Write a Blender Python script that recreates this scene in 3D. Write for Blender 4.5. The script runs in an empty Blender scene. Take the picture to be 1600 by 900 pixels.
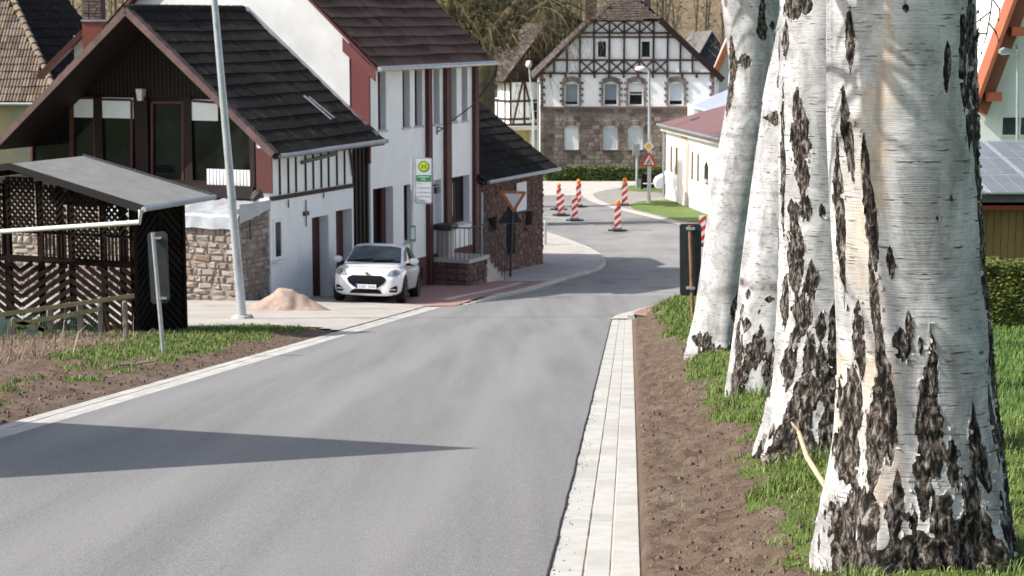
import bpy, bmesh, math, random
import numpy as np
from mathutils import Vector, Matrix
R = random.Random(7)
rng = np.random.default_rng(5)
scn = bpy.context.scene
rad = math.radians
# ------------------------------------------------------------------ camera
FOC, PITCH, CAMZ = 3000.0, math.atan(420/3000.0), 9.0
cam_d = bpy.data.cameras.new('camera'); cam = bpy.data.objects.new('camera', cam_d)
scn.collection.objects.link(cam); scn.camera = cam
cam_d.sensor_width = 36; cam_d.lens = 36*FOC/1600; cam_d.clip_start = 0.1; cam_d.clip_end = 3000
cam.location = (0, 0, CAMZ); cam.rotation_euler = (math.pi/2 - PITCH, 0, 0)
cam_d.dof.use_dof = True; cam_d.dof.focus_distance = 9.0; cam_d.dof.aperture_fstop = 11.0
# ------------------------------------------------------------------ sky, sun, exposure
SUN_EL, SUN_H = rad(42), Vector((-0.983, -0.185, 0)).normalized()
SUNV = Vector((SUN_H.x*math.cos(SUN_EL), SUN_H.y*math.cos(SUN_EL), math.sin(SUN_EL)))
world = bpy.data.worlds.new('World'); scn.world = world; world.use_nodes = True
wn = world.node_tree.nodes; bg = wn['Background']
sky = wn.new('ShaderNodeTexSky'); sky.sky_type = 'NISHITA'; sky.sun_disc = False
sky.sun_elevation = SUN_EL; sky.sun_rotation = math.atan2(SUN_H.x, SUN_H.y); sky.air_density = 1.0; sky.dust_density = 2.5
hs = wn.new('ShaderNodeHueSaturation'); hs.inputs['Saturation'].default_value = 0.8     # thin bright cloud veil
world.node_tree.links.new(sky.outputs[0], hs.inputs['Color']); world.node_tree.links.new(hs.outputs[0], bg.inputs[0]); bg.inputs[1].default_value = 0.105
sd = bpy.data.lights.new('sun', 'SUN'); sd.energy = 3.8; sd.angle = rad(0.5); sd.color = (1, 0.955, 0.89)
sun = bpy.data.objects.new('sun', sd); scn.collection.objects.link(sun)
sun.rotation_euler = SUNV.to_track_quat('Z', 'Y').to_euler(); sun.location = (-30, -10, 40)
scn.view_settings.view_transform = 'Standard'; scn.view_settings.look = 'None'
scn.view_settings.exposure = 0.95; scn.view_settings.gamma = 1; scn.view_settings.use_curve_mapping = False
scn.cycles.max_bounces = 6; scn.cycles.diffuse_bounces = 3
try:
    scn.cycles.use_denoising = True; scn.cycles.denoiser = 'OPENIMAGEDENOISE'; scn.cycles.denoising_input_passes = 'RGB_ALBEDO_NORMAL'; scn.cycles.denoising_prefilter = 'ACCURATE'
except Exception: pass
# ------------------------------------------------------------------ geometry of the place
cp, sp = math.cos(PITCH), math.sin(PITCH)
def ray(px, py):
    u, v = (px-800)/FOC, (450-py)/FOC
    return (u/(cp+v*sp), 1.0, (-sp+v*cp)/(cp+v*sp))
def at(px, py, Y):
    r = ray(px, py); return Vector((r[0]*Y, Y, CAMZ + r[2]*Y))
def drop(Y):                       # how far the road lies below the eye
    if Y < 50: return 1.6 + 0.118*Y
    u = min(Y-50, 25.4)
    return 7.5 + 0.118*u - 0.118*u*u/50.8
def H0(x, y):
    z = 9.0 - drop(y)
    if y > 135: z += 0.24*(y-135)*min(1, (y-135)/60)
    return z
def sm(t):
    t = max(0., min(1., t)); return t*t*(3-2*t)
def xr(Y): return 0.07 + 0.0617*Y             # outer edge of right gutter
def xl(Y): return -5.70 + 0.0686*Y            # outer edge of left gutter
GW = 0.44
YK_D, YK_Y = [0, .12, .45, 1.1, 2, 5, 17, 60], [41.0, 43.6, 46.6, 50, 52.5, 55.5, 59, 62]
def yk(d): return float(np.interp(d, YK_D, YK_Y))
def H(x, y):
    z = H0(x, y)
    d = x - xr(y)
    if d > 0 and y < 60:
        k = sm((yk(d) - y)/4.0)
        z += 0.02 + (0.05 + 0.23*sm(d/1.2))*k
    e = xl(y) - x
    if e > 0:
        if y < 72:
            z += 0.035*min(e, 4.0)*sm((y-42)/8)*sm((66-y)/14)
        z += 0.06*sm(e/1.0)*sm((37-y)/3)
    return z
def G(px, py):                     # where the line of sight meets the ground
    r = ray(px, py); Y = 5.0; st = 0.5
    while Y < 400:
        if CAMZ + r[2]*Y < H(r[0]*Y, Y):
            a, b = Y-st, Y
            for _ in range(20):
                m = (a+b)/2
                if CAMZ + r[2]*m < H(r[0]*m, m): b = m
                else: a = m
            return Vector((r[0]*b, b, H(r[0]*b, b)))
        Y += st
    return Vector((r[0]*400, 400, 0))
# value noise in numpy
def _hash(i, j, k, s):
    n = (i*374761393 + j*668265263 + k*2147483647 + s*974711) & 0xffffffff
    n = ((n ^ (n >> 13))*1274126177) & 0xffffffff
    n = (n ^ (n >> 16)) & 0xffffffff
    return n/4294967295.0
def vnoise(x, y, z=0.0, seed=0):
    x, y, z = np.broadcast_arrays(np.asarray(x, float), np.asarray(y, float), np.asarray(z, float))
    xi, yi, zi = np.floor(x).astype(np.int64), np.floor(y).astype(np.int64), np.floor(z).astype(np.int64)
    fx, fy, fz = x-xi, y-yi, z-zi
    fx, fy, fz = fx*fx*(3-2*fx), fy*fy*(3-2*fy), fz*fz*(3-2*fz)
    r = 0
    for a in (0, 1):
        for b in (0, 1):
            for c in (0, 1):
                w = (fx if a else 1-fx)*(fy if b else 1-fy)*(fz if c else 1-fz)
                r = r + w*_hash(xi+a, yi+b, zi+c, seed)
    return r
def fnoise(x, y, z=0.0, oct=4, seed=0):
    r, a, t = 0, 1.0, 0
    for o in range(oct):
        r = r + a*vnoise(np.asarray(x)*2**o, np.asarray(y)*2**o, np.asarray(z)*2**o, seed+o*17); t += a; a *= 0.5
    return r/t
from mathutils import noise as mn
def sn(x, y, z=0.0): return .5+.62*mn.noise((x+.37, y+.71, z+.13))
def sfn(x, y, z=0.0, oct=4, seed=0):
    r, a, t, k = 0, 1., 0, 1.
    for o in range(oct):
        r += a*mn.noise((x*k+seed*1.7+.3, y*k+.9, z*k+seed*3.1)); t += a; a *= .5; k *= 2
    return .5+.85*r/t
# ------------------------------------------------------------------ materials
def ramp(nt, fac, stops):
    n = nt.nodes.new('ShaderNodeValToRGB'); e = n.color_ramp.elements
    while len(e) < len(stops): e.new(0.5)
    for el, (p, c) in zip(e, stops):
        el.position = p; el.color = (*c, 1)
    nt.links.new(fac, n.inputs[0]); return n.outputs[0]
def mixc(nt, fac, a, b, mode='MIX'):
    n = nt.nodes.new('ShaderNodeMix'); n.data_type = 'RGBA'; n.blend_type = mode
    for s, v in ((0, fac), (6, a), (7, b)):
        if hasattr(v, 'is_output'): nt.links.new(v, n.inputs[s])
        elif s == 0: n.inputs[0].default_value = v
        else: n.inputs[s].default_value = (*v, 1)
    return n.outputs[2]
def noise(nt, vec, scale, detail=4, rough=.6, dist=0):
    n = nt.nodes.new('ShaderNodeTexNoise'); n.inputs['Scale'].default_value = scale
    n.inputs['Detail'].default_value = detail; n.inputs['Roughness'].default_value = rough
    n.inputs['Distortion'].default_value = dist
    nt.links.new(vec, n.inputs['Vector']); return n.outputs[0]
def vscale(nt, vec, s):
    n = nt.nodes.new('ShaderNodeMapping'); n.inputs['Scale'].default_value = s
    nt.links.new(vec, n.inputs[0]); return n.outputs[0]
def sten(nt, fac, lo, hi):
    n = nt.nodes.new('ShaderNodeMapRange'); n.inputs[1].default_value = lo; n.inputs[2].default_value = hi
    nt.links.new(fac, n.inputs[0]); return n.outputs[0]
def bumpn(nt, h, strength, dist, prev=None):
    b = nt.nodes.new('ShaderNodeBump'); b.inputs['Strength'].default_value = strength
    b.inputs['Distance'].default_value = dist; nt.links.new(h, b.inputs['Height'])
    if prev: nt.links.new(prev, b.inputs['Normal'])
    return b.outputs[0]
def newmat(name, rough=.8, spec=.3, metal=0):
    m = bpy.data.materials.new(name); m.use_nodes = True; nt = m.node_tree
    b = nt.nodes['Principled BSDF']; b.inputs['Roughness'].default_value = rough
    b.inputs['Specular IOR Level'].default_value = spec; b.inputs['Metallic'].default_value = metal
    pos = nt.nodes.new('ShaderNodeNewGeometry').outputs['Position']
    return m, nt, b, pos
def M(name, c1, c2=None, scale=3, rough=.8, bump=0, bscale=60, rand=None, rv=.25, metal=0, spec=.3, stretch=(1, 1, 1),
      stops=None, dirt=None, dscale=1.2, dlo=.5, dhi=.75, fine=None):
    m, nt, b, pos = newmat(name, rough, spec, metal)
    p = vscale(nt, pos, stretch) if stretch != (1, 1, 1) else pos
    rnd = None
    if rand == 'obj': rnd = nt.nodes.new('ShaderNodeObjectInfo').outputs['Random']
    if rand == 'isl': rnd = nt.nodes.new('ShaderNodeNewGeometry').outputs['Random Per Island']
    if stops and rnd: col = ramp(nt, rnd, stops)
    else:
        n0 = noise(nt, p, scale)
        col = mixc(nt, sten(nt, n0, .3, .7), c1, c2 or c1)
        if rnd:
            hv = nt.nodes.new('ShaderNodeHueSaturation'); nt.links.new(col, hv.inputs['Color'])
            nt.links.new(sten2(nt, rnd, 1-rv, 1+rv), hv.inputs['Value']); col = hv.outputs[0]
    if stops and rnd:
        n0 = noise(nt, p, scale*4)
        col = mixc(nt, .28, col, mixc(nt, sten(nt, n0, .3, .7), (.3, .3, .3), (1, 1, 1)), 'MULTIPLY')
    if dirt:
        n1 = noise(nt, vscale(nt, pos, (1.5, 1.5, .6)), dscale, 6, .65)
        col = mixc(nt, sten(nt, n1, dlo, dhi), col, dirt)
    if fine:
        n2 = noise(nt, pos, fine[0], 3, .7)
        col = mixc(nt, fine[1], col, ramp(nt, n2, [(.3, (0, 0, 0)), (.7, (1, 1, 1))]), 'OVERLAY')
    nt.links.new(col, b.inputs['Base Color'])
    if bump:
        nt.links.new(bumpn(nt, noise(nt, p, bscale, 5, .65), bump, .02), b.inputs['Normal'])
    return m
def sten2(nt, fac, lo, hi):
    n = nt.nodes.new('ShaderNodeMapRange'); n.inputs[3].default_value = lo; n.inputs[4].default_value = hi
    nt.links.new(fac, n.inputs[0]); return n.outputs[0]
# ------------------------------------------------------------------ objects
def tag(o, label=None, cat=None, group=None, kind=None):
    if label: o['label'] = label
    if cat: o['category'] = cat
    if group: o['group'] = group
    if kind: o['kind'] = kind
    return o
def link(o, parent=None):
    scn.collection.objects.link(o)
    if parent is not None: o.parent = parent
    return o
class Frame:
    def __init__(s, o, ang): s.o = Vector(o); s.a = ang; s.m = Matrix.Translation(s.o) @ Matrix.Rotation(ang, 4, 'Z')
    def w(s, p): return s.m @ Vector(p)
    def hit(s, px, py, b=0.0):     # sight line against the vertical plane local y=b -> local point
        r = Vector(ray(px, py)); c = Vector((0, 0, CAMZ)); n = s.m.to_3x3() @ Vector((0, 1, 0))
        p0 = s.w((0, b, 0)); k = (p0-c).dot(n)/r.dot(n); return s.m.inverted() @ (c + r*k)
    def hitx(s, px, py, a=0.0):
        r = Vector(ray(px, py)); c = Vector((0, 0, CAMZ)); n = s.m.to_3x3() @ Vector((1, 0, 0))
        p0 = s.w((a, 0, 0)); k = (p0-c).dot(n)/r.dot(n); return s.m.inverted() @ (c + r*k)
WF = Frame((0, 0, 0), 0)
class Thing:
    def __init__(s, name, label, cat, frame=WF, base=(0, 0, 0), group=None, kind=None, parent=None):
        s.f = frame; s.b = Vector(base); o = s.o = bpy.data.objects.new(name, None)
        o.empty_display_size = .3
        link(o); o.location = frame.w(base); o.rotation_euler = (0, 0, frame.a)
        tag(o, label, cat, group, kind)
def off(th): return th.b if isinstance(th, Thing) else Vector((0, 0, 0))
class MB:
    def __init__(s): s.v = []; s.f = []; s.smooth = False
    def add(s, vs, fs):
        k = len(s.v); s.v += [tuple(v) for v in vs]; s.f += [tuple(i+k for i in f) for f in fs]; return s
    def box(s, x0, x1, y0, y1, z0, z1):
        return s.add([(x, y, z) for x in (x0, x1) for y in (y0, y1) for z in (z0, z1)],
                     [(0, 1, 3, 2), (4, 6, 7, 5), (0, 4, 5, 1), (2, 3, 7, 6), (0, 2, 6, 4), (1, 5, 7, 3)])
    def obox(s, c, ax, ay, az):    # centre and three half axis vectors
        c, ax, ay, az = map(Vector, (c, ax, ay, az))
        return s.add([c+ax*i+ay*j+az*k for i in (-1, 1) for j in (-1, 1) for k in (-1, 1)],
                     [(0, 1, 3, 2), (4, 6, 7, 5), (0, 4, 5, 1), (2, 3, 7, 6), (0, 2, 6, 4), (1, 5, 7, 3)])
    def beam(s, p, q, w, d, side=(0, 1, 0)):     # bar from p to q, w across, d along side
        p, q = Vector(p), Vector(q); a = (q-p)/2; sd_ = Vector(side).normalized()
        n = a.normalized().cross(sd_)
        if n.length < 1e-4: n = Vector((1, 0, 0))
        return s.obox((p+q)/2, a, n.normalized()*w/2, sd_*d/2)
    def tube(s, pts, r, n=8, caps=True):
        pts = [Vector(p) for p in pts]; rs = r if isinstance(r, (list, tuple)) else [r]*len(pts)
        k = len(s.v); up = None
        for i, p in enumerate(pts):
            t = (pts[min(i+1, len(pts)-1)] - pts[max(i-1, 0)]).normalized()
            if up is None: up = Vector((0, 0, 1)) if abs(t.z) < .9 else Vector((1, 0, 0))
            a = t.cross(up).normalized(); b = t.cross(a); up = b.cross(t) if False else up
            for j in range(n):
                th = 2*math.pi*j/n; s.v.append(tuple(p + (a*math.cos(th)+b*math.sin(th))*rs[i]))
        for i in range(len(pts)-1):
            for j in range(n):
                s.f.append((k+i*n+j, k+i*n+(j+1) % n, k+(i+1)*n+(j+1) % n, k+(i+1)*n+j))
        if caps:
            s.f.append(tuple(k+j for j in range(n))[::-1]); s.f.append(tuple(k+(len(pts)-1)*n+j for j in range(n)))
        return s
    def prism(s, poly, a0, a1, axis='y'):        # poly of (u,z); swept along axis
        n = len(poly)
        f = {'y': lambda u, z, a: (u, a, z), 'x': lambda u, z, a: (a, u, z), 'z': lambda u, z, a: (u, z, a)}[axis]
        return s.add([f(u, z, a0) for u, z in poly] + [f(u, z, a1) for u, z in poly],
                     [tuple(range(n)), tuple(range(2*n-1, n-1, -1))] + [(i, i+n, (i+1) % n+n, (i+1) % n) for i in range(n)])
    def lathe(s, prof, c=(0, 0, 0), n=16):
        k = len(s.v)
        for r, z in prof:
            for j in range(n):
                th = 2*math.pi*j/n; s.v.append((c[0]+r*math.cos(th), c[1]+r*math.sin(th), c[2]+z))
        for i in range(len(prof)-1):
            for j in range(n): s.f.append((k+i*n+j, k+i*n+(j+1) % n, k+(i+1)*n+(j+1) % n, k+(i+1)*n+j))
        return s
    def wall(s, a0, a1, b0, th, z0, z1, holes=(), rev=.2, axis='x'):
        pt = (lambda a, b, z: (a, b, z)) if axis == 'x' else (lambda a, b, z: (b, a, z))
        A = sorted({a0, a1} | {h[0] for h in holes} | {h[1] for h in holes}); Z = sorted({z0, z1} | {h[2] for h in holes} | {h[3] for h in holes})
        A = [a for a in A if a0 <= a <= a1]; Z = [z for z in Z if z0 <= z <= z1]
        for i in range(len(A)-1):
            for j in range(len(Z)-1):
                ca, cz = (A[i]+A[i+1])/2, (Z[j]+Z[j+1])/2
                if any(h[0] < ca < h[1] and h[2] < cz < h[3] for h in holes): continue
                for b in (b0, b0+th):
                    s.add([pt(A[i], b, Z[j]), pt(A[i+1], b, Z[j]), pt(A[i+1], b, Z[j+1]), pt(A[i], b, Z[j+1])], [(0, 1, 2, 3)])
        for h in holes:
            c = [(h[0], h[2]), (h[1], h[2]), (h[1], h[3]), (h[0], h[3])]
            for i in range(4):
                p, q = c[i], c[(i+1) % 4]
                s.add([pt(p[0], b0, p[1]), pt(q[0], b0, q[1]), pt(q[0], b0+th, q[1]), pt(p[0], b0+th, p[1])], [(0, 1, 2, 3)])
        c = [(a0, z0), (a1, z0), (a1, z1), (a0, z1)]
        for i in range(4):
            p, q = c[i], c[(i+1) % 4]
            s.add([pt(p[0], b0, p[1]), pt(q[0], b0, q[1]), pt(q[0], b0+th, q[1]), pt(p[0], b0+th, p[1])], [(0, 1, 2, 3)])
        return s
    def build(s, name, mat, parent=None, sub=None, label=None, smooth=None, kind=None):
        """parent: Thing, or an object; when it is an object pass sub=the Thing whose base the coordinates refer to"""
        th = sub or parent; o_ = off(th); me = bpy.data.meshes.new(name)
        me.from_pydata([(v[0]-o_[0], v[1]-o_[1], v[2]-o_[2]) for v in s.v], [], s.f)
        me.materials.append(mat)
        bm = bmesh.new(); bm.from_mesh(me); bmesh.ops.remove_doubles(bm, verts=bm.verts, dist=1e-5)
        bmesh.ops.recalc_face_normals(bm, faces=bm.faces); bm.to_mesh(me); bm.free()
        if smooth or s.smooth:
            for p in me.polygons: p.use_smooth = True
            if smooth != 'all':
                try: me.set_sharp_from_angle(angle=rad(40))
                except Exception: pass
        o = bpy.data.objects.new(name, me)
        link(o, parent.o if isinstance(parent, Thing) else parent)
        if label: o['label'] = label
        if kind: o['kind'] = kind
        return o
def npmesh(name, V, F, mat, parent=None, smooth=False, uv=None, attrs=None):
    """V (n,3), F (m,3) or (m,4) arrays"""
    me = bpy.data.meshes.new(name); V = np.asarray(V, np.float32); F = np.asarray(F, np.int32)
    me.vertices.add(len(V)); me.vertices.foreach_set('co', V.ravel())
    k = F.shape[1]; me.loops.add(F.size); me.loops.foreach_set('vertex_index', F.ravel())
    me.polygons.add(len(F)); me.polygons.foreach_set('loop_start', np.arange(0, F.size, k, dtype=np.int32))
    try: me.polygons.foreach_set('loop_total', np.full(len(F), k, np.int32))
    except Exception: pass
    me.update(calc_edges=True); me.validate()
    if smooth: me.polygons.foreach_set('use_smooth', np.ones(len(F), bool))
    if attrs:
        for nme, arr in attrs.items():
            a = me.attributes.new(nme, 'FLOAT', 'POINT'); a.data.foreach_set('value', np.asarray(arr, np.float32))
    if uv is not None:
        l = me.uv_layers.new(name='UVMap'); l.data.foreach_set('uv', np.asarray(uv, np.float32)[F.ravel()].ravel())
    me.materials.append(mat); o = bpy.data.objects.new(name, me)
    return link(o, parent.o if isinstance(parent, Thing) else parent)
def inst(name, me, parent, loc, rot=None, scale=None, mat4=None):
    o = bpy.data.objects.new(name, me); link(o, parent.o if isinstance(parent, Thing) else parent)
    if mat4 is not None: o.matrix_local = mat4
    else:
        o.location = loc
        if rot: o.rotation_euler = rot
        if scale: o.scale = scale
    return o
def pieces(name, meshes, mats4, parent, mat_obj, mat_isl, limit=300):
    """the first `limit` as parts, the rest joined as stuff; meshes are (verts, faces)"""
    data = []
    for v, f in meshes:
        me = bpy.data.meshes.new(name); me.from_pydata(v, [], f); me.materials.append(mat_obj); data.append(me)
    rest = MB()
    for i, m in enumerate(mats4):
        k = R.randrange(len(data))
        if i < limit: inst(name, data[k], parent, None, mat4=m)
        else: rest.add([m @ Vector(v) for v in meshes[k][0]], meshes[k][1])
    if rest.v:
        me = bpy.data.meshes.new(name+'s'); me.from_pydata(rest.v, [], rest.f); me.materials.append(mat_isl)
        o = bpy.data.objects.new(name+'s', me); link(o, parent.o if isinstance(parent, Thing) else parent); o['kind'] = 'stuff'
def stone_mesh(seed, jit=.07, ch=.1):
    r = random.Random(seed); v = []
    for (s, y) in ((.5, .5), (.5, -.3), (.5-ch, -.5)):
        for (a, b) in ((-1, -1), (1, -1), (1, 1), (-1, 1)):
            j = jit if y < .4 else 0
            v.append((a*s+r.uniform(-j, 0)*a, y+r.uniform(-j, j)*(1 if y < 0 else 0)*2, b*s+r.uniform(-j, 0)*b))
    f = [(8, 9, 10, 11)]
    for k in (0, 4):
        for i in range(4): f.append((k+i, k+(i+1) % 4, k+4+(i+1) % 4, k+4+i))
    return v, f
STONES = [stone_mesh(i, .14, .13) for i in range(9)]
BRICKS = [stone_mesh(i, .03, .05) for i in range(4)]
def masonry(parent, th, a0, a1, z0, z1, b0, bw, bh, holes, mo, mi, axis='x', limit=300, depth=.1, jit=.25, name='stone', meshes=None, flip=1, proud=.015):
    ms = []; z = z0; row = 0
    while z < z1-bh*.3:
        h = bh*R.uniform(1-jit*.5, 1+jit*.5); h = min(h, z1-z)
        a = a0
        while a < a1-.01:
            w = min(bw*R.uniform(1-jit, 1+jit), a1-a)
            if a1-(a+w) < bw*.35: w = a1-a
            segs = [(a, a+w)]
            for hh in holes:
                if hh[2] < z+h*.5 < hh[3]:
                    ns = []
                    for p, q in segs:
                        if q <= hh[0] or p >= hh[1]: ns.append((p, q))
                        else:
                            if p < hh[0]-.05: ns.append((p, hh[0]))
                            if q > hh[1]+.05: ns.append((hh[1], q))
                    segs = ns
            for p, q in segs:
                g = .012 if bw < .3 else .018
                c = ((p+q)/2, b0 + flip*(depth/2-proud-R.uniform(0, proud)), z+h/2)
                if axis == 'x': m = Matrix.Translation(Vector(c)-off(th)) @ Matrix.Diagonal((q-p-g, depth*flip, h-g, 1))
                else:
                    m = Matrix.Translation(Vector((c[1], c[0], c[2]))-off(th)) @ Matrix.Rotation(-math.pi/2, 4, 'Z') @ Matrix.Diagonal((q-p-g, depth*flip, h-g, 1))
                m = m @ Matrix.Rotation(R.choice((0, math.pi))+(R.uniform(-.05, .05) if jit > .5 else 0), 4, 'Y')
                ms.append(m)
            a += w
        z += h; row += 1
    if len(ms) > limit:
        ms.sort(key=lambda m: R.random())
    pieces(name, meshes or STONES, ms, parent, mo, mi, limit)
def tile_mesh(w, l, hump=.02, n=6, th=.028, sag=.0):
    v = []; f = []
    for yy, lift in ((0, .035), (l, .0)):
        for i in range(n+1):
            x = w*i/n; v.append((x, yy, lift + hump*abs(math.sin(math.pi*2*i/n))))
    for i in range(n+1): v.append((w*i/n, 0, .035 + hump*abs(math.sin(math.pi*2*i/n)) - th))
    for i in range(n):
        f.append((i, i+1, n+2+i, n+1+i)); f.append((i, 2*n+2+i, 2*n+3+i, i+1))
    return v, f
def tiles(parent, th, e0, U, V, wid, length, tw, tl, mo, mi, hump=.02, limit=300, name='roof_tile', wfun=None, jz=.006):
    U, V = Vector(U).normalized(), Vector(V).normalized(); N = U.cross(V)
    if N.z < 0: N = -N
    nu, nv = max(1, round(wid/tw)), max(1, round(length/tl)); tw, tl = wid/nu, length/nv
    ms = []
    for j in range(nv):
        sagj = R.uniform(-.008, .008)
        for i in range(nu):
            if wfun and not wfun((i+.5)*tw, (j+.5)*tl): continue
            p = Vector(e0) - off(th) + U*(i*tw+R.uniform(-.005, .005)) + V*(j*tl+sagj+.016*math.sin(i*.37+j*1.9)+R.uniform(-.009, .009)) + N*(R.uniform(0, jz*1.8)+.010*math.sin(i*.5+j*.8)+.010)
            B = Matrix((U, V, N)).transposed().to_4x4()
            ms.append(Matrix.Translation(p) @ B @ Matrix.Rotation(R.uniform(-.012, .012), 4, 'Z'))
    pieces(name, [tile_mesh(tw*.985, tl*1.12, hump)], ms, parent, mo, mi, limit)
def window(th, a0, a1, z0, z1, b, fm, gm, axis='x', fw=.06, bars=(), hbars=(), name='window', sill=None, blind=None, blind_to=0.5, d=.05, label=None):
    def bx(mb, x0, x1, y0, y1, za, zb):
        return mb.box(x0, x1, y0, y1, za, zb) if axis == 'x' else mb.box(y0, y1, x0, x1, za, zb)
    f = MB(); bx(f, a0, a0+fw, b, b+d, z0, z1); bx(f, a1-fw, a1, b, b+d, z0, z1)
    bx(f, a0+fw, a1-fw, b, b+d, z0, z0+fw); bx(f, a0+fw, a1-fw, b, b+d, z1-fw, z1)
    for c in bars: bx(f, a0+(a1-a0)*c-fw*.4, a0+(a1-a0)*c+fw*.4, b+.004, b+d-.004, z0+fw, z1-fw)
    for c in hbars: bx(f, a0+fw, a1-fw, b+.006, b+d-.006, z0+(z1-z0)*c-fw*.35, z0+(z1-z0)*c+fw*.35)
    w = f.build(name, fm, th, label=label)
    g = MB(); bx(g, a0+fw*.8, a1-fw*.8, b+d*.5, b+d*.5+.01, z0+fw*.8, z1-fw*.8); g.build('pane', gm, w, sub=th)
    if blind:
        q = MB(); bx(q, a0+fw, a1-fw, b+.004, b+.016, z1-fw-(z1-z0-2*fw)*blind_to, z1-fw); q.build('blind', blind, w, sub=th)
    if sill:
        q = MB(); bx(q, a0-.06, a1+.06, b-sill[1], b+.0, z0-.06, z0-.005); q.build('sill', sill[0], w, sub=th)
    return w
# ------------------------------------------------------------------ surface materials
def asphalt_mat():
    m, nt, b, pos = newmat('asphalt', .78, .35)
    p1 = vscale(nt, pos, (3.2, .05, 1)); n1 = noise(nt, p1, 1.0, 5, .55)
    n2 = noise(nt, vscale(nt, pos, (2.6, .12, 1)), 1.0, 6, .6)
    base = mixc(nt, sten(nt, n1, .33, .68), (.158, .156, .153), (.198, .195, .190))
    base = mixc(nt, sten(nt, n2, .58, .95), base, (.225, .222, .216))
    g = noise(nt, pos, 85, 5, .85)
    base = mixc(nt, .75, base, ramp(nt, g, [(.34, (.05, .05, .05)), (.66, (.95, .95, .95))]), 'OVERLAY')
    g2 = noise(nt, pos, 90, 2, .6)
    base = mixc(nt, sten(nt, g2, .64, .70), base, (.34, .33, .32))
    w_ = nt.nodes.new('ShaderNodeTexWave'); w_.bands_direction = 'X'; w_.inputs['Scale'].default_value = .19
    w_.inputs['Distortion'].default_value = 1.6; w_.inputs['Phase Offset'].default_value = 2.2
    mpw = nt.nodes.new('ShaderNodeMapping'); mpw.inputs['Rotation'].default_value = (0, 0, rad(3.7)); nt.links.new(pos, mpw.inputs[0])
    nt.links.new(mpw.outputs[0], w_.inputs[0])
    base = mixc(nt, sten(nt, w_.outputs['Fac'], .45, 2.2), base, (.26, .256, .25))
    nt.links.new(base, b.inputs['Base Color'])
    nt.links.new(bumpn(nt, g, .8, .004, bumpn(nt, g2, .5, .006)), b.inputs['Normal'])
    return m
A_ASPH = asphalt_mat()
A_OLD = M('old_asphalt', (.19, .187, .184), (.26, .255, .248), .5, .85, .3, 50, dirt=(.15, .148, .146), dscale=.35, dlo=.52, dhi=.68, stretch=(1, .5, 1))
A_TAR = M('tar_edge', (.045, .045, .047), (.085, .085, .085), 30, .8, .6, 90)
def conc(name, c1, c2, rand=None, **k): return M(name, c1, c2, 6, .85, .25, 120, rand=rand, rv=.1, **k)
CONC_O = conc('kerb_concrete', (.37, .36, .335), (.45, .44, .41), 'obj', dirt=(.38, .33, .27), dscale=2.5, dlo=.55, dhi=.8, fine=(200, .25))
CONC_I = conc('kerb_concrete_rows', (.37, .36, .335), (.45, .44, .41), 'isl', dirt=(.38, .33, .27), dscale=2.5, dlo=.55, dhi=.8, fine=(200, .25))
CONC_D = conc('worn_concrete', (.40, .37, .33), (.50, .47, .43), dirt=(.3, .27, .23), dscale=.8)
JOINT = M('sandy_joint', (.36, .28, .20), (.46, .38, .29), 20, .95, .4, 90)
PAVE_R = None
def paver_mat(name, a, b_, mort, rot, sx=5, sy=10):
    m, nt, b, pos = newmat(name, .85, .2)
    mp = nt.nodes.new('ShaderNodeMapping'); mp.inputs['Rotation'].default_value = (0, 0, rot); nt.links.new(pos, mp.inputs[0])
    br = nt.nodes.new('ShaderNodeTexBrick'); nt.links.new(mp.outputs[0], br.inputs[0])
    br.inputs['Color1'].default_value = (*a, 1); br.inputs['Color2'].default_value = (*b_, 1); br.inputs['Mortar'].default_value = (*mort, 1)
    br.inputs['Scale'].default_value = 1.0; br.inputs['Brick Width'].default_value = .2; br.inputs['Row Height'].default_value = .1
    br.inputs['Mortar Size'].default_value = .008
    c = mixc(nt, sten(nt, noise(nt, pos, 1.5), .45, .8), br.outputs[0], mort)
    nt.links.new(c, b.inputs['Base Color']); return m
PAVE_R = paver_mat('red_pavers', (.33, .15, .13), (.26, .12, .11), (.3, .25, .22), rad(66))
PAVE_G = paver_mat('grey_pavers', (.40, .37, .35), (.47, .44, .41), (.30, .28, .26), rad(66))
def ground_mat():
    m, nt, b, pos = newmat('soil_and_turf', .95, .1)
    at1 = nt.nodes.new('ShaderNodeAttribute'); at1.attribute_name = 'turf'
    at2 = nt.nodes.new('ShaderNodeAttribute'); at2.attribute_name = 'straw'
    n = noise(nt, pos, 9, 6, .7); n2 = noise(nt, pos, 70, 4, .7)
    soil = mixc(nt, sten(nt, n, .3, .7), (.085, .057, .041), (.195, .142, .106))
    soil = mixc(nt, sten(nt, n2, .62, .75), soil, (.24, .18, .14))
    soil = mixc(nt, sten(nt, noise(nt, pos, 1.6, 3), .5, .75), soil, (.185, .145, .118))
    grass = mixc(nt, sten(nt, n2, .3, .7), (.07, .095, .025), (.13, .18, .045))
    straw = mixc(nt, sten(nt, n2, .3, .7), (.13, .09, .065), (.26, .19, .15))
    mul = nt.nodes.new('ShaderNodeMath'); mul.operation = 'ADD'
    nt.links.new(at1.outputs['Fac'], mul.inputs[0]); nt.links.new(sten2(nt, n, -.3, .3), mul.inputs[1])
    c = mixc(nt, sten(nt, at2.outputs['Fac'], .3, .7), soil, straw)
    c = mixc(nt, sten(nt, mul.outputs[0], .42, .6), c, grass)
    nt.links.new(c, b.inputs['Base Color'])
    nt.links.new(bumpn(nt, n2, .9, .02, bumpn(nt, n, .7, .04)), b.inputs['Normal']); return m
GROUND = ground_mat()
LAWN = M('lawn_turf', (.055, .12, .02), (.10, .19, .035), 2.2, .95, .9, 60, dirt=(.15, .17, .05), dscale=4, dlo=.6, dhi=.8, fine=(120, .4))
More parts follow.
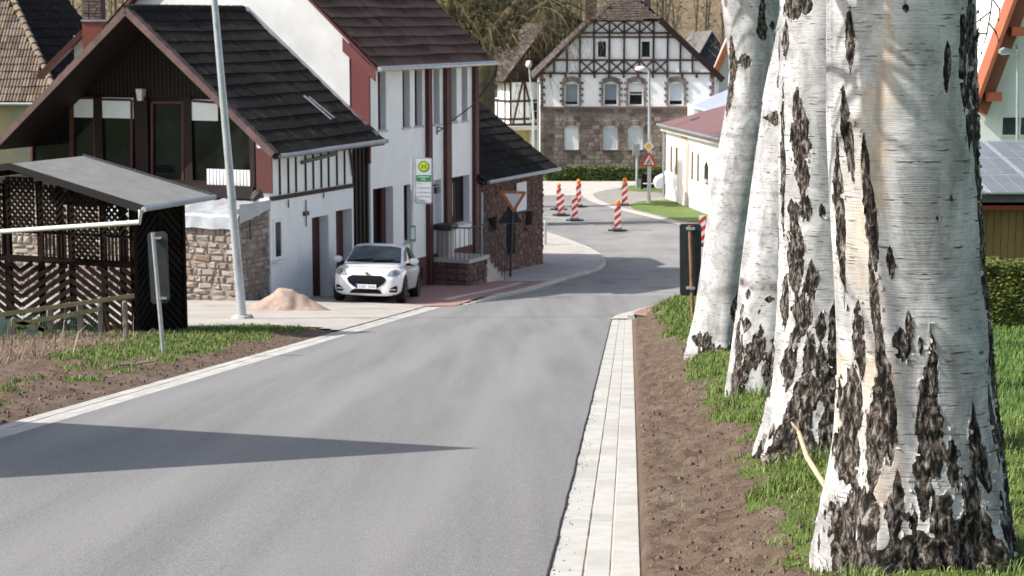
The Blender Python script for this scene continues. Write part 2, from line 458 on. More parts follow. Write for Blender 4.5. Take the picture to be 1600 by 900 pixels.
GREEN_FAR = M('meadow', (.085, .135, .03), (.13, .18, .05), 1.2, .95, .6, 20)
GRAVEL = M('gravel', (.22, .20, .18), (.31, .285, .26), 2, .95, .7, 40, fine=(30, .35))
DRIVE = M('pale_driveway', (.33, .305, .275), (.42, .395, .36), .9, .9, .5, 50, dirt=(.27, .235, .20), dscale=.7, dlo=.5, dhi=.7, fine=(60, .2))
HILLM = M('leaf_litter_hill', (.14, .105, .065), (.2, .155, .10), .15, .95)
# ------------------------------------------------------------------ ground sheets
def sheet(name, xs, ys, zf, mat, attrs=None, keep=None, kind='structure', label=None, cat=None, smooth=True):
    """xs: function row,y -> list of x"""
    V = []; at_ = {k: [] for k in (attrs or {})}; n = None; K = []
    for y in ys:
        row = xs(y); n = len(row)
        for x in row:
            V.append((x, y, zf(x, y)))
            K.append(True if keep is None else keep(x, y))
            for k in at_: at_[k].append(attrs[k](x, y))
    F = []
    for j in range(len(ys)-1):
        for i in range(n-1):
            a = j*n+i
            if K[a] and K[a+1] and K[a+n] and K[a+n+1]: F.append((a, a+1, a+n+1, a+n))
    o = npmesh(name, V, F, mat, smooth=smooth, attrs=at_ or None)
    tag(o, label, cat, kind=kind); return o
lin = lambda a, b, n: [a+(b-a)*i/(n-1) for i in range(n)]
sheet('ground', lambda y: lin(-150, 150, 151), lin(-30, 130, 161)+lin(133, 460, 60), lambda x, y: H0(x, y)-.14, GREEN_FAR,
      label='green meadow ground under the village street', cat='ground')
sheet('hillside', lambda y: lin(-160, 170, 40), lin(138, 455, 45), lambda x, y: H0(x, y)+.3, HILLM, label='brown wooded hillside behind the village', cat='hillside')
def asph_xs(y):
    a, b = xl(y)+GW-.02, xr(y)-GW
    je = .012*((sn(y*1.7, 1.5))-.5) + .006*((sn(y*9, 7.5))-.5)
    return [a + (b-.02+je-a)*i/10 for i in range(10)] + [b-.035+je, b-.012+je, b-.008+je]
ysA = [-8, -4, 0, 4] + [6+.06*i for i in range(400)] + lin(30.2, 43.2, 50)
def asph_z(x, y):
    b = xr(y)-GW
    return H0(x, y) + (.016 if x < b-.03+.02 else .016)
def asph_z2(x, y):
    return H0(x, y)+.009
o_road = sheet('road', asph_xs, ysA, asph_z2, A_ASPH, label='grey asphalt road running downhill into the village', cat='road')
# ragged dark tar lip along the right edge of the asphalt
V = []; F = []; 
for i, y in enumerate(ysA[4:]):
    x = asph_xs(y)[-1]; k = .006*(sn(y*17, 3.3))
    V += [(x-.005-k, y, H0(x, y)+.0105), (x, y, H0(x, y)+.0108), (x+.003+k, y, H0(x, y)+.002), (x+.004+k, y, H0(x, y)-.02)]
    if i:
        for q in range(3): F.append((4*i-4+q, 4*i-3+q, 4*i+1+q, 4*i+q))
tag(npmesh('tar_edge', V, F, A_TAR), 'ragged black tar edge between asphalt and pale gutter', 'road edge', kind='structure')
def j_a(y): return float(np.interp(y, [43, 46.4, 50, 60, 85, 112], [xl(43)+GW, xl(46.4)+GW, xl(50)+GW, -8, -30, -45]))
sheet('road', lambda y: lin(j_a(y), 12, 40)+lin(14, 60, 12), lin(43.2, 57, 40), lambda x, y: H0(x, y)+.009, A_ASPH,
      label='grey asphalt where the slope meets the junction', cat='road')
sheet('road', lambda y: lin(j_a(y), 12, 30)+lin(14, 60, 12), lin(57, 104.5, 72), lambda x, y: H0(x, y)+.0085, A_OLD,
      label='worn grey asphalt of the junction at the foot of the slope', cat='road')
sheet('road', lambda y: lin(-40, 60, 20), lin(98.5, 107.3, 9), lambda x, y: H0(x, y)+.02, CONC_D,
      keep=lambda x, y: True, label='pale cross street in front of the hedge', cat='road')
def soilmask_r(x, y):
    d = x-xr(y); n = (sfn(x*1.6, y*.9, oct=3, seed=3))
    edge = .70 + (n-.5)*.6
    if y > 30: edge = .6 + (n-.5)*.8
    return sm((d-edge+.12)/.24)
def verge_z(x, y):
    d = x-xr(y)
    n = (sfn(x*5, y*5, oct=5, seed=9))-.5; c = (sn(x*16, y*16, 2.2))
    s = 1-soilmask_r(x, y)
    a = sm(d/.12)
    return H(x, y) + a*(n*.085 + (.03*max(0, c-.6)*2.5*s)) - .012*(1-a)
ys = [4.5]
while ys[-1] < 52: ys.append(ys[-1]+max(.03, .0036*ys[-1]))
dcol = [.028*i for i in range(20)] + [.56+.045*i for i in range(46)]
sheet('verge', lambda y: [xr(y)+d for d in dcol], ys, verge_z, GROUND, {'turf': soilmask_r, 'straw': lambda x, y: 0.0},
      keep=lambda x, y: y < yk(x-xr(y))-.02, label='brown soil and grass verge under the birch trees', cat='verge')
ys2 = [4.5]
while ys2[-1] < 62: ys2.append(ys2[-1]+.4)
sheet('lawn', lambda y: [xr(y)+d for d in [2.55, 2.8, 3.1, 3.5, 4, 4.6, 5.3, 6, 7, 8, 10, 12, 15, 20, 26, 34, 45, 60]], ys2,
      lambda x, y: H(x, y)+.03*((sn(x*.9, y*.9))-.5), LAWN, keep=lambda x, y: y < yk(x-xr(y))-.02,
      label='green lawn beyond the birch trees', cat='lawn')
YV_E, YV_Y = [0, .6, 2, 3.2, 8, 14], [35.4, 36.6, 38.2, 37.6, 38.5, 39]
def yv(e): return float(np.interp(e, YV_E, YV_Y))
def turf_l(x, y):
    e = xl(y)-x; n = (sfn(x*.8, y*.8, oct=3, seed=21))
    g = max(sm((y-25.5+e*.5)/3), sm((n-.52)/.06)*.75)*sm((e-.5+ (n-.5)*.6)/.3)*(.8 if e > 2.9 and y < 36 else 1)*(1 if y > 31 else sm((3.0-e)/.8))
    g2 = .62*sm((.28-abs(e-1.35))/.2)*sm((n-.3)/.1) if y < 28 else 0
    return max(g, g2)
def straw_l(x, y):
    e = xl(y)-x
    return sm((e-2.0)/.9)*sm((33-y)/2)
def vergel_z(x, y):
    e = xl(y)-x; n = (sfn(x*4, y*4, oct=4, seed=31))-.5
    a = sm(e/.15)
    return H(x, y) + a*n*.09 + .03*straw_l(x, y)*(sn(x*2, y*2, 5)) - .01*(1-a)
ys3 = [5]
while ys3[-1] < 44: ys3.append(ys3[-1]+.075)
sheet('verge', lambda y: [xl(y)-.07*i for i in range(60)]+[xl(y)-4.2-.3*i for i in range(30)], ys3, vergel_z, GROUND,
      {'turf': turf_l, 'straw': straw_l}, keep=lambda x, y: y < yv(xl(y)-x), label='rough left verge of soil, dry grass and fresh turf', cat='verge')
sheet('driveway', lambda y: [xl(y)-e for e in [-.0, .2, .5, 1, 1.5, 2, 2.5, 3, 3.5, 4, 5, 6, 7, 8, 10, 12, 15]], lin(33, 59, 105),
      lambda x, y: H(x, y)+.012+.012*(sn(x*1.5, y*1.5)), DRIVE, keep=lambda x, y: y > yv(xl(y)-x)-.25,
      label='pale driveway in front of the timber gabled house', cat='driveway')
# ------------------------------------------------------------------ gutters of stone slabs
def gutter(side, label, y0, y1, w3, L, zo, limit, order):
    o_ = Thing('gutter', label, 'gutter', WF, (xr(15) if side > 0 else xl(20), 15 if side > 0 else 20, H0(0, 15 if side > 0 else 20)), kind='structure')
    ms = []
    fx = xr if side > 0 else xl
    k = fx(1)-fx(0); dirv = Vector((k, 1, 0)).normalized()
    for r_, (c, w) in enumerate(w3):
        y = y0 + R.uniform(0, L*.4)
        while y < y1:
            l = L*R.uniform(.97, 1.03) if side > 0 else L*R.uniform(.9, 1.1)
            yc = y+l/2; x = fx(yc) - side*c
            sl = (H0(0, yc+.2)-H0(0, yc-.2))/.4
            U = Vector((1, -k, 0)).normalized(); Vv = Vector((k, 1, sl)).normalized(); N = U.cross(Vv).normalized()
            dz = R.uniform(-.0018, .0018) + (.0 if r_ != 1 else -.003)
            B = Matrix((U, Vv, N)).transposed().to_4x4()
            ms.append((yc, Matrix.Translation(Vector((x, yc, H0(x, yc)-.05+zo+dz))-o_.b) @ B @ Matrix.Rotation(R.uniform(-.002, .002), 4, 'X') @ Matrix.Diagonal((w-.007, l-.003, .1, 1))))
            y += l
    ms.sort(key=lambda t: t[0] if order > 0 else -t[0])
    v = []; ch = .03
    slab = ([(-.5, -.5, -.5), (.5, -.5, -.5), (.5, .5, -.5), (-.5, .5, -.5), (-.5, -.5, .44), (.5, -.5, .44), (.5, .5, .44), (-.5, .5, .44),
             (-.47, -.485, .5), (.47, -.485, .5), (.47, .485, .5), (-.47, .485, .5)],
            [(0, 1, 5, 4), (1, 2, 6, 5), (2, 3, 7, 6), (3, 0, 4, 7), (4, 5, 9, 8), (5, 6, 10, 9), (6, 7, 11, 10), (7, 4, 8, 11), (8, 9, 10, 11)])
    pieces('slab', [slab], [m for _, m in ms], o_, CONC_O, CONC_I, limit)
    b = MB(); n = 60
    ysj = lin(y0, y1, n)
    vs = []
    for y in ysj:
        a, c = fx(y)+.0, fx(y)-side*GW
        vs += [(a, y, H0(a, y)+zo-.008), (c, y, H0(c, y)+zo-.008)]
    b.add(vs, [(2*i, 2*i+1, 2*i+3, 2*i+2) for i in range(n-1)])
    b.build('joint_sand', JOINT, o_)
    return o_
gutter(1, 'pale three-row slab gutter between the asphalt and the birches', 6.2, 41.4, [(.075, .15), (.215, .13), (.395, .23)], .33, .0, 300, 1)
gutter(-1, 'pale slab gutter along the far left edge of the road', 6.5, 51, [(.08, .16), (.23, .14), (.39, .18)], .5, .0, 300, 1)
# crumbs of tar and grit lying on the right gutter
mb = MB()
for i in range(210):
    y = 6.5+R.random()**1.6*14; x = xr(y)-GW+abs(R.gauss(0, .05)); s = R.uniform(.002, .006); z = H0(x, y)+.002
    mb.add([(x+R.uniform(-s, s)-s, y-s, z), (x+s, y-s*.5, z), (x, y+s, z), (x+R.uniform(-s, s)*.5, y, z+s*1.3)], [(0, 1, 3), (1, 2, 3), (2, 0, 3), (0, 2, 1)])
o = mb.build('tar_crumbs', A_TAR); tag(o, 'black tar crumbs scattered on the pale gutter', 'crumbs', kind='stuff')
mb = MB()
for i in range(3800):
    y = 6.9+R.random()**1.5*24; d = R.uniform(.04, .95) ; x = xr(y)+d; s = R.uniform(.003, .013)*(1 if R.random() < .93 else 2.2); z = verge_z(x, y)-s*.2
    vs = [(x+s*math.cos(t)*R.uniform(.7, 1.2), y+s*math.sin(t)*R.uniform(.7, 1.2), z) for t in (0, 1.57, 3.14, 4.71)] + [(x+s*.5*math.cos(t+.5), y+s*.5*math.sin(t+.5), z+s*R.uniform(.6, 1.0)) for t in (0, 2.1, 4.2)]
    mb.add(vs, [(0, 1, 4), (1, 5, 4), (1, 2, 5), (2, 3, 6), (2, 6, 5), (3, 0, 6), (0, 4, 6), (4, 5, 6)])
for i in range(1500):
    y = R.uniform(15, 34); x = xl(y)-R.uniform(.08, 1.7); s = R.uniform(.008, .030); z = vergel_z(x, y)-s*.2
    vs = [(x+s*math.cos(t)*R.uniform(.7, 1.2), y+s*math.sin(t)*R.uniform(.7, 1.2), z) for t in (0, 1.57, 3.14, 4.71)] + [(x+s*.5*math.cos(t+.5), y+s*.5*math.sin(t+.5), z+s*R.uniform(.6, 1.0)) for t in (0, 2.1, 4.2)]
    mb.add(vs, [(0, 1, 4), (1, 5, 4), (1, 2, 5), (2, 3, 6), (2, 6, 5), (3, 0, 6), (0, 4, 6), (4, 5, 6)])
CLOD = M('soil_clods', (.08, .052, .038), (.20, .145, .11), 12, .95, .8, 80, rand='isl', rv=.35)
tag(mb.build('soil_clods', CLOD), 'crumbly brown clods of soil on both verges', 'soil clods', kind='stuff')
# ------------------------------------------------------------------ polygon sheets, kerbs
def polysheet(name, poly, zo, mat, step=1.0, kind='structure', label=None, cat=None, zf=None):
    bm = bmesh.new(); vs = [bm.verts.new((p[0], p[1], 0)) for p in poly]; bm.faces.new(vs)
    xs_, ys_ = [p[0] for p in poly], [p[1] for p in poly]
    for ax, lo, hi in ((0, min(xs_), max(xs_)), (1, min(ys_), max(ys_))):
        v = math.floor(lo)+step
        while v < hi:
            n = [0, 0, 0]; n[ax] = 1; c = [0, 0, 0]; c[ax] = v+.0137
            bmesh.ops.bisect_plane(bm, geom=bm.verts[:]+bm.edges[:]+bm.faces[:], plane_co=c, plane_no=n); v += step
    bmesh.ops.triangulate(bm, faces=bm.faces)
    for v in bm.verts: v.co.z = (zf or H0)(v.co.x, v.co.y)+zo
    bmesh.ops.recalc_face_normals(bm, faces=bm.faces)
    me = bpy.data.meshes.new(name); bm.to_mesh(me); bm.free(); me.materials.append(mat)
    o = bpy.data.objects.new(name, me); link(o); tag(o, label, cat, kind=kind); return o
def smooth_poly(pts, n=6):
    out = []; P = [pts[0]]+list(pts)+[pts[-1]]
    for i in range(1, len(P)-2):
        for k in range(n):
            t = k/n; a, b, c, d = [np.array(P[i+j-1], float) for j in range(4)]
            out.append(tuple(.5*((2*b)+(-a+c)*t+(2*a-5*b+4*c-d)*t*t+(-a+3*b-3*c+d)*t**3)))
    out.append(tuple(pts[-1])); return out
def along(pts, L):
    """points spaced L along a polyline, with the direction there"""
    out = []; pts = [Vector((p[0], p[1], 0)) for p in pts]; acc = L/2
    for i in range(len(pts)-1):
        a, b = pts[i], pts[i+1]; l = (b-a).length; d = (b-a)/max(l, 1e-6)
        while acc < l:
            out.append((a+d*acc, d)); acc += L
        acc -= l
    return out
def kerb(parent, th, pts, L, w, hgt, mo, mi, zo=0, name='kerb_stone', taper=None):
    vs, fs = [(-.5, -.5, -.5), (.5, -.5, -.5), (.5, .5, -.5), (-.5, .5, -.5), (-.5, -.5, .4), (.5, -.5, .4), (.5, .5, .5), (-.5, .5, .5), (-.49, -.35, .5), (.49, -.35, .5)], \
             [(0, 1, 5, 4), (1, 2, 6, 9, 5), (2, 3, 7, 6), (3, 0, 4, 8, 7), (4, 5, 9, 8), (8, 9, 6, 7)]
    ms = []
    for i, (p, d) in enumerate(along(pts, L)):
        n = Vector((-d.y, d.x, 0)); s = (H0(p.x+d.x*.3, p.y+d.y*.3)-H0(p.x-d.x*.3, p.y-d.y*.3))/.6
        D = Vector((d.x, d.y, s)).normalized(); N = D.cross(n).normalized(); B = Matrix((D, n, N)).transposed().to_4x4()
        hh = hgt*(min(1, (i+.3)/taper) if taper else 1)
        z = H0(p.x, p.y)+zo+hh-.15
        ms.append(Matrix.Translation(Vector((p.x, p.y, z))-off(th)) @ B @ Matrix.Diagonal((L-.012, w, .3, 1)))
    pieces(name, [(vs, fs)], ms, parent, mo, mi, 300)
K = smooth_poly([(-1.45, 50.2), (-.55, 55), (.35, 58.5), (1.75, 64), (2.95, 67.5), (3.4, 70.5), (3.15, 74), (2.2, 78), (1.2, 81), (-.4, 85.5), (-3, 91)])
Th = Thing('sidewalk', 'raised kerb of pale stones curving round the corner by the brick shed', 'kerb', WF, (1.75, 64, H0(0, 64)), kind='structure')
kerb(Th, Th, K, 1.0, .16, .12, CONC_O, CONC_I, taper=5)
kin = [(p[0]-.09, p[1]+.02) for p in K]
ia = [i for i, p in enumerate(kin) if p[1] < 62.2]; ib = [i for i, p in enumerate(kin) if p[1] >= 62.2]
def walkz(x, y):
    return H0(x, y) + .10*sm((y-50)/4)+.02
def interp_k(y): return float(np.interp(y, [p[1] for p in kin], [p[0] for p in kin]))
def fac_x(y): return -6.44+.4325*(y-51.5)
sheet('sidewalk', lambda y: lin(max(fac_x(y)-1, -5.9), interp_k(y), 8), lin(50, 62.2, 30), walkz, PAVE_R, label='red paved sidewalk in front of the white house steps', cat='sidewalk')
sheet('sidewalk', lambda y: lin(interp_k(y)-(6 if y < 75 else 4.5), interp_k(y), 8), lin(62.2, 90, 50), walkz, PAVE_G, label='grey paved sidewalk rounding the brick shed corner', cat='sidewalk')
# pale line of slabs inside the red paving
tl_ = [(p[0]-.75, p[1]+.2) for p in K if 51.5 < p[1] < 62]
vs = []; 
mb = MB()
for p in tl_: vs += [(p[0]-.14, p[1], walkz(p[0], p[1])+.006), (p[0]+.14, p[1], walkz(p[0], p[1])+.006)]
mb.add(vs, [(2*i, 2*i+1, 2*i+3, 2*i+2) for i in range(len(tl_)-1)])
tag(mb.build('paving_band', CONC_D), 'pale band of guide slabs in the red sidewalk', 'paving band', kind='structure')
# corner kerb at the foot of the verge
KC = smooth_poly([(xr(41.2)-.03, 41.2), (xr(43.6)+.06, 43.6), (xr(46.6)+.38, 46.6), (xr(50)+1.05, 50.1), (xr(52.5)+1.9, 52.6), (xr(55.5)+4.8, 55.6), (xr(59)+16, 59.1), (xr(62)+40, 62)])
Tc = Thing('kerb', 'low pale kerb rounding the foot of the birch verge', 'kerb', WF, (3.8, 50.1, H0(0, 50)), kind='structure')
kerb(Tc, Tc, KC, .8, .16, .09, CONC_O, CONC_I)
kc2 = [Vector((p[0], p[1], 0)) for p in KC]
kk = [p for p in KC if p[1] < 57]
def _off(i, w):
    a, b_ = kk[max(0, i-1)], kk[min(len(kk)-1, i+1)]; d = Vector((b_[0]-a[0], b_[1]-a[1], 0)).normalized(); return (kk[i][0]-d.y*w, kk[i][1]+d.x*w)
mb = MB(); vs = []
for i in range(len(kk)):
    a, b_ = _off(i, .07), _off(i, .07+.40*max(.12, 1-1.25*i/len(kk))); vs += [(a[0], a[1], H0(*a)+.026), (b_[0], b_[1], H0(*b_)+.022)]
mb.add(vs, [(2*i, 2*i+1, 2*i+3, 2*i+2) for i in range(len(kk)-1)])
tag(mb.build('gutter', CONC_D), 'pale gutter band bending right round the foot of the birch verge', 'gutter', kind='structure')
inner = [(p[0]+.05, p[1]-.12) for p in KC]; outer = [(p[0]+.25, p[1]-1.1) for p in KC][::-1]
polysheet('sidewalk', inner+outer, .12, PAVE_R, label='narrow strip of reddish paving behind the corner kerb', cat='sidewalk', zf=lambda x, y: H0(x, y))
# right side of the side street: gutter band, gravel, grass
GB = smooth_poly([(12.5, 71), (8.6, 81.5), (6.6, 87.5), (4.6, 93.5), (3.95, 97.5), (4.2, 100.2), (6.0, 103), (10, 104.5)])
lft = []; rgt = []
for p, d in along(GB, .6):
    n = Vector((-d.y, d.x, 0)); lft.append((p.x+n.x*.3, p.y+n.y*.3)); rgt.append((p.x-n.x*.3, p.y-n.y*.3))
mb = MB(); vs = []
for a, b_ in zip(lft, rgt): vs += [(a[0], a[1], H0(*a)+.022), (b_[0], b_[1], H0(*b_)+.03)]
mb.add(vs, [(2*i, 2*i+1, 2*i+3, 2*i+2) for i in range(len(lft)-1)])
tag(mb.build('gutter', CONC_D), 'pale flat gutter curving past the red and white beacons', 'gutter', kind='structure')
gb2 = [(p[0]+.25, p[1]) for p in GB]
polysheet('gravel', gb2+[(30, 104.5), (30, 70)], .04, GRAVEL, label='grey gravel yard in front of the white barn', cat='gravel', step=2)
gp = [G(px, py) for px, py in ((982, 322), (1000, 316), (1040, 313), (1075, 318), (1108, 338), (1120, 352), (1095, 351), (1060, 345), (1020, 335), (990, 328))]
polysheet('grass', [(p.x, p.y) for p in gp], .05, GREEN_FAR, label='green grass patch at the foot of the white barn', cat='grass', kind='stuff', step=1)
gp = [G(px, py) for px, py in ((965, 296), (985, 291), (1030, 290), (1060, 291), (1060, 302), (1010, 301), (975, 299))]
polysheet('grass', [(p.x, p.y) for p in gp], .05, GREEN_FAR, label='thin grass strip beside the grey meter box', cat='grass', kind='stuff', step=1)
# dashes on the side street
for (px, py, l) in ((806, 325, 2), (868, 341, 1.6), (905, 350, 1.6), (893, 345.5, 1)):
    p = G(px, py); mb = MB(); d = Vector((.75, -.66, 0)); n = Vector((.66, .75, 0))*.07; z = Vector((0, 0, .02))
    mb.add([p-d*l/2-n+z, p+d*l/2-n+z, p+d*l/2+n+z, p-d*l/2+n+z], [(0, 1, 2, 3)])
    o = mb.build('road_marking', M('white_line', (.6, .6, .58), (.45, .45, .44), 9)); tag(o, 'faint white dash on the side street asphalt', 'road marking', 'faint dashes on the side street', kind='structure')
# ------------------------------------------------------------------ building materials
STUCCO = M('white_stucco', (.80, .80, .80), (.86, .86, .855), 2, .9, .04, 25, dirt=(.64, .62, .58), dscale=.8, dlo=.55, dhi=.85)
STUCCO2 = M('weathered_white_render', (.54, .54, .54), (.64, .64, .635), 1.2, .9, .15, 40, dirt=(.42, .40, .38), dscale=.9, dlo=.55, dhi=.8)
BARNW = M('cream_white_render', (.74, .73, .70), (.82, .81, .78), 1.5, .9, .12, 40, dirt=(.62, .50, .38), dscale=.5, dlo=.56, dhi=.8)
BROWNW = M('oxblood_wood', (.070, .022, .020), (.10, .034, .030), 8, .6, .4, 60, stretch=(6, 6, .6))
DARKW = M('dark_brown_boards', (.011, .006, .0055), (.020, .009, .008), 8, .65, .5, 60, stretch=(8, 8, .5))
REDCLAD = M('dark_red_cladding', (.12, .035, .035), (.15, .045, .045), 5, .6, .3, 40, stretch=(8, 8, .5))
TIMB = M('dark_timber', (.035, .02, .016), (.065, .038, .03), 9, .75, .5, 40, stretch=(3, 3, 1))
def tmat(nm, stops, moss, rand): return M(nm, (1, 1, 1), None, 4, .9, .5, 40, rand=rand, spec=.12, stops=stops, dirt=moss, dscale=2.2, dlo=.56, dhi=.72)
ST_BLK = [(0, (.015, .0135, .013)), (.5, (.019, .017, .0165)), (1, (.025, .022, .021))]
ST_PLUM = [(0, (.056, .036, .034)), (.5, (.068, .044, .041)), (1, (.082, .055, .052))]
ST_OLD = [(0, (.12, .085, .07)), (.5, (.19, .15, .12)), (1, (.25, .20, .16))]
TB_O, TB_I = tmat('black_tile', ST_BLK, (.06, .055, .035), 'obj'), tmat('black_tile_rows', ST_BLK, (.06, .055, .035), 'isl')
TP_O, TP_I = tmat('plum_tile', ST_PLUM, (.07, .065, .035), 'obj'), tmat('plum_tile_rows', ST_PLUM, (.07, .065, .035), 'isl')
TO_O, TO_I = tmat('old_tile', ST_OLD, (.20, .14, .025), 'obj'), tmat('old_tile_rows', ST_OLD, (.20, .14, .025), 'isl')
ST_GR = [(0, (.065, .052, .048)), (.5, (.09, .072, .066)), (1, (.125, .105, .098))]
TG_I = tmat('grey_brown_tile_rows', ST_GR, (.12, .10, .06), 'isl')
TG_O = tmat('grey_brown_tile', ST_GR, (.12, .10, .06), 'obj')
VERGE_T = M('plum_verge_tile', (.085, .05, .048), (.115, .07, .068), 5, .6, .2, 40, rand='obj', rv=.18, dirt=(.10, .085, .06), dscale=6, dlo=.6, dhi=.75)
ST_STN = [(0, (.23, .19, .165)), (.25, (.35, .31, .28)), (.5, (.28, .225, .19)), (.7, (.40, .36, .32)), (.85, (.24, .165, .135)), (1, (.33, .29, .27))]
RUB_O = M('rubble_stone', (1, 1, 1), None, 6, .9, .8, 50, rand='obj', stops=ST_STN); RUB_I = M('rubble_stone_rows', (1, 1, 1), None, 6, .9, .8, 50, rand='isl', stops=ST_STN)
MORT = M('lime_mortar', (.20, .165, .14), (.29, .245, .21), 9, .95, .6, 60)
MORT_D = M('brown_mortar', (.085, .055, .048), (.12, .085, .075), 9, .95, .6, 60)
ST_SH = [(0, (.12, .065, .055)), (.3, (.165, .088, .073)), (.6, (.20, .12, .10)), (.85, (.14, .09, .08)), (1, (.24, .16, .135))]
SHB_O = M('dark_sandstone', (1, 1, 1), None, 6, .9, .3, 30, rand='obj', stops=ST_SH); SHB_I = M('dark_sandstone_rows', (1, 1, 1), None, 6, .9, .3, 30, rand='isl', stops=ST_SH)
ST_FS = [(0, (.12, .09, .085)), (.2, (.19, .145, .13)), (.45, (.25, .205, .185)), (.65, (.15, .12, .115)), (.8, (.30, .25, .22)), (1, (.21, .16, .155))]
FSB_O = M('purple_sandstone', (1, 1, 1), None, 6, .9, .7, 40, rand='obj', stops=ST_FS); FSB_I = M('purple_sandstone_rows', (1, 1, 1), None, 6, .9, .7, 40, rand='isl', stops=ST_FS)
MORT_F = M('grey_pointing', (.24, .20, .18), (.30, .26, .23), 9, .95)
ZINC = M('zinc_gutter', (.32, .33, .34), (.42, .43, .44), 3, .45, metal=.7)
GALV = M('galvanised_steel', (.42, .45, .48), (.52, .55, .58), 8, .45, metal=.55, dirt=(.33, .34, .35), dscale=5)
DSTEEL = M('dark_steel', (.05, .05, .055), (.08, .08, .08), 8, .5, metal=.5)
WPVC = M('white_frame', (.75, .75, .75), (.8, .8, .8), 3, .4)
BLIND = M('white_blind', (.72, .74, .76), (.78, .80, .82), 3, .6)
GBLIND = M('grey_shutter', (.20, .23, .27), (.24, .27, .31), 3, .6)
LBLIND = M('pale_grey_shutter', (.50, .54, .60), (.56, .60, .65), 3, .6)
def glassm(name, col, rough=.06):
    m, nt, b, pos = newmat(name, rough, .22)
    c = mixc(nt, sten(nt, noise(nt, pos, .9, 3), .4, .65), col, tuple(x*2.2+.004 for x in col)); nt.links.new(c, b.inputs['Base Color']); return m
GLASS = glassm('dark_glass', (.005, .006, .006)); GLASS2 = glassm('dim_glass', (.03, .035, .04))
BLACKM = M('black_interior', (.01, .01, .01), (.016, .015, .014), 3, .9)
# ------------------------------------------------------------------ row of houses on the left of the road
o_ = at(425, 470, 51.5)
HF = Frame((o_.x, o_.y, 0), math.atan2(.918, .397))
hz = lambda px, py, s=0.: HF.hit(px, py, s).z
ht = lambda px, py, s=0.: HF.hit(px, py, s).x
def clip_segment(poly, c, d, nrm):
    pass
# ---- timber gabled house
z_gr = 1.2
HB = Thing('timber_gabled_house', 'white and dark timber house with a glazed brown gable under a black tiled roof', 'house', HF, (0, 0, z_gr))
T1, T2 = ht(552, 300), ht(579, 300)
ZE = hz(500, 232, -.5)          # eave height at the gutter
sA = HF.hitx(197, 15, -.6); S_R, Z_R = sA.y, sA.z
zmid = hz(480, 302); ztop = ZE+.35
holes = []
d1 = (ht(488, 400), ht(514, 400), z_gr-.6, hz(500, 338)); d2 = (ht(525.5, 400), ht(550.5, 400), z_gr-.6, hz(535, 328))
wn_ = (ht(427, 375), ht(440.5, 375), hz(433, 405), hz(433, 343))
mb = MB().wall(0, T1, 0, .45, z_gr-.6, zmid, [d1, d2, wn_]); mb.build('wall', STUCCO, HB)
mb = MB().wall(.02, T1, .03, .4, zmid, ztop, [(ht(466, 270), ht(552, 270)-.02, hz(500, 258), hz(520, 240))]); 
mb = MB().box(.02, T1, .03, .43, zmid, ztop); mb.build('upper_wall', STUCCO, HB)
for x in [ht(p, 270) for p in (437.5, 451, 463, 478, 490, 502.5, 514, 527, 539)]:
    MB().box(x-.02, x+.02, -.015, .03, zmid+.08, ztop-.12).build('batten', TIMB, HB)
MB().beam((ht(470, 254), -.03, hz(470, 254)), (ht(524, 240), -.03, hz(524, 240)), .09, .06).build('bracket_rail', DSTEEL, HB)
MB().beam((ht(545, 225), -.02, hz(545, 225)), (ht(551, 275), -.02, hz(551, 275)), .05, .05).build('batten', TIMB, HB)
MB().box(-.01, T1+.01, -.04, .03, zmid-.05, zmid+.06).build('sill_beam', TIMB, HB)
for (px, py, l) in ((476.5, 333, .75), (449, 318, .22), (504, 303, .25)):
    c = (ht(px, py), -.03, hz(px, py)); m = MB().tube([(c[0], -.04, c[2]-l/2), (c[0], -.04, c[2]+l/2)], .018, 6)
    if l > .5: m.box(c[0]-.12, c[0]+.12, -.07, 0, c[2]-.07, c[2]+.05)
    m.build('wall_anchor', DSTEEL, HB)
for d in (d1, d2):
    dr = MB().box(d[0]+.001, d[1]-.001, .30, .36, z_gr-.4, d[3]-.002).build('door', BROWNW, HB)
    MB().box(d[0]+.05, d[0]+.09, .27, .3, z_gr+1.0, z_gr+1.12).build('handle', DSTEEL, dr, sub=HB)
window(HB, wn_[0]-.02, wn_[1]+.02, wn_[2]-.02, wn_[3]+.02, -.03, WPVC, GLASS2, fw=.09, sill=(WPVC, .16))
# brown boarded return between the two houses
mb = MB().box(T1, T2, .10, .5, z_gr-.6, ztop); mb.build('boarded_corner', DARKW, HB)
for k in range(5):
    x = T1+.06+(T2-T1-.12)*k/4; MB().box(x-.05, x+.05, .06, .10, z_gr, ztop-.05).build('board', DARKW, HB)
# gable wall in dark boards
TG = 1.15
def gz(s): return Z_R - .12 - (Z_R-ZE)*abs(s-S_R)/(S_R+.5)
S_L = 2*S_R+.5
mb = MB().prism([(.47, z_gr-.6), (S_L-.5, z_gr-.6), (S_L-.5, gz(S_L-.5)), (S_R, gz(S_R)), (.47, gz(.47))], TG+.04, TG+.3, 'x'); mb.build('gable_wall', DARKW, HB)
mb = MB()
for k in range(70):
    s = .08+k*.132
    zb_ = HF.hitx(250, 152, TG).z
    if s < S_L-.6 and gz(s) > zb_+.15: mb.box(TG+.015, TG+.04, s-.055, s+.055, zb_, gz(s)-.03)
mb.build('gable_boarding', DARKW, HB, kind='stuff')
g3 = lambda px, py, t=TG: (HF.hitx(px, py, t).y, HF.hitx(px, py, t).z)
panes = [[(52, 214), (113, 156), (113, 262), (52, 268)], [(116, 153), (150, 153), (150, 262), (116, 262)], [(158, 155), (208, 156), (208, 268), (158, 266)],
         [(240, 160), (288, 160), (288, 284), (240, 282)], [(299, 157), (340, 160), (408, 224), (408, 288), (299, 286)]]
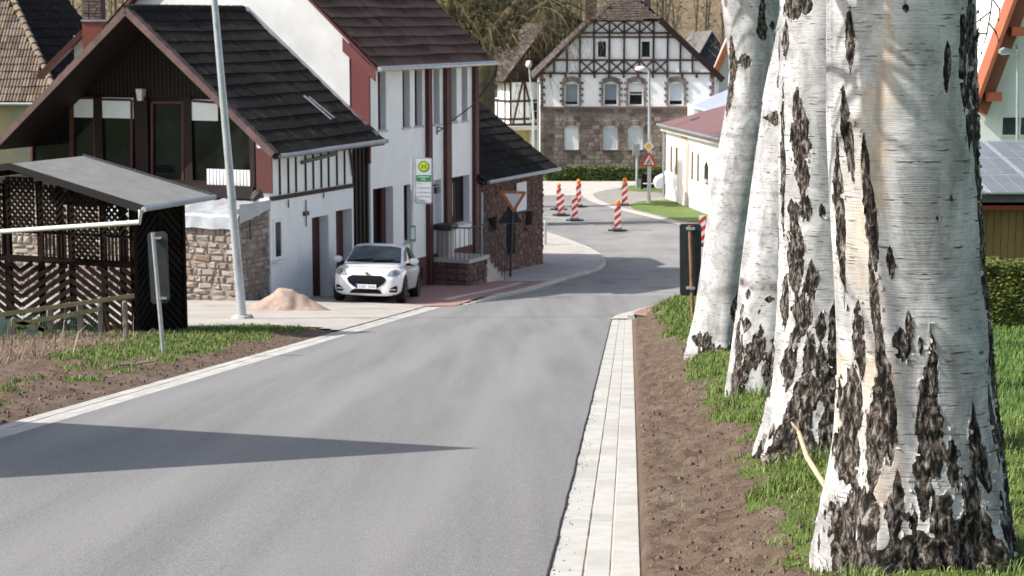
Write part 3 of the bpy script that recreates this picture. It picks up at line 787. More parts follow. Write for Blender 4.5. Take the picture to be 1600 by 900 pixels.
for P in panes:
    fr = MB(); q = [g3(*p) for p in P]
    for i in range(len(q)):
        a, b_ = q[i], q[(i+1) % len(q)]; fr.beam((TG-.04, a[0], a[1]), (TG-.04, b_[0], b_[1]), .07, .1, (1, 0, 0))
    w = fr.build('window', BROWNW, HB)
    MB().prism(q, TG-.015, TG, 'x').build('pane', GLASS, w, sub=HB)
for (x0, x1, y0, y1) in ((113, 150, 153, 183), (158, 208, 153, 184), (299, 340, 156, 188)):
    a, b_ = g3(x0, y1, TG-.06), g3(x1, y0, TG-.06); MB().box(TG-.065, TG-.05, b_[0], a[0], a[1], b_[1]).build('blind', BLIND, HB)
a, b_ = g3(52, 214, TG-.07), g3(112, 154, TG-.07); MB().beam((TG-.11, a[0], a[1]), (TG-.11, b_[0], b_[1]), .06, .03, (1, 0, 0)).build('pale_rail', BLIND, HB)
a, b_ = g3(342, 160, TG-.07), g3(408, 222, TG-.07); MB().beam((TG-.11, a[0], a[1]), (TG-.11, b_[0], b_[1]), .05, .03, (1, 0, 0)).build('pale_rail', BLIND, HB)
MB().box(-.03, -.001, .0, .46, z_gr, zmid-.3).build('corner_render', STUCCO, HB)
MB().box(-.03, TG, .0+.451, .6, zmid-.3, ZE+.4).build('veranda_cheek', DARKW, HB)
for (x0, x1) in ((213, 229), (289, 298), (150, 158), (400.5, 424.5)):
    tq = TG-.1 if x0 < 400 else -.06
    a, b_ = g3(x0, 290, tq), g3(x1, 152 if x1 < 300 else 232, tq); MB().box(tq, tq+.13 if x0 < 400 else -.032, b_[0], a[0], a[1]-.2, b_[1]).build('post', DARKW if x0 < 400 else BROWNW, HB)
# veranda ledge and white slatted boxes
a, b_ = g3(0, 296, -.1), g3(424, 292, -.1); MB().box(-.1, TG, .47, a[0], b_[1]-.35, b_[1]-.02).build('veranda_edge', DARKW, HB)
for (x0, x1, y0, y1) in ((323, 407, 267, 289), (176, 209, 265, 277)):
    a, b_ = g3(x0, y1, .1), g3(x1, y0, .1); n = 16 if x0 > 300 else 7
    bx_ = MB().box(.12, .19, b_[0], a[0], a[1], b_[1]).build('slatted_box', LBLIND, HB)
    for k in range(n):
        s = b_[0]+(a[0]-b_[0])*(k+.5)/n; MB().box(.09, .12, s-.035, s+.03, a[1], b_[1]).build('slat', WPVC, bx_, sub=HB)
a = g3(216.5, 148, TG-.2); MB().prism([(a[0]-.09, a[1]-.17), (a[0]+.05, a[1]-.17), (a[0]+.1, a[1]+.16), (a[0]-.12, a[1]+.16)], TG-.2, TG, 'x').build('wall_lantern', M('frosted_glass', (.6, .58, .52), (.66, .64, .6), 5, .3), HB)
# roof
Vs = Vector((0, S_R+.5, Z_R-ZE)); L_R = Vs.length
T_F, T_B = -.6, T2-.05
rf = MB().prism([(-.5, ZE-.14), (-.5, ZE-.03), (S_R, Z_R-.03), (S_L, ZE-.03), (S_L, ZE-.14), (S_R, Z_R-.2)], T_F, T_B, 'x').build('roof', DARKW, HB)
tiles(rf, HB, (T_F+.1, -.55, ZE-.04), (1, 0, 0), Vs, T_B-T_F-.12, L_R+.03, .36, .47, TB_O, TB_I, hump=.008)
tiles(rf, HB, (T_F+.1, S_L+.05, ZE-.04), (1, 0, 0), (0, -(S_R+.5), Z_R-ZE), T_B-T_F-.12, L_R, .36, .47, TB_O, TB_I, limit=0)
nv = 17; vd = Vs/nv
for k in range(nv):
    p = Vector((T_F, -.5, ZE))+vd*(k+.5); vh = vd.normalized(); nn = Vector((1, 0, 0)).cross(vh)
    m = MB().obox(p+Vector((.07, 0, 0))+nn*.045, vh*(vd.length*.52)+nn*.012, (.11, 0, 0), nn*.02); m.obox(p+Vector((-.03, 0, 0))-nn*.035, vh*(vd.length*.5), (.018, 0, 0), nn*.085); m.build('verge_tile', VERGE_T, rf, sub=HB)
    p = Vector((T_F, S_L, ZE))+Vector((0, -vd.y, vd.z))*(k+.5); vh = Vector((0, -vd.y, vd.z)).normalized(); nn = vh.cross(Vector((1, 0, 0)))
    m = MB().obox(p+Vector((.07, 0, 0))+nn*.045, vh*(vd.length*.52)+nn*.012, (.11, 0, 0), nn*.02); m.obox(p+Vector((-.03, 0, 0))-nn*.035, vh*(vd.length*.5), (.018, 0, 0), nn*.085); m.build('verge_tile', VERGE_T, rf, sub=HB)
for k in range(int((T_B-T_F)/.4)):
    MB().tube([(T_F+.4*k, S_R, Z_R+.02+R.uniform(0, .01)), (T_F+.4*k+.43, S_R, Z_R+.035)], .12, 8).build('ridge_tile', TB_O, rf, sub=HB)
MB().tube([(T_F+.2, -.56, ZE-.06), (T2, -.56, ZE-.02)], .07, 8).build('gutter', ZINC, HB)
p0, p1 = Vector((T_B-.12, -.4, ZE+.10)), Vector((T_B-.12, S_R, Z_R+.10)); MB().beam(p0, p1, .06, .22, (1, 0, 0)).build('flashing', ZINC, HB)
for (px, py, px2, py2) in ((472, 153, 515, 190), (480, 155, 520, 188)):
    def onroof(px, py):
        c = HF.m.inverted() @ Vector((0, 0, CAMZ)); r = HF.m.to_3x3().inverted() @ Vector(ray(px, py)); n = Vector((1, 0, 0)).cross(Vs).normalized()
        k = (Vector((0, -.5, ZE))-c).dot(n)/r.dot(n); return c+r*k+n*.09
    MB().beam(onroof(px, py), onroof(px2, py2), .05, .03, Vector((1, 0, 0)).cross(Vs)).build('roof_rail', GALV, HB)
# ---- chimney behind the ridge
ch = at(148, 50, 57.5); CT = Thing('chimney', 'tall brown brick chimney with a red base behind the timber gable roof', 'chimney', WF, (ch.x, ch.y, 7.6))
MB().box(ch.x-.30, ch.x+.30, ch.y-.3, ch.y+.3, 7.4, 8.98).build('base', M('red_render', (.22, .06, .05), (.26, .08, .06), 4, .8), CT)
MB().box(ch.x-.28, ch.x+.28, ch.y-.26, ch.y+.3, 8.98, 10.4).build('shaft', MORT_D, CT)
masonry(CT, CT, ch.x-.28, ch.x+.28, 8.99, 10.4, ch.y-.29, .2, .085, [], M('chimney_brick', (.15, .10, .085), (.21, .15, .13), 6, .9, rand='obj'), SHB_I, jit=.1, meshes=BRICKS, depth=.06, name='brick')
MB().box(ch.x-.33, ch.x+.33, ch.y-.33, ch.y+.33, 8.93, 8.99).build('collar', ZINC, CT)
wb = at(124, 75, 59); WB = Thing('white_dormer', 'small white rendered gable piece with brown verge beside the chimney', 'dormer', WF, (wb.x, wb.y, 7))
MB().box(wb.x-.14, wb.x+.9, wb.y-.1, wb.y+1, 6.5, 8.5).build('wall', STUCCO, WB)
MB().beam((wb.x-1.2, wb.y-.2, 7.25), (wb.x+.35, wb.y-.2, 8.75), .16, .5).build('verge_board', BROWNW, WB)
# ---- white house
WB0 = T2
WH = Thing('white_house', 'tall white house with oxblood posts and a plum tiled roof by the bus stop', 'house', HF, (WB0, 0, .7))
ZW = hz(680, 100.5, -.45); WL = ht(745, 250); gb0 = .35
wz1, wz0 = hz(635, 110), hz(635, 199)
ups = [(590.5, 603), (629, 640.5), (648, 660), (677.5, 687), (704.5, 713.5), (721.5, 730.5)]
hol = [(ht(a, 155), ht(b, 155), wz0, wz1+(.0 if i else -.0)) for i, (a, b) in enumerate(ups)]
opA = (ht(583, 340), ht(614.5, 340), gb0-.2, hz(598, 293)); opB = (ht(631, 330), ht(646, 330), hz(640, 377), hz(640, 288))
zland = hz(676, 402)
opC = (ht(676, 340), ht(690, 340), zland, hz(683, 281)); opD = (ht(706, 310), ht(733.5, 310), hz(720, 349), hz(720, 275))
MB().wall(WB0, WL, 0, .30, gb0-.3, ZW+.25, hol+[opA, opB, opC, opD]).build('wall', STUCCO, WH)
for i, h in enumerate(hol):
    window(WH, h[0]+.002, h[1]-.002, h[2]+.001, h[3]-.001, .20 if i else .2, BROWNW, GLASS, fw=.05, hbars=(.3,), sill=(ZINC, .24))
MB().box(opA[0]+.001, opA[1]-.001, .42, .48, opA[2], opA[3]+.3).build('entrance_door', DARKW, WH)
MB().box(opA[1]-.25, opA[1]-.0, .26, .34, opA[2], opA[3]-.001).build('door_frame', BROWNW, WH)
window(WH, opB[0]+.002, opB[1]-.002, opB[2], opB[3]-.001, .22, BROWNW, GLASS, fw=.06, sill=(CONC_D, .27))
dr = MB().box(opC[0]+.002, opC[1]-.002, .2, .25, opC[2], opC[3]-.002).build('front_door', LBLIND, WH)
MB().box(opC[0]+.06, opC[0]+.1, .15, .2, zland+1, zland+1.14).build('handle', DSTEEL, dr, sub=WH)
window(WH, opD[0]+.002, opD[1]-.002, opD[2], opD[3]-.001, .22, BROWNW, GLASS, fw=.06, bars=(.5,), sill=(CONC_D, .27))
MB().box(ht(615, 400), WL, -.03, .0, gb0-.3, hz(655, 403)).build('plinth', M('dark_red_plinth', (.10, .042, .038), (.13, .06, .055), 2, .85, .3), WH)
MB().box(ht(655, 425), ht(659, 425), -.034, -.01, hz(657, 438), hz(657, 418)).build('cellar_vent', BLACKM, WH)
for (a, b, lo) in ((664, 672, gb0), (692, 702, hz(697, 352)), (737, 744.5, gb0)):
    MB().box(ht(a, 200)+.02, ht(b, 200)-.1, -.14, -.002, lo, ZW+.05).build('post', BROWNW, WH)
# gable wall, red cladding strip and roof of the white house
SG = HF.hitx(548, 120, WB0-.04).y
S_R2 = 4.9; slope = (hz(505, 2, 1.7)-ZW)/2.2 if False else .92
Z_R2 = ZW + (S_R2+.45)*slope
def wz(s): return Z_R2 - .15 - slope*abs(s-S_R2)
MB().prism([(SG, 1.0), (9.6, 1.0), (9.6, wz(9.6)), (S_R2, wz(S_R2)), (SG, wz(SG))], WB0-.12, WB0+.02, 'x').build('gable_wall', STUCCO2, WH)
MB().prism([(-.03, ZE-.7), (SG, ZE-.7), (SG, wz(SG)), (0, wz(0)), (-.03, wz(0))], WB0-.09, WB0+.0, 'x').build('red_cladding', REDCLAD, WH)
a = HF.hitx(552, 62, WB0-.3)
T_F2, T_B2 = WB0-.42, WL+.35
rf = MB().prism([(-.45, ZW-.1), (-.45, ZW-.02), (S_R2, Z_R2-.02), (2*S_R2+.45, ZW-.02), (2*S_R2+.45, ZW-.1), (S_R2, Z_R2-.16)], T_F2, T_B2, 'x').build('roof', BROWNW, WH)
MB().prism([(-.42, ZW-.42), (-.42, ZW-.1), (.65, ZW+.0+.85), (.65, ZW+.45)], T_F2-.02, T_F2+.02, 'x').build('barge_board', REDCLAD, WH)
Vs2 = Vector((0, S_R2+.45, Z_R2-ZW))
tiles(rf, WH, (T_F2+.02, -.5, ZW-.03), (1, 0, 0), Vs2, T_B2-T_F2-.04, Vs2.length, .34, .44, TP_O, TP_I)
tiles(rf, WH, (T_F2+.02, 2*S_R2+.5, ZW-.03), (1, 0, 0), (0, -Vs2.y, Vs2.z), T_B2-T_F2-.04, Vs2.length, .5, .6, TP_O, TP_I, limit=0)
MB().tube([(T_F2, -.55, ZW-.05), (T_B2+.1, -.55, ZW-.05)], .075, 8).build('gutter', ZINC, WH)
MB().tube([(T_B2+.05, -.55, ZW-.1), (T_B2+.05, -.5, ZW-.5), (T_B2-.35, -.08, ZW-1.2)], .05, 8).build('downpipe', DSTEEL, WH)
a, b_ = HF.hit(683, 210, -.05), HF.hit(730, 172, -1.0)
m = MB().tube([HF.hit(683, 207, -.05), HF.hit(748, 157, -1.1)], .02, 6).tube([HF.hit(683, 198, -.02), HF.hit(695, 201, -.15)], .015, 6).tube([HF.hit(683, 198, -.02), HF.hit(683, 210, -.02)], .02, 6); m.build('flag_bracket', DSTEEL, WH)
# porch lamp
p = HF.hit(683, 300, -.12); TL = Thing('porch_lamp', 'black lantern lamp beside the front door of the white house', 'wall lamp', HF, tuple(p))
MB().box(p.x-.13, p.x+.13, p.y-.05, p.y+.05, p.z-.04, p.z+.16).build('shade', DSTEEL, TL); MB().box(p.x-.2, p.x+.15, p.y-.02, .002, p.z+.2, p.z+.24).build('arm', DSTEEL, TL)
# ---- entrance landing with railing
tl0 = ht(673, 402); LA = Thing('entrance_steps', 'stone landing and steps with black railing in front of the white house', 'steps', HF, (tl0, 0, gb0))
TE = tl0+1.5; SO = -1.32; zf_ = zland
MB().box(tl0+.05, TE-.05, SO+.06, -.035, gb0-.5, zf_-.12).build('landing', MORT_D, LA)
masonry(LA, LA, SO+.02, -.04, gb0-.2, zf_-.12, tl0+.04, .36, .2, [], M('landing_stone', (1, 1, 1), None, 6, .9, .7, 50, rand='obj', stops=[(0, (.11, .075, .07)), (1, (.19, .13, .115))]), SHB_I, axis='y')
masonry(LA, LA, tl0+.04, TE, gb0-.2, zf_-.12, SO+.02, .4, .2, [], M('landing_stone', (1, 1, 1), None, 6, .9, .7, 50, rand='obj', stops=[(0, (.11, .075, .07)), (1, (.19, .13, .115))]), SHB_I)
MB().box(tl0-.04, TE+.02, SO-.05, -.036, zf_-.12, zf_).build('landing_slab', CONC_D, LA)
for k in range(5):
    z1 = zf_-.17*(k+1); MB().box(TE+.28*k, TE+.28*(k+1)+.02, SO+.05, -.04, gb0-.6, z1).build('step', CONC_D, LA)
rl = MB().tube([(tl0+.03, -.05, zf_+1.0), (tl0+.03, SO, zf_+1.0), (TE, SO, zf_+1.02), (TE+1.5, SO, zf_-.1), (TE+1.5, SO, zf_-.85)], .025, 6).build('handrail', DSTEEL, LA)
for k in range(9):
    s = -.08+(SO+.08)*k/8; MB().tube([(tl0+.03, s, zf_), (tl0+.03, s, zf_+1.0)], .012, 5).build('baluster', DSTEEL, LA)
for k in range(8):
    t = tl0+.15+(TE-tl0-.15)*k/7; MB().tube([(t, SO, zf_), (t, SO, zf_+1.0)], .012, 5).build('baluster', DSTEEL, LA)
for k in range(6):
    t = TE+.25*k+.1; MB().tube([(t, SO, zf_-.17*k-.2), (t, SO, zf_+.95-.19*k)], .012, 5).build('baluster', DSTEEL, LA)
pc = HF.hit(697, 400, -.35); PB = Thing('stone_pillar', 'short pale pillar carrying a dark plant trough behind the railing', 'pillar', HF, (pc.x, pc.y, zf_))
MB().box(pc.x-.2, pc.x+.2, pc.y-.2, pc.y+.2, zf_, zf_+.88).build('shaft', CONC_D, PB)
MB().box(pc.x-.28, pc.x+.28, pc.y-.3, pc.y+.3, zf_+.88, zf_+1.06).build('trough', DSTEEL, PB)
# ---- brick shed
t0 = WL+.02; t1 = ht(850, 400); zs0 = -.25
SH = Thing('stone_shed', 'low dark sandstone shed with black tiled roof at the street corner', 'shed', HF, (t0, 0, 0))
zse = hz(820, 271, -.3)
hs = [(ht(764.5, 352), ht(777, 352), hz(770, 363), hz(770, 340)), (ht(822, 341), ht(833, 341), hz(827, 352), hz(827, 330)), (ht(820.5, 358), ht(824.5, 358), hz(822, 360.5), hz(822, 356))]
MB().wall(t0, t1, .05, .3, zs0, zse+.1, hs).build('wall', MORT_D, SH)
masonry(SH, SH, t0, t1, zs0+.1, zse-.02, .04, .38, .19, hs, SHB_O, SHB_I, jit=.3, limit=300)
for h in hs: MB().box(h[0], h[1], .25, .3, h[2], h[3]).build('vent', BLACKM, SH)
MB().wall(.05, 7.2, t1-.35, .3, zs0, zse+.1, axis='y').build('end_wall', MORT_D, SH)
masonry(SH, SH, t0+.02, t1+.06, zs0-.1, zs0+.55, -.03, .5, .3, [], SHB_O, SHB_I, limit=300, name='plinth_stone')
SR3 = 3.7; sl3 = .74; ZR3 = zse+(SR3+.35)*sl3
rf = MB().prism([(-.35, zse-.08), (-.35, zse), (SR3, ZR3), (2*SR3+.35, zse), (2*SR3+.35, zse-.08), (SR3, ZR3-.1)], t0-.3, t1+.3, 'x').build('roof', TIMB, SH)
MB().prism([(.1, zse), (7.3, zse), (SR3, ZR3-.15)], t1-.3, t1-.05, 'x').build('end_gable', MORT_D, SH)
Vs3 = Vector((0, SR3+.35, ZR3-zse))
tiles(rf, SH, (t0-.3, -.4, zse-.01), (1, 0, 0), Vs3, t1-t0+.62, Vs3.length, .36, .42, TB_O, TB_I)
MB().tube([(t0-.1, -.46, zse-.04), (t1+.4, -.46, zse-.04)], .065, 8).build('gutter', ZINC, SH)
for k in range(11):
    t = t0+.2+k*(t1-t0)/11; MB().box(t, t+.09, -.33, .04, zse-.14, zse-.03).build('rafter_end', TIMB, SH)
MB().tube([(t0+.32, -.02, zs0+.4), (t0+.32, -.02, hz(753, 300))], .05, 8).build('downpipe', GALV, SH)
a, b_ = HF.hit(807.5, 331, -.03), HF.hit(823, 283, -.03)
po = MB().box(a.x, b_.x, -.03, -.01, a.z, b_.z).build('notice_board', M('notice_paper', (.62, .64, .68), (.7, .72, .75), 6, .6)); tag(po, 'white notice board high on the wall of the sandstone shed', 'notice board'); po.matrix_world = HF.m
# ---- old barn with mossy hip roof at the far left
bq = at(93, 160, 64); bz = bq.z
OB = Thing('old_barn', 'old barn with a mossy hipped pantile roof behind the lattice carport', 'barn', WF, (bq.x-4, bq.y, 1))
pk = at(16, -8, 68.0)
wl = MB().box(bq.x-14, bq.x-.3, bq.y+.3, bq.y+8, .5, bz); wl.build('wall', M('flaking_plaster', (.38, .34, .27), (.30, .28, .24), 2, .95, .6, 30, dirt=(.45, .38, .16), dscale=.8), OB)
Vb = Vector((0, pk.y-bq.y, pk.z-bz)); 
rf = MB().add([(bq.x-14, bq.y, bz-.05), (bq.x, bq.y, bz-.05), (pk.x+.05, pk.y, pk.z-.05), (bq.x-14, pk.y, pk.z-.05), (bq.x+1.2, bq.y+10, bz-.05), (pk.x+.4, bq.y+10, pk.z-.05)], [(0, 1, 2, 3), (1, 4, 5, 2)]).build('roof', DARKW, OB)
hipx = lambda v: bq.x - (bq.x-pk.x)*v/Vb.length
tiles(rf, OB, (bq.x-6.2, bq.y-.03, bz), (1, 0, 0), Vb, 6.2, Vb.length, .22, .36, TO_O, TO_I, hump=.035, wfun=lambda u, v: bq.x-6.2+u < hipx(v)-.05)
U2 = Vector((1.2, 10, 0)).normalized(); hp = Vector((pk.x-bq.x, pk.y-bq.y, pk.z-bz)); V2 = hp - U2*hp.dot(U2)
ofs = hp.dot(U2)
tiles(rf, OB, (bq.x, bq.y, bz), U2, V2, 9, V2.length, .26, .38, TB_O, TB_I, hump=.03, limit=0, wfun=lambda u, v: u > ofs*v/V2.length)
n = 16
for k in range(n):
    a = Vector((bq.x, bq.y, bz)); m = MB().tube([a+hp*(k/n)+Vector((0, 0, .09)), a+hp*((k+1.12)/n)+Vector((0, 0, .05))], [.12, .10], 8); m.build('hip_tile', TO_O, rf, sub=OB)
MB().tube([(bq.x-10, bq.y-.08, bz-.05), (bq.x+.1, bq.y-.08, bz-.05)], .06, 6).build('gutter', ZINC, OB)
# ------------------------------------------------------------------ rubble stone wall with plastic sheet
tb = HF.hit(375, 470, 0).x
zt_, zb_ = 3.82, 1.25
SW = Thing('stone_wall', 'rough rubble stone wall block under a silver plastic sheet in front of the gable', 'wall', HF, (tb, 0, zb_))
MB().box(tb+.06, -.04, .06, 9.0, zb_-.5, zt_-.02).build('core', MORT, SW)
masonry(SW, SW, .0, 4.2, zb_-.1, zt_, tb+.045, .31, .18, [], RUB_O, RUB_I, axis='y', jit=.8, limit=300, depth=.12)
masonry(SW, SW, 4.2, 9.0, zb_-.1, zt_, tb+.045, .31, .18, [], RUB_O, RUB_I, axis='y', jit=.8, limit=0, depth=.12)
masonry(SW, SW, tb+.02, -.04, zb_-.1, zt_+.25, .045, .29, .18, [], RUB_O, RUB_I, jit=.75, limit=300, depth=.12)
MB().tube([(tb+.5, -.05, zt_-.6), (tb+.5, -.05, zt_+.15)], .02, 6).build('wall_anchor', DSTEEL, SW)
def tarp():
    n, m = 60, 26; V = []; F = []
    for j in range(m):
        for i in range(n):
            s = -.06+4.3*i/(n-1); q = j/(m-1)*2.4    # from the front drip edge up and over
            w = .045*(sfn(s*2.2, q*1.3, oct=3)-.5)*2 + .02*math.sin(s*9+q*3+3*sn(s, q))
            if q < .42: t, z = tb-.05-w*.7-(.03), zt_-.30+q*1.0 + .05*sn(s*3, 1.2)
            else: t, z = tb-.05+(q-.42)*.95, zt_+.10+(q-.42)*.13 + w*1.2
            V.append(Vector((t, s, z))-Vector(SW.b)+Vector((0, 0, 0)) if False else (t, s, z)); 
    for j in range(m-1):
        for i in range(n-1): F.append((j*n+i, j*n+i+1, (j+1)*n+i+1, (j+1)*n+i))
    return V, F
TARP = M('silver_plastic_sheet', (.30, .32, .35), (.44, .46, .49), 3, .35, .3, 25, spec=.5)
V, F = tarp(); m = MB().add(V, F); o = m.build('plastic_sheet', TARP, smooth='all'); o.matrix_world = HF.m
# side flap folded over the corner, and a loose end
m = MB(); n = 20; V = []
for j in range(6):
    for i in range(n):
        t = tb-.06+(abs(tb)-.05)*i/(n-1); z = zt_+.36-.10*j*(1-.55*i/n)+.04*sn(t*4, j)
        V.append((t, -.05-.05*sn(t*5, j*.8), z))
m = MB().add(V, [(j*n+i, j*n+i+1, (j+1)*n+i+1, (j+1)*n+i) for j in range(5) for i in range(n-1)]); f2 = m.build('flap', TARP, o, smooth='all')
tag(o, 'crumpled silver plastic sheet draped over the rubble stone wall', 'plastic sheet')
m = MB().tube([(-.75, .1, zt_+.42), (-.6, .05, zt_+.55), (-.45, .1, zt_+.58), (-.2, .12, zt_+.45)], [.08, .13, .12, .05], 8); o = m.build('rolled_sheet', DSTEEL); o.matrix_world = HF.m
tag(o, 'small dark roll lying on the plastic sheet by the house corner', 'roll')
# sand pile
sp_ = G(448, 484); V = []; F = []; n = 46
for j in range(n):
    for i in range(n):
        x, y = (i/(n-1)-.5)*2.6, (j/(n-1)-.5)*2.6
        r = math.hypot(x*.78+.05, y*.9); r2 = math.hypot(x+.02, y*1.0)
        h = .42*max(0, 1-math.hypot(x+.18, y)/.80)**1.1 + .22*max(0, 1-math.hypot(x-.42, y+.1)/.75) + .08*max(0, 1-r2/1.2) + .06*max(0, 1-r/1.25) + .16*(sfn(x*2.2+5, y*2.2, oct=5)-.5)*min(1, 3*max(0, 1-r2/1.1)) - (.10*sm(1-abs(x-.28)/.14)*sm((.2-y)/.5)*max(0, 1-r2) )
        V.append((x+sp_.x, y+sp_.y, H(sp_.x+x, sp_.y+y)+h-.03))
o = npmesh('sand_pile', V, [(j*n+i, j*n+i+1, (j+1)*n+i+1, (j+1)*n+i) for j in range(n-1) for i in range(n-1)], M('pink_sand', (.28, .205, .16), (.38, .295, .24), 8, .95, .6, 70, fine=(150, .2)), smooth=True)
tag(o, 'heap of pinkish sand on the driveway beside the stone wall', 'sand pile')
# ------------------------------------------------------------------ lattice carport
oc = at(213, 524, 33.0); CF = Frame((oc.x, oc.y, 0), HF.a); zc = oc.z
CP = Thing('lattice_carport', 'dark wooden carport with lattice walls and a shallow grey felt roof', 'carport', CF, (0, 0, zc))
LW = M('dark_lattice_wood', (.009, .0065, .006), (.019, .013, .011), 6, .9, .5, 60, rand='obj', rv=.3, spec=.06)
cz = lambda px, py: CF.hitx(px, py, 0)
SRC = CF.hitx(15, 257, -.3).y; zT, zR, zBm, zU = cz(200, 312).z, CF.hitx(15, 257, -.3).z-.07, cz(120, 408).z, cz(120, 366).z
W_, D_ = 6.4, 1.62
sl4 = (zR-zT)/(SRC+.42)
def ctop(s): return zT + .02 + sl4*min(s, 2*SRC-s if s > SRC else s) - .12
posts = [cz(p, 400).y for p in (208, 160, 110, 62, 12)]; posts += [posts[-1]+.62*k for k in (1, 2, 3, 4)]
posts = [0.04]+posts[1:]
for i, s in enumerate(posts): MB().box(0, .09, s-.045, s+.045, zc-.2, ctop(s)).build('post', LW, CP)
for i in range(len(posts)): MB().box(D_-.09, D_, posts[i]-.045, posts[i]+.045, zc-.4, ctop(posts[i])).build('post', LW, CP) if i % 2 == 0 else None
smax = posts[-1]
MB().box(-.012, .0, .04, smax, zBm-.07, zBm+.05).build('rail', LW, CP)
MB().box(-.012, .0, .04, smax, zU-.03, zU+.03).build('rail', LW, CP)
m = MB(); m.prism([(-.05, zT-.12), (SRC, zR-.12), (6.15, zT-.12), (6.15, zT+.02), (SRC, zR+.02), (-.05, zT+.02)], -.02, .05, 'x'); m.build('fascia_beam', LW, CP)
def clipd(c, sgn, a0, a1, z0, z1):   # line z = sgn*a*k + c inside a box
    pts = []
    k = sgn
    for a in (a0, a1):
        z = k*a+c
        if z0 <= z <= z1: pts.append((a, z))
    for z in (z0, z1):
        a = (z-c)/k
        if a0 < a < a1: pts.append((a, z))
    return (pts[0], pts[1]) if len(pts) >= 2 else None
def slats(a0, a1, z0, z1, k, sp, w, x, lab='slat', axis='x', ztopf=None, n0=0):
    cs = [z0-k*a for a in (a0, a1)]+[z1-k*a for a in (a0, a1)]; c = min(cs)+sp*.5
    while c < max(cs):
        q = clipd(c, k, a0, a1, z0, z1)
        if q and math.hypot(q[0][0]-q[1][0], q[0][1]-q[1][1]) > .06:
            if axis == 'x': MB().beam((x, q[0][0], q[0][1]), (x, q[1][0], q[1][1]), w, .018, (1, 0, 0)).build(lab, LW, CP)
            else: MB().beam((q[0][0], x, q[0][1]), (q[1][0], x, q[1][1]), w, .018, (0, 1, 0)).build(lab, LW, CP)
        c += sp
for i in range(len(posts)-1):
    a0, a1 = posts[i]+.045, posts[i+1]-.045
    if i < 5:
        slats(a0, a1, zU+.03 if i % 2 == 0 or i == 3 else zBm+.05, ctop((a0+a1)/2), 1.0, .125, .046, -.03)
        slats(a0, a1, zU+.03 if i % 2 == 0 or i == 3 else zBm+.05, ctop((a0+a1)/2), -1.0, .125, .046, -.05)
        if i % 2 == 0:
            n = 7
            for q in range(n):
                s = a0+(a1-a0)*(q+.5)/n; MB().box(-.03, -.01, s-.022, s+.022, zBm+.05, zU-.03).build('slat', LW, CP)
lb = [cz(208, 500).y, cz(115, 500).y, cz(37, 500).y, cz(-40, 500).y, cz(-120, 500).y]; lb[0] = .05
for i in range(4):
    slats(lb[i], lb[i+1], zc-.1, zBm-.07, .62 if i % 2 == 0 else -.62, .155, .088, -.035)
# right wall: dense diagonal boards between dark posts
for a, b_ in ((.0, .09), (D_*.5-.05, D_*.5+.05), (D_-.09, D_)): MB().box(a, b_, -.0, .09, zc-.5, zT-.06).build('post', LW, CP)
MB().box(.09, D_-.09, .045, .06, zc-.5, zT-.1).build('wall_board', LW, CP)
for k_ in (0, 1):
    a0, a1 = (.1, D_*.5-.06) if k_ == 0 else (D_*.5+.06, D_-.1)
    slats(a0, a1, zc-.1, zT-.1, .8 if k_ == 0 else -.8, .16, .08, .02, axis='y')
# roof
FELT = M('grey_roofing_felt', (.16, .16, .155), (.21, .21, .205), 3, .9, .3, 60, dirt=(.16, .16, .15), dscale=2)
rf = MB().prism([(-.42, zT-.10), (SRC, zR+.04), (6.5, zT-.10), (6.5, zT-.06), (SRC, zR+.08), (-.42, zT-.06)], -.3, D_+.22, 'x').build('roof', FELT, CP)
m = MB().prism([(-.44, zT-.20), (SRC, zR-.02), (6.5, zT-.20), (6.5, zT-.03), (SRC, zR+.10), (-.44, zT-.05)], -.32, -.30, 'x'); m.build('fascia', BLACKM, CP)
m = MB().prism([(-.44, zT-.12), (SRC, zR-.02), (SRC, zR+.12), (-.44, zT-.02)], D_+.22, D_+.24, 'x'); m.build('fascia', DSTEEL, CP)
MB().tube([(-.38, -.48, zT-.11), (D_+.24, -.48, zT-.09)], .05, 8).build('gutter', ZINC, CP)
a = CF.hitx(0, 362, -.42); b_ = Vector((-.42, -.42, zT-.33)); aa = b_ + (Vector((-.42, a.y, a.z))-b_)*1.6
MB().tube([(-.38, -.42, zT-.12), b_, aa], .042, 10).build('drain_pipe', M('cream_pipe', (.62, .62, .54), (.70, .70, .62), 4, .4), CP, smooth=True)
# leaning lamp pole with concrete foot
lp = G(379, 499)
LP = Thing('lamp_post', 'tall leaning galvanised lamp post standing at the edge of the driveway', 'street lamp', WF, tuple(lp))
tp = at(335, 0, lp.y-.1); dv = (tp-lp)
MB().tube([lp+Vector((0, 0, -.1)), lp+dv*.5, tp, lp+dv*1.75], [.105, .085, .07, .05], 16).build('pole', GALV, LP, smooth=True)
MB().lathe([(0, .1), (.22, .09), (.25, .02), (.27, -.3)], lp, 10).build('foot', CONC_D, LP)
e_ = lp+dv*1.75; MB().tube([e_, e_+Vector((.6, .2, .15)), e_+Vector((1.4, .4, .2))], .04, 8).build('arm', GALV, LP)
MB().box(e_.x+1.2, e_.x+1.9, e_.y+.3, e_.y+.55, e_.z+.12, e_.z+.24).build('lamp_head', GALV, LP)
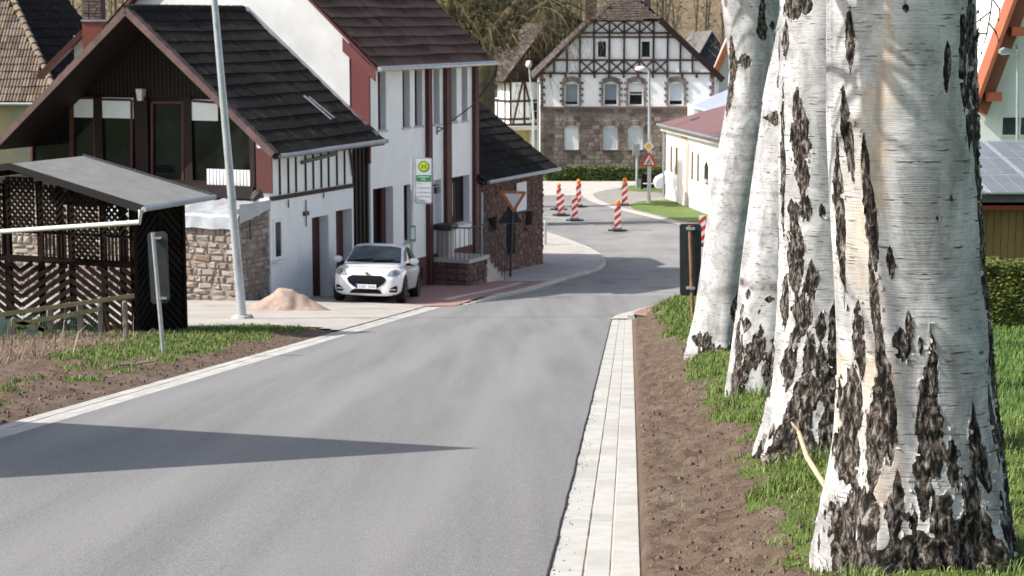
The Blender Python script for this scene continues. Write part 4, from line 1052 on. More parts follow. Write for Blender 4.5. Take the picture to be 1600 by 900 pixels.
# sign seen from behind on the left verge
sb = G(256, 552); ST = Thing('traffic_sign', 'grey back of a tall narrow sign on a leaning post on the left verge', 'sign', WF, tuple(sb))
st = at(239, 364, sb.y); MB().tube([sb+Vector((0, 0, -.1)), st], .03, 10).build('post', GALV, ST, smooth=True)
SIGNB = M('sign_back', (.045, .05, .055), (.07, .075, .08), 4, .6, spec=.15)
yq = sb.y+.06
def poly_at(pts, y, th_, n=1): return MB().prism([(at(a, b, y).x, at(a, b, y).z) for a, b in pts], y, y+th_, 'y')
poly_at([(233, 363), (257, 362), (261, 366), (265, 468), (262, 473), (241, 475), (236, 472), (230, 368)], yq, .02).build('plate', SIGNB, ST)
for yy in (372, 466):
    q = at(243 + (yy-372)*.09, yy, sb.y); MB().box(q.x-.04, q.x+.08, q.y-.035, q.y+.055, q.z-.012, q.z+.012).build('bracket', GALV, ST)
# ------------------------------------------------------------------ wooden fence with green mesh in front of the carport
FW = M('weathered_post', (.20, .18, .15), (.30, .27, .22), 8, .9, .6, 50, stretch=(4, 4, 1)); MOSSW = M('mossy_rail', (.09, .085, .05), (.15, .14, .08), 8, .9, .6, 50)
FY = 31.0; f0 = at(126, 532, FY)
FE = Thing('garden_fence', 'old low garden fence with weathered posts and green netting before the carport', 'fence', WF, (f0.x, FY, H(f0.x, FY)))
for px, top, w in ((79, 481, 12), (126, 472, 12), (157, 464, 9), (22, 496, 9), (-25, 500, 10), (196, 470, 10)):
    a, b_ = at(px+1, 535, FY), at(px-1, top, FY); w2 = w/2*FY/3000
    MB().tube([(a.x, FY, H(a.x, FY)-.15), (b_.x, FY, b_.z-.03), (b_.x, FY, b_.z)], [w2, w2*.9, w2*.6], 7).build('post', FW, FE)
for (p, q) in (((-30, 496), (210, 462)), ((20, 508), (157, 483)), ((20, 500), (70, 515)), ((60, 512), (110, 540))):
    a, b_ = at(p[0], p[1], FY-.08), at(q[0], q[1], FY-.08); MB().beam(a, b_, .07, .035).build('rail', MOSSW, FE)
NET = M('green_netting', (.03, .16, .12), (.05, .20, .16), 4, .6)
m = MB()
for k in range(46):
    px = -30+k*4.2; a, b_ = at(px, 538, FY+.05), at(px, 500-px*.12, FY+.05); m.beam(a, b_, .008, .006)
for k in range(9):
    a, b_ = at(-30, 540-k*4.6, FY+.055), at(158, 536-k*6.2, FY+.055); m.beam(a, b_, .008, .006)
m.build('netting', NET, FE, kind='stuff')
for (px, top) in ((0, 492), (15, 500), (48, 500)):
    a, b_ = at(px+4, 545, FY+.3), at(px, top, FY+.3); MB().beam(a, b_, .16, .02).build('panel', M('grey_green_panel', (.10, .14, .14), (.14, .18, .18), 5, .8), FE)
# dark box / things under the carport
bq = CF.w((1.4, 4.8, zc)); 
# ------------------------------------------------------------------ bus stop sign
bs = at(643, 470, 55.2); zg = 1.0
BS = Thing('bus_stop_sign', 'tall bus stop sign with yellow disc and green band behind the white car', 'bus stop sign', WF, (bs.x, bs.y, zg))
m = MB().tube([(bs.x, bs.y, zg-.2), (at(644, 245, 55.2).x, bs.y, at(644, 245, 55.2).z)], .045, 10); m.build('post', GALV, BS, smooth=True)
PW = M('sign_white', (.66, .67, .68), (.70, .71, .72), 5, .45); PG = M('sign_green', (.02, .26, .07), (.025, .29, .08), 5, .45); PY = M('sign_yellow', (.75, .62, .02), (.78, .66, .03), 5, .45)
PGREY = M('print_grey', (.30, .32, .33), (.34, .36, .37), 9, .5); PRED = M('sign_red', (.50, .03, .025), (.56, .04, .03), 4, .45); PORG = M('sign_orange', (.75, .18, .03), (.80, .24, .04), 4, .4)
yb = bs.y-.05
def sq(px0, px1, py0, py1, y, th_): a, b_ = at(px0, py1, y), at(px1, py0, y); return MB().box(a.x, b_.x, y-th_, y, a.z, b_.z)
fr = poly_at([(650, 246), (673, 247), (675.5, 249), (675.5, 316), (673, 318.5), (650, 318), (648, 316), (648, 248)], yb-.02, .04).build('sign_frame', GALV, BS)
poly_at([(650.5, 248), (673.5, 249), (673.5, 316), (650.5, 316)], yb-.026, .006).build('sign_face', PW, fr, sub=BS)
sq(650.5, 673.5, 273.5, 283.5, yb-.026, .004).build('green_band', PG, fr, sub=BS)
c = at(662, 260, yb-.026); k = yb/3000
def disc(c, r, th_, n=24): return MB().prism([(c.x+r*math.cos(2*math.pi*i/n), c.z+r*math.sin(2*math.pi*i/n)) for i in range(n)], c.y-th_, c.y, 'y')
disc(c, 8.8*k, .004).build('green_ring', PG, fr, sub=BS); disc(c, 6.8*k, .007).build('yellow_disc', PY, fr, sub=BS)
u = k; m = MB().box(c.x-3.4*u, c.x-2*u, c.y-.010, c.y-.006, c.z-4*u, c.z+4*u).box(c.x+2*u, c.x+3.4*u, c.y-.010, c.y-.006, c.z-4*u, c.z+4*u).box(c.x-2*u, c.x+2*u, c.y-.010, c.y-.006, c.z-.7*u, c.z+.7*u)
m.build('letter_h', PG, fr, sub=BS)
m = MB()
for (x0, x1, y) in ((653, 671, 276.5), (658, 665, 280.5)):
    x = x0
    while x < x1: 
        w = R.uniform(.7, 1.3); a = at(x, y+1, yb-.031); b_ = at(min(x+w, x1), y-1, yb-.031); m.box(a.x, b_.x, a.y-.002, a.y, a.z, b_.z); x += w+.45
m.build('stop_name', PW, fr, sub=BS)
m = MB()
for y in (286, 293, 300, 306.5):
    a = at(652, y+.4, yb-.031); b_ = at(672 if y > 287 else 657, y-.4, yb-.031); m.box(a.x, b_.x, a.y-.002, a.y, a.z, b_.z)
a = at(656, 314, yb-.031); b_ = at(664, 312, yb-.031); m.box(a.x, b_.x, a.y-.002, a.y, a.z, b_.z)
m.build('line_table', PGREY, fr, sub=BS)
for y in (254, 283): a = at(643, y, bs.y-.03); MB().box(a.x, a.x+.12, a.y-.02, a.y+.02, a.z-.015, a.z+.015).build('bracket', GALV, BS)
tt = poly_at([(640.5, 353.5), (649.5, 352.5), (649.5, 376), (640.5, 377)], yb-.02, .03).build('timetable_case', PG, BS); poly_at([(642, 355.5), (648.3, 355), (648.3, 373.5), (642, 374)], yb-.026, .006).build('timetable', PW, tt, sub=BS)
# ------------------------------------------------------------------ give way sign with other signs from behind
yg = G(797, 438); YG = Thing('give_way_sign', 'rust-streaked give way triangle on a dark post in front of the sandstone shed', 'sign', WF, tuple(yg))
MB().tube([yg+Vector((0, 0, -.1)), at(802, 306, yg.y)], .045, 10).build('post', DSTEEL, YG, smooth=True)
def tri(pts, y, th_): return poly_at(pts, y, th_)
y_ = yg.y-.07
f_ = tri([(783, 298), (821, 299), (822, 302), (804, 331), (801, 331), (782, 301)], y_, .02).build('red_border', M('rusted_red', (.50, .05, .02), (.42, .09, .03), 14, .6, dirt=(.5, .24, .10), dscale=5, dlo=.4, dhi=.7), YG)
tri([(788.5, 302.5), (816, 303), (802.5, 325)], y_-.006, .006).build('white_field', M('sign_grey_white', (.62, .63, .65), (.68, .69, .7), 5, .5), f_, sub=YG)
BKS = M('black_sign_back', (.022, .026, .028), (.035, .04, .042), 5, .5)
tri([(796, 320), (778, 347), (780, 349), (814, 348), (816, 346)], yg.y+.05, .02).build('triangle_back', BKS, YG)
poly_at([(791, 349.5), (805, 349.5), (805, 396), (791, 397)], yg.y+.05, .02).build('plate_back', BKS, YG)
# pole with black-backed plate on the right verge
bp = G(1083, 503); BP = Thing('sign_plate', 'black back of a tall plate on a rusty post in front of the first birch', 'sign', WF, tuple(bp))
MB().tube([bp+Vector((0, 0, -.1)), at(1078, 352, bp.y)], .034, 10).build('post', M('rusty_post', (.16, .075, .035), (.26, .16, .10), 9, .7, .3, 60), BP, smooth=True)
poly_at([(1064, 350), (1093, 350), (1096, 353), (1095, 459), (1092, 462), (1065, 462), (1062.5, 459), (1062, 353)], bp.y+.05, .04).build('plate', BKS, BP)
for y in (357, 450): q = at(1079, y, bp.y); MB().box(q.x-.07, q.x+.07, q.y-.05, q.y+.05, q.z-.02, q.z+.02).build('clamp', GALV, BP)
# ------------------------------------------------------------------ red and white beacons
BRED, BWHT = M('beacon_red', (.50, .025, .02), (.55, .04, .03), 5, .5), M('beacon_white', (.70, .70, .69), (.76, .76, .75), 5, .5)
RUBB = M('black_rubber_foot', (.02, .02, .02), (.035, .035, .035), 8, .8)
def beacon(px, pyb, hpx, wpx, lamp, label, lpx=9, lean=0):
    g = G(px, pyb); k = g.y/3000
    T_ = Thing('warning_beacon', label, 'beacon', WF, tuple(g), group='red and white striped beacons at the junction')
    w, h = wpx*k, hpx*k; z0 = g.z+.12*1.0; th_ = .05
    pan = MB().box(g.x-w/2, g.x+w/2, g.y-th_/2, g.y+th_/2, z0, z0+h).build('panel', BWHT, T_)
    n = 3; per = h/n
    for s in range(-1, n+1):
        c0 = z0+per*s; poly = []
        q = [(-w/2, c0), (w/2, c0+w*.85), (w/2, c0+w*.85+per*.5), (-w/2, c0+per*.5)]
        def cl(P, zl, up):
            out = []
            for i in range(len(P)):
                a, b_ = P[i], P[(i+1) % len(P)]; ia = (a[1] <= zl) if up else (a[1] >= zl); ib = (b_[1] <= zl) if up else (b_[1] >= zl)
                if ia: out.append(a)
                if ia != ib: t = (zl-a[1])/(b_[1]-a[1]); out.append((a[0]+(b_[0]-a[0])*t, zl))
            return out
        q = cl(cl(q, z0+h-.01, True), z0+.01, False)
        if len(q) > 2: MB().prism([(g.x+a, b_) for a, b_ in q], g.y-th_/2-.005, g.y+th_/2+.005, 'y').build('red_stripe', BRED, pan, sub=T_)
    MB().box(g.x-.2, g.x+.2, g.y-.42, g.y+.42, g.z-.01, g.z+.10).box(g.x-.40, g.x-.2, g.y-.15, g.y+.2, g.z-.01, g.z+.06).box(g.x+.2, g.x+.40, g.y-.2, g.y+.15, g.z-.01, g.z+.06).build('foot', RUBB, T_)
    MB().tube([(g.x, g.y, g.z+.05), (g.x, g.y, z0+.02)], .03, 6).build('peg', DSTEEL, T_)
    if lamp:
        r = lpx/2*k*.85; cc = Vector((g.x+lean*k, g.y, z0+h+r*.95))
        l_ = MB().lathe([(0, -r), (r*.7, -r*.75), (r, -.1*r), (r*.9, r*.5), (r*.45, r*.95), (0, r)], cc, 14).build('warning_lamp', PORG, T_, smooth='all')
        MB().box(cc.x-r*.55, cc.x+r*.55, cc.y-.06, cc.y+.06, z0+h-.02, cc.z-r*.6).build('lamp_base', PORG, l_, sub=T_)
beacon(965, 361, 36, 10, True, 'nearest beacon with orange lamp standing alone on the bend', 10)
beacon(898, 345, 33, 9.5, False, 'beacon without a lamp in the middle of the left row')
beacon(877, 337, 31, 9, False, 'lampless beacon overlapping the one with the lamp behind it')
beacon(873, 328, 31, 7, True, 'lamp-topped beacon half hidden behind the lampless one', 8)
beacon(904, 323.5, 33, 8, True, 'beacon with orange lamp at the far right of the left row', 8.5)
beacon(976, 322, 33, 9, True, 'beacon with orange lamp at the edge of the gravel yard', 9.5)
bb = at(1097, 375, 76); 
g_ = G(1097, 384); beacon(1097, 384, 43, 10, False, 'lampless beacon half hidden between the black plate and the first birch')
# round-topped bollard by the shed corner
g = G(852, 387); T_ = Thing('bollard', 'slim pale bollard standing just behind the shed corner', 'bollard', WF, tuple(g))
MB().lathe([(0, 1.0), (.06, .98), (.075, .93), (.06, .9), (.055, .0), (.055, -.1)], g+Vector((0, 0, .08)), 12).build('shaft', GALV, T_, smooth=True); MB().lathe([(.22, 0), (.2, .12), (0, .13)], g, 10).build('base', CONC_D, T_)
# ------------------------------------------------------------------ street lamps and signs far off
def lamp(px, py, head, label, name='street_lamp'):
    g = G(px, py); T_ = Thing('street_lamp', label, 'street lamp', WF, tuple(g)); y = g.y
    if head == 'globe':
        tpt = at(px-6, 104, y); MB().tube([g, (g.x, y, g.z+3), tpt], [.09, .08, .06], 10).build('pole', GALV, T_, smooth=True)
        c = at(826.5, 100, y); MB().lathe([(0, -.24), (.16, -.2), (.21, 0), (.14, .18), (0, .22)], c, 12).build('lamp_head', WPVC, T_, smooth='all')
    else:
        tpt = at(px, 112, y); MB().tube([g, (g.x, y, g.z+3), tpt], [.10, .085, .055], 10).build('pole', GALV, T_, smooth=True)
        a = at(px-1, 107, y-.1); b_ = at(1004, 104, y-.4); MB().tube([tpt, a, b_], .04, 8).build('arm', GALV, T_)
        q = at(1001, 107.5, y-.5); MB().lathe([(0, -.12), (.2, -.1), (.30, .0), (.2, .10), (0, .14)], q, 12).build('lamp_head', WPVC, T_, smooth='all')
    return T_, g
lamp(833, 262, 'globe', 'slim street lamp with a round white head left of the half-timbered facade')
_, lg = lamp(1014, 318, 'arm', 'street lamp with a short arm carrying two signs by the gravel yard')
ys_ = lg.y-.15; T_ = Thing('priority_road_sign', 'yellow and white diamond priority sign above the warning triangle', 'sign', WF, tuple(at(1013.5, 228, ys_)))
f_ = poly_at([(1013.5, 219.5), (1022.5, 228.5), (1013.5, 237.5), (1004.5, 228.5)], ys_, .02).build('white_diamond', PW, T_)
poly_at([(1013.5, 223.5), (1018.5, 228.5), (1013.5, 233.5), (1008.5, 228.5)], ys_-.01, .01).build('yellow_diamond', M('sign_amber', (.80, .46, .01), (.82, .5, .02), 5, .4), f_, sub=T_)
T_ = Thing('warning_sign', 'red-bordered warning triangle with a black cyclist under the yellow diamond', 'sign', WF, tuple(at(1014, 250, ys_)))
f_ = poly_at([(1013, 238), (1015, 238), (1027, 258), (1026, 260), (1002, 260), (1001, 258)], ys_, .02).build('red_border', PRED, T_)
poly_at([(1014, 242.5), (1022.5, 257.3), (1005.5, 257.3)], ys_-.008, .008).build('white_field', PW, f_, sub=T_)
k = ys_/3000; m = MB(); yy = ys_-.012
for cx in (1011, 1017): 
    c = at(cx, 255, yy); 
    for i in range(10):
        a_, b2 = 2*math.pi*i/10, 2*math.pi*(i+1)/10; m.beam((c.x+1.9*k*math.cos(a_), yy, c.z+1.9*k*math.sin(a_)), (c.x+1.9*k*math.cos(b2), yy, c.z+1.9*k*math.sin(b2)), .02, .006)
P_ = lambda x, y: at(x, y, yy)
for p, q in (((1011, 255), (1013, 251.5)), ((1013, 251.5), (1016.5, 251.5)), ((1016.5, 251.5), (1017, 255)), ((1013, 251.5), (1014.5, 248.5)), ((1014.5, 248.5), (1016.3, 250.5)), ((1013.5, 255), (1013, 251.5))): m.beam(P_(*p), P_(*q), .03, .006)
m.build('cyclist_symbol', BKS, f_, sub=T_); disc(at(1014.5, 247.4, yy), 1.0*k, .006, 10).build('cyclist_head', BKS, f_, sub=T_)
g = G(995, 294.5); T_ = Thing('meter_box', 'grey box on a short post standing in front of the hedge', 'box', WF, tuple(g))
MB().tube([g, (g.x, g.y, g.z+1.9)], .07, 8).build('post', GALV, T_); a, b_ = at(988.5, 243, g.y-.1), at(999.5, 225, g.y-.1); MB().box(a.x, b_.x, g.y-.2, g.y+.1, a.z, b_.z).build('case', M('grey_green_case', (.22, .24, .22), (.26, .28, .26), 4, .5), T_)
MB().box(g.x-.06, g.x+.24, g.y-.05, g.y+.2, g.z, g.z+.5).build('base', GALV, T_)
# ------------------------------------------------------------------ big sandstone and half-timbered house across the street
YF = 112.0
FF = Frame((0, YF, 0), 0)
fx_ = lambda px, py=200: FF.hit(px, py).x
fz_ = lambda py, px=980: FF.hit(px, py).z
FH = Thing('half_timbered_house', 'large house with sandstone ground floor and half-timbered gable behind the hedge', 'house', FF, (fx_(980), 0, 0))
XL, XR = fx_(844), fx_(1118); Zs, Ze, Zt = fz_(168), fz_(114), fz_(31)
wins_u = [(881.5, 904.5), (942.5, 965.5), (981.5, 1005), (1044, 1067.5)]; wins_l = [(881.5, 904.5), (942.5, 965.5), (981.5, 1005), (1044, 1067)]
hu = [(fx_(a), fx_(b), fz_(165), fz_(130)) for a, b in wins_u]; hl = [(fx_(a), fx_(b), fz_(234), fz_(198)) for a, b in wins_l]
MB().wall(XL, XR, .05, .35, -.3, Zs, hl).build('lower_wall', MORT_F, FH)
MB().wall(XL, XR, .0, .35, Zs, Ze, hu).build('upper_wall', STUCCO, FH)
# sandstone courses and stone surrounds
hl2 = [(h[0], h[1], h[2], h[3]+.12) for h in hl]
masonry(FH, FH, XL, XR, -.05, Zs-.02, .04, .40, .235, hl2, FSB_O, FSB_I, jit=.35, limit=300, meshes=BRICKS)
MB().box(XL-.02, XR+.02, -.06, .0, Zs-.07, Zs+.05).build('string_course', M('red_brown_stone', (.14, .08, .07), (.19, .12, .10), 6, .9), FH)
sur = []
def surround(h, quo=True):
    a, b, z0, z1 = h; n = 8
    for k in range(n):
        z = z0+(z1+.1-z0)*(k+.5)/n; l = .26 if k % 2 else .14
        for s, e in ((-1, a), (1, b)):
            sur.append(Matrix.Translation(Vector((e+s*l/2, -.015, z))-FH.b) @ Matrix.Diagonal((l, .1, (z1+.1-z0)/n-.02, 1)))
def arch(h):
    a, b, z0, z1 = h; c = (a+b)/2; n = 9
    for k in range(n):
        f = (k-(n-1)/2)/((n-1)/2); sur.append(Matrix.Translation(Vector((c+f*(b-a)*.52, -.02, z1+.24-.13*f*f))-FH.b) @ Matrix.Rotation(f*.35, 4, 'Y') @ Matrix.Diagonal((.115, .1, .30, 1)))
for h in hu: surround(h); arch(h)
for h in hl: arch(h)
for k in range(9):
    z = Zs+.12+k*.21; l = .30 if k % 2 else .18
    sur.append(Matrix.Translation(Vector((XL+l/2, -.015, z))-FH.b) @ Matrix.Diagonal((l, .1, .19, 1))); sur.append(Matrix.Translation(Vector((XR-l/2-.1, -.015, z))-FH.b) @ Matrix.Diagonal((l, .1, .19, 1)))
pieces('surround_stone', BRICKS, sur, FH, FSB_O, FSB_I, 300)
for i, h in enumerate(hu):
    bl = (GBLIND, LBLIND, GBLIND, BLIND)[i] if i != 2 else BLIND
    w = window(FH, h[0]+.01, h[1]-.01, h[2], h[3]-.0, .14, WPVC, GLASS, fw=.07, blind=(GBLIND, GBLIND, BLIND, LBLIND)[i], blind_to=(.86, .78, .38, .82)[i], sill=(ZINC, .2), hbars=(.5,) if i == 2 else ())
    q = MB().prism([(h[0]+.01, h[3]-.0), (h[1]-.01, h[3]), (h[1]-.12, h[3]+.05), ((h[0]+h[1])/2, h[3]+.07), (h[0]+.12, h[3]+.05)], -.01, .14, 'y').build('window_head', WPVC, w, sub=FH)
for i, h in enumerate(hl):
    w = window(FH, h[0]+.01, h[1]-.01, h[2], h[3], .12, WPVC, GLASS, fw=.06, blind=LBLIND if i else BLIND, blind_to=1, sill=(MORT_D, .2))
    MB().prism([(h[0]+.01, h[3]), (h[1]-.01, h[3]), (h[1]-.12, h[3]+.05), ((h[0]+h[1])/2, h[3]+.07), (h[0]+.12, h[3]+.05)], .0, .12, 'y').build('window_head', WPVC, w, sub=FH)
# gable: plaster panel and timbers
gl = lambda z: XL-.1 + (fx_(927, 31)-XL+.1)*(z-Ze)/(Zt-Ze)
gr = lambda z: XR+.0 - (XR-fx_(1029, 31))*(z-Ze)/(Zt-Ze)
hg = [(fx_(934.5, 76), fx_(946.5, 76), fz_(88), fz_(65)), (fx_(1003, 76), fx_(1015, 76), fz_(88), fz_(65))]
MB().prism([(XL-.1, Ze), (XR, Ze), (gr(Zt), Zt), (gl(Zt), Zt)], .02, .35, 'y').build('gable_wall', STUCCO, FH)
for h in hg:
    MB().box(h[0]-.14, h[1]+.14, -.0, .02, h[2]-.14, h[3]+.14).build('white_surround', WPVC, FH)
    w = MB().box(h[0], h[1], -.03, .0, h[2], h[3]).build('window', GLASS, FH); MB().box(h[0]-.03, h[1]+.03, -.035, -.005, h[2]-.03, h[2]+.02).build('frame', TIMB, w, sub=FH)
bw = .125
zr = [fz_(114.5), fz_(94), fz_(58), fz_(51.5), fz_(32.5)]
for i, z in enumerate(zr): MB().box(gl(z)+.1, gr(z)-.1, -.075 if i else -.10, .02, z-bw*.42, z+bw*.42).build('beam', TIMB, FH)
bxs = [866, 886, 906, 928, 952, 975, 999, 1021, 1043, 1063, 1082]
for px in bxs:
    x = fx_(px, 90)
    for z0, z1 in zip(zr[:-1], zr[1:]):
        top = min(z1, (lambda xx: Ze+(Zt-Ze)*min((xx-(XL-.1))/(gl(Zt)-XL+.1), (XR-xx)/(XR-gr(Zt))))(x)-.05)
        if top-z0 > .15: MB().box(x-bw*.42, x+bw*.42, -.065, .02, z0+bw*.42, top-bw*.42).build('beam', TIMB, FH)
def xbr(p0, p1, z0, z1):
    a, b = fx_(p0, 90)+bw*.4, fx_(p1, 90)-bw*.4; z0 += bw*.4; z1 -= bw*.4
    MB().beam((a, -.02, z0), (b, -.02, z1), .085, .06).build('brace', TIMB, FH); MB().beam((a, -.025, z1), (b, -.025, z0), .085, .06).build('brace', TIMB, FH)
for p, q in ((906, 928), (928, 952), (952, 975), (975, 999), (999, 1021), (1021, 1043)): xbr(p, q, zr[0], zr[1])
for p, q in ((928, 952), (952, 975), (975, 999), (999, 1021)): xbr(p, q, zr[3], zr[4])
for k in range(12):
    x = XL+.6+k*(XR-XL-.9)/11; MB().box(x-.06, x+.06, -.2, .0, Ze-.28, Ze-.08).build('beam_end', TIMB, FH)
# roof: half-hipped
Dp = 13.0; xm = (XL+XR)/2; rk = (Zt-Ze)/(gl(Zt)-gl(Ze)); xe0, xe1 = XL-.42, XR+.35
zrd = Ze-.35 + (xm-xe0)*rk*.98; ye = -.45
hipx0, hipx1 = gl(Zt)-.05, gr(Zt)+.05; yh = 2.6
rfv = [(xe0, ye, Ze-.35), (hipx0, ye, Zt+.03), (hipx1, ye, Zt+.03), (xe1, ye, Ze-.35), (xm, yh, zrd), (xe0, Dp, Ze-.35), (xe1, Dp, Ze-.35), (xm, Dp, zrd)]
m = MB().add(rfv, [(0, 1, 4, 7, 5), (3, 6, 7, 4, 2), (1, 2, 4)]); rf = m.build('roof', TIMB, FH)
for sgn, xe, hx in ((1, xe0, hipx0), (-1, xe1, hipx1)):
    a, b = Vector((xe, ye, Ze-.35)), Vector((hx, ye, Zt+.05)); MB().beam(a+Vector((0, -.05, -.06)), b+Vector((0, -.05, -.06)), (.20 if sgn > 0 else .34), .14).build('verge_board', DARKW, rf, sub=FH)
Uh = Vector((1, 0, 0)); Vh = Vector((0, yh-ye, zrd-Zt)); 
tiles(rf, FH, (hipx0-.05, ye-.06, Zt+.02), Uh, Vh, hipx1-hipx0+.1, Vh.length, .21, .27, TG_O, TG_I, hump=.03, limit=300, wfun=lambda u, v: abs(u-(hipx1-hipx0)/2-.05) < (hipx1-hipx0)/2*(1-v/Vh.length)+.02)
for sgn, xe in ((1, xe0), (-1, xe1)):
    Vv = Vector((xm-xe, 0, zrd-Ze+.35)); L = Vv.length
    tiles(rf, FH, (xe, ye if sgn > 0 else ye, Ze-.33), (0, 1, 0), Vv, Dp-ye, L, .42, .40, TG_O, TG_I, limit=0, wfun=lambda u, v: ye+u > ye+max(0, (v-L*(Zt-Ze+.35)/(zrd-Ze+.35)))*1.2)
MB().wall(.35, Dp, XL, .3, -.3, Ze, axis='y').build('side_wall', STUCCO2, FH); MB().wall(.35, Dp, XR-.3, .3, -.3, Ze, axis='y').build('side_wall', STUCCO2, FH)
MB().tube([(XL-.12, -.1, 0), (XL-.12, -.1, Ze-.5)], .06, 8).build('downpipe', ZINC, FH); MB().tube([(XR+.1, -.1, 0), (XR+.1, -.1, Ze-.5)], .06, 8).build('downpipe', ZINC, FH)
cx = fx_(927, 10); MB().box(cx-.35, cx+.35, 3, 3.7, Zt-1, fz_(-20)).build('chimney', MORT_D, FH); cx = fx_(1021, 5); MB().box(cx-.2, cx+.2, 5, 5.5, Zt, fz_(-8)).build('chimney', MORT_D, FH)
# hedge builder: leafy box
def leafmat(name, a, b, rv=.4):
    m = M(name, a, b, 3, .6, rand='isl', rv=rv, spec=.25); return m
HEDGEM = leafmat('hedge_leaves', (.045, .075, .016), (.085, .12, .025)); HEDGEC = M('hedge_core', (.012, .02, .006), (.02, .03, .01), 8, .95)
def leafbox(x0, x1, y0, y1, z0f, z1, n, s, faces='fxt', seed=1, lump=.12):
    r = np.random.default_rng(seed); P = []
    per = {'f': (x1-x0)*(z1), 't': (x1-x0)*(y1-y0), 'l': (y1-y0)*z1}
    V = []; 
    k = r.random((n, 8)); 
    for i in range(n):
        a = k[i]; face = a[0]
        x = x0+(x1-x0)*a[1]
        zt = z1 + lump*(sn(x*1.3, seed)-.5)
        if face < .62: y = y0 + a[2]*a[2]*.15 + lump*.6*(sn(x*1.7, a[3]*2)-.5); z = z0f(x)+(zt-z0f(x))*a[3]
        elif face < .94: y = y0+(y1-y0)*a[2]; z = zt-.1*a[3]*a[3]+lump*.5*(sn(x*3, y*3)-.5)
        else: x = x0+.1*a[2] if a[4] < .5 else x1-.1*a[2]; y = y0+(y1-y0)*a[1]; z = z0f(x)+(zt-z0f(x))*a[3]
        d = np.array([a[5]-.5, a[6]-.9, a[7]-.3]); d /= np.linalg.norm(d); t = np.cross(d, [0.3*(a[4]-.5), .2, 1]); t /= np.linalg.norm(t); u = np.cross(d, t); ss = s*(.6+.8*a[4])
        p = np.array([x, y, z]); V += [p-t*ss, p+u*ss*.6, p+t*ss, p-u*ss*.6]
    F = np.arange(len(V)).reshape(-1, 4); return V, F
gh0, gh1 = G(852, 281), G(1075, 281)
hdx0, hdx1, hdy = gh0.x, gh1.x+1.5, 107.6
HG = Thing('hedge', 'long low clipped hedge in front of the sandstone ground floor', 'hedge', WF, ((hdx0+hdx1)/2, hdy, .0))
zh = at(950, 262.5, hdy).z
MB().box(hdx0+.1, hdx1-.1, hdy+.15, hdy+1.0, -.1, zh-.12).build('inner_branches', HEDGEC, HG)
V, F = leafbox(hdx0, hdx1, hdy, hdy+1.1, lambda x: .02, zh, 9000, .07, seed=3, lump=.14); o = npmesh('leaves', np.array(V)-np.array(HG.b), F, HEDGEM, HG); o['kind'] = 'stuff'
# dark low fence and parked white car behind the barn corner
p0, p1 = G(1003, 297), G(1032, 297); T_ = Thing('low_fence', 'dark low board fence between the meter box and the barn', 'fence', WF, tuple(p0))
for k in range(3): z = p0.z+.12+k*.26; MB().box(p0.x, p1.x+1.4, p0.y, p0.y+.05, z, z+.2).build('board', DARKW, T_)
for k in range(4): x = p0.x+(p1.x+1.4-p0.x)*k/3; MB().box(x-.05, x+.05, p0.y-.05, p0.y+.1, p0.z, p0.z+.95).build('post', DARKW, T_)
# ---- half-timbered pair to the left
on = at(796, 200, 124); NFa = rad(27)
NF = Frame((on.x, on.y, 0), NFa)
NH = Thing('half_timbered_house', 'smaller half-timbered house with tile-hung plum gable behind the slim lamp', 'house', NF, (0, 0, 0))
zN = NF.hit(810, 125).z; zNb = NF.hit(810, 196).z; Wn = 5.2
MB().box(0, Wn, 0, 9, zNb, zN).build('wall', STUCCO, NH)
MB().box(-.6, Wn, -.6, 9, zNb-.28, zNb-.02).build('balcony_slab', CONC_D, NH)
MB().box(.1, Wn-.1, .3, 9, -.3, zNb-.28).build('ground_floor', M('ochre_wall', (.48, .36, .16), (.54, .42, .22), 3, .9), NH)
MB().box(1.6, 2.2, .1, .3, -.3, zNb-.3).build('pier', STUCCO, NH); MB().box(.15, 1.0, .27, .3, zNb-1.9, zNb-.6).build('garage_door', GBLIND, NH)
tN = .07
for z in (zNb+.06, NF.hit(810, 186).z, NF.hit(810, 158).z, zN-.08):
    MB().box(0, Wn, -.05, .0, z-tN, z+tN).build('beam', TIMB, NH); MB().box(-.05, .0, 0, 9, z-tN, z+tN).build('beam', TIMB, NH)
for k in range(6):
    x = .07+k*(Wn-.14)/5; MB().box(x-tN, x+tN, -.04, .0, zNb, zN).build('beam', TIMB, NH)
for k in range(8):
    y = .6+k*1.1; MB().box(-.04, .0, y-tN, y+tN, zNb, zN).build('beam', TIMB, NH)
for (a, b) in ((.95, .25), (1.1, 1.8)): MB().beam((a, -.03, zN-.1), (b, -.03, zNb+.1), .11, .05).build('brace', TIMB, NH)
window(NH, 1.45, 2.15, zNb+.3, zNb+1.5, -.07, WPVC, GLASS, hbars=(.5,)); window(NH, 1.5, 2.1, zN-1.25, zN-.25, -.07, WPVC, GLASS2, axis='y')
apx = Wn*.5; zAp = at(842, 40, NF.w((apx, 0, 0)).y).z
m = MB().prism([(-.3, zN-.05), (Wn+.3, zN-.05), (apx, zAp)], -.12, .05, 'y'); m.build('gable_cladding', DARKW, NH)
rf = MB().prism([(-.5, zN-.25), (-.5, zN-.1), (apx, zAp+.1), (Wn+.5, zN-.1), (Wn+.5, zN-.25), (apx, zAp-.1)], -.2, 9.5, 'y').build('roof', TIMB, NH)
Vn = Vector((apx+.5, 0, zAp-zN+.2))
tiles(rf, NH, (-.52, -.22, zN-.1), (0, 1, 0), Vn, 9.7, Vn.length, .45, .42, TG_O, TG_I, limit=0)
slp = (zAp-zN)/(apx+.3); 
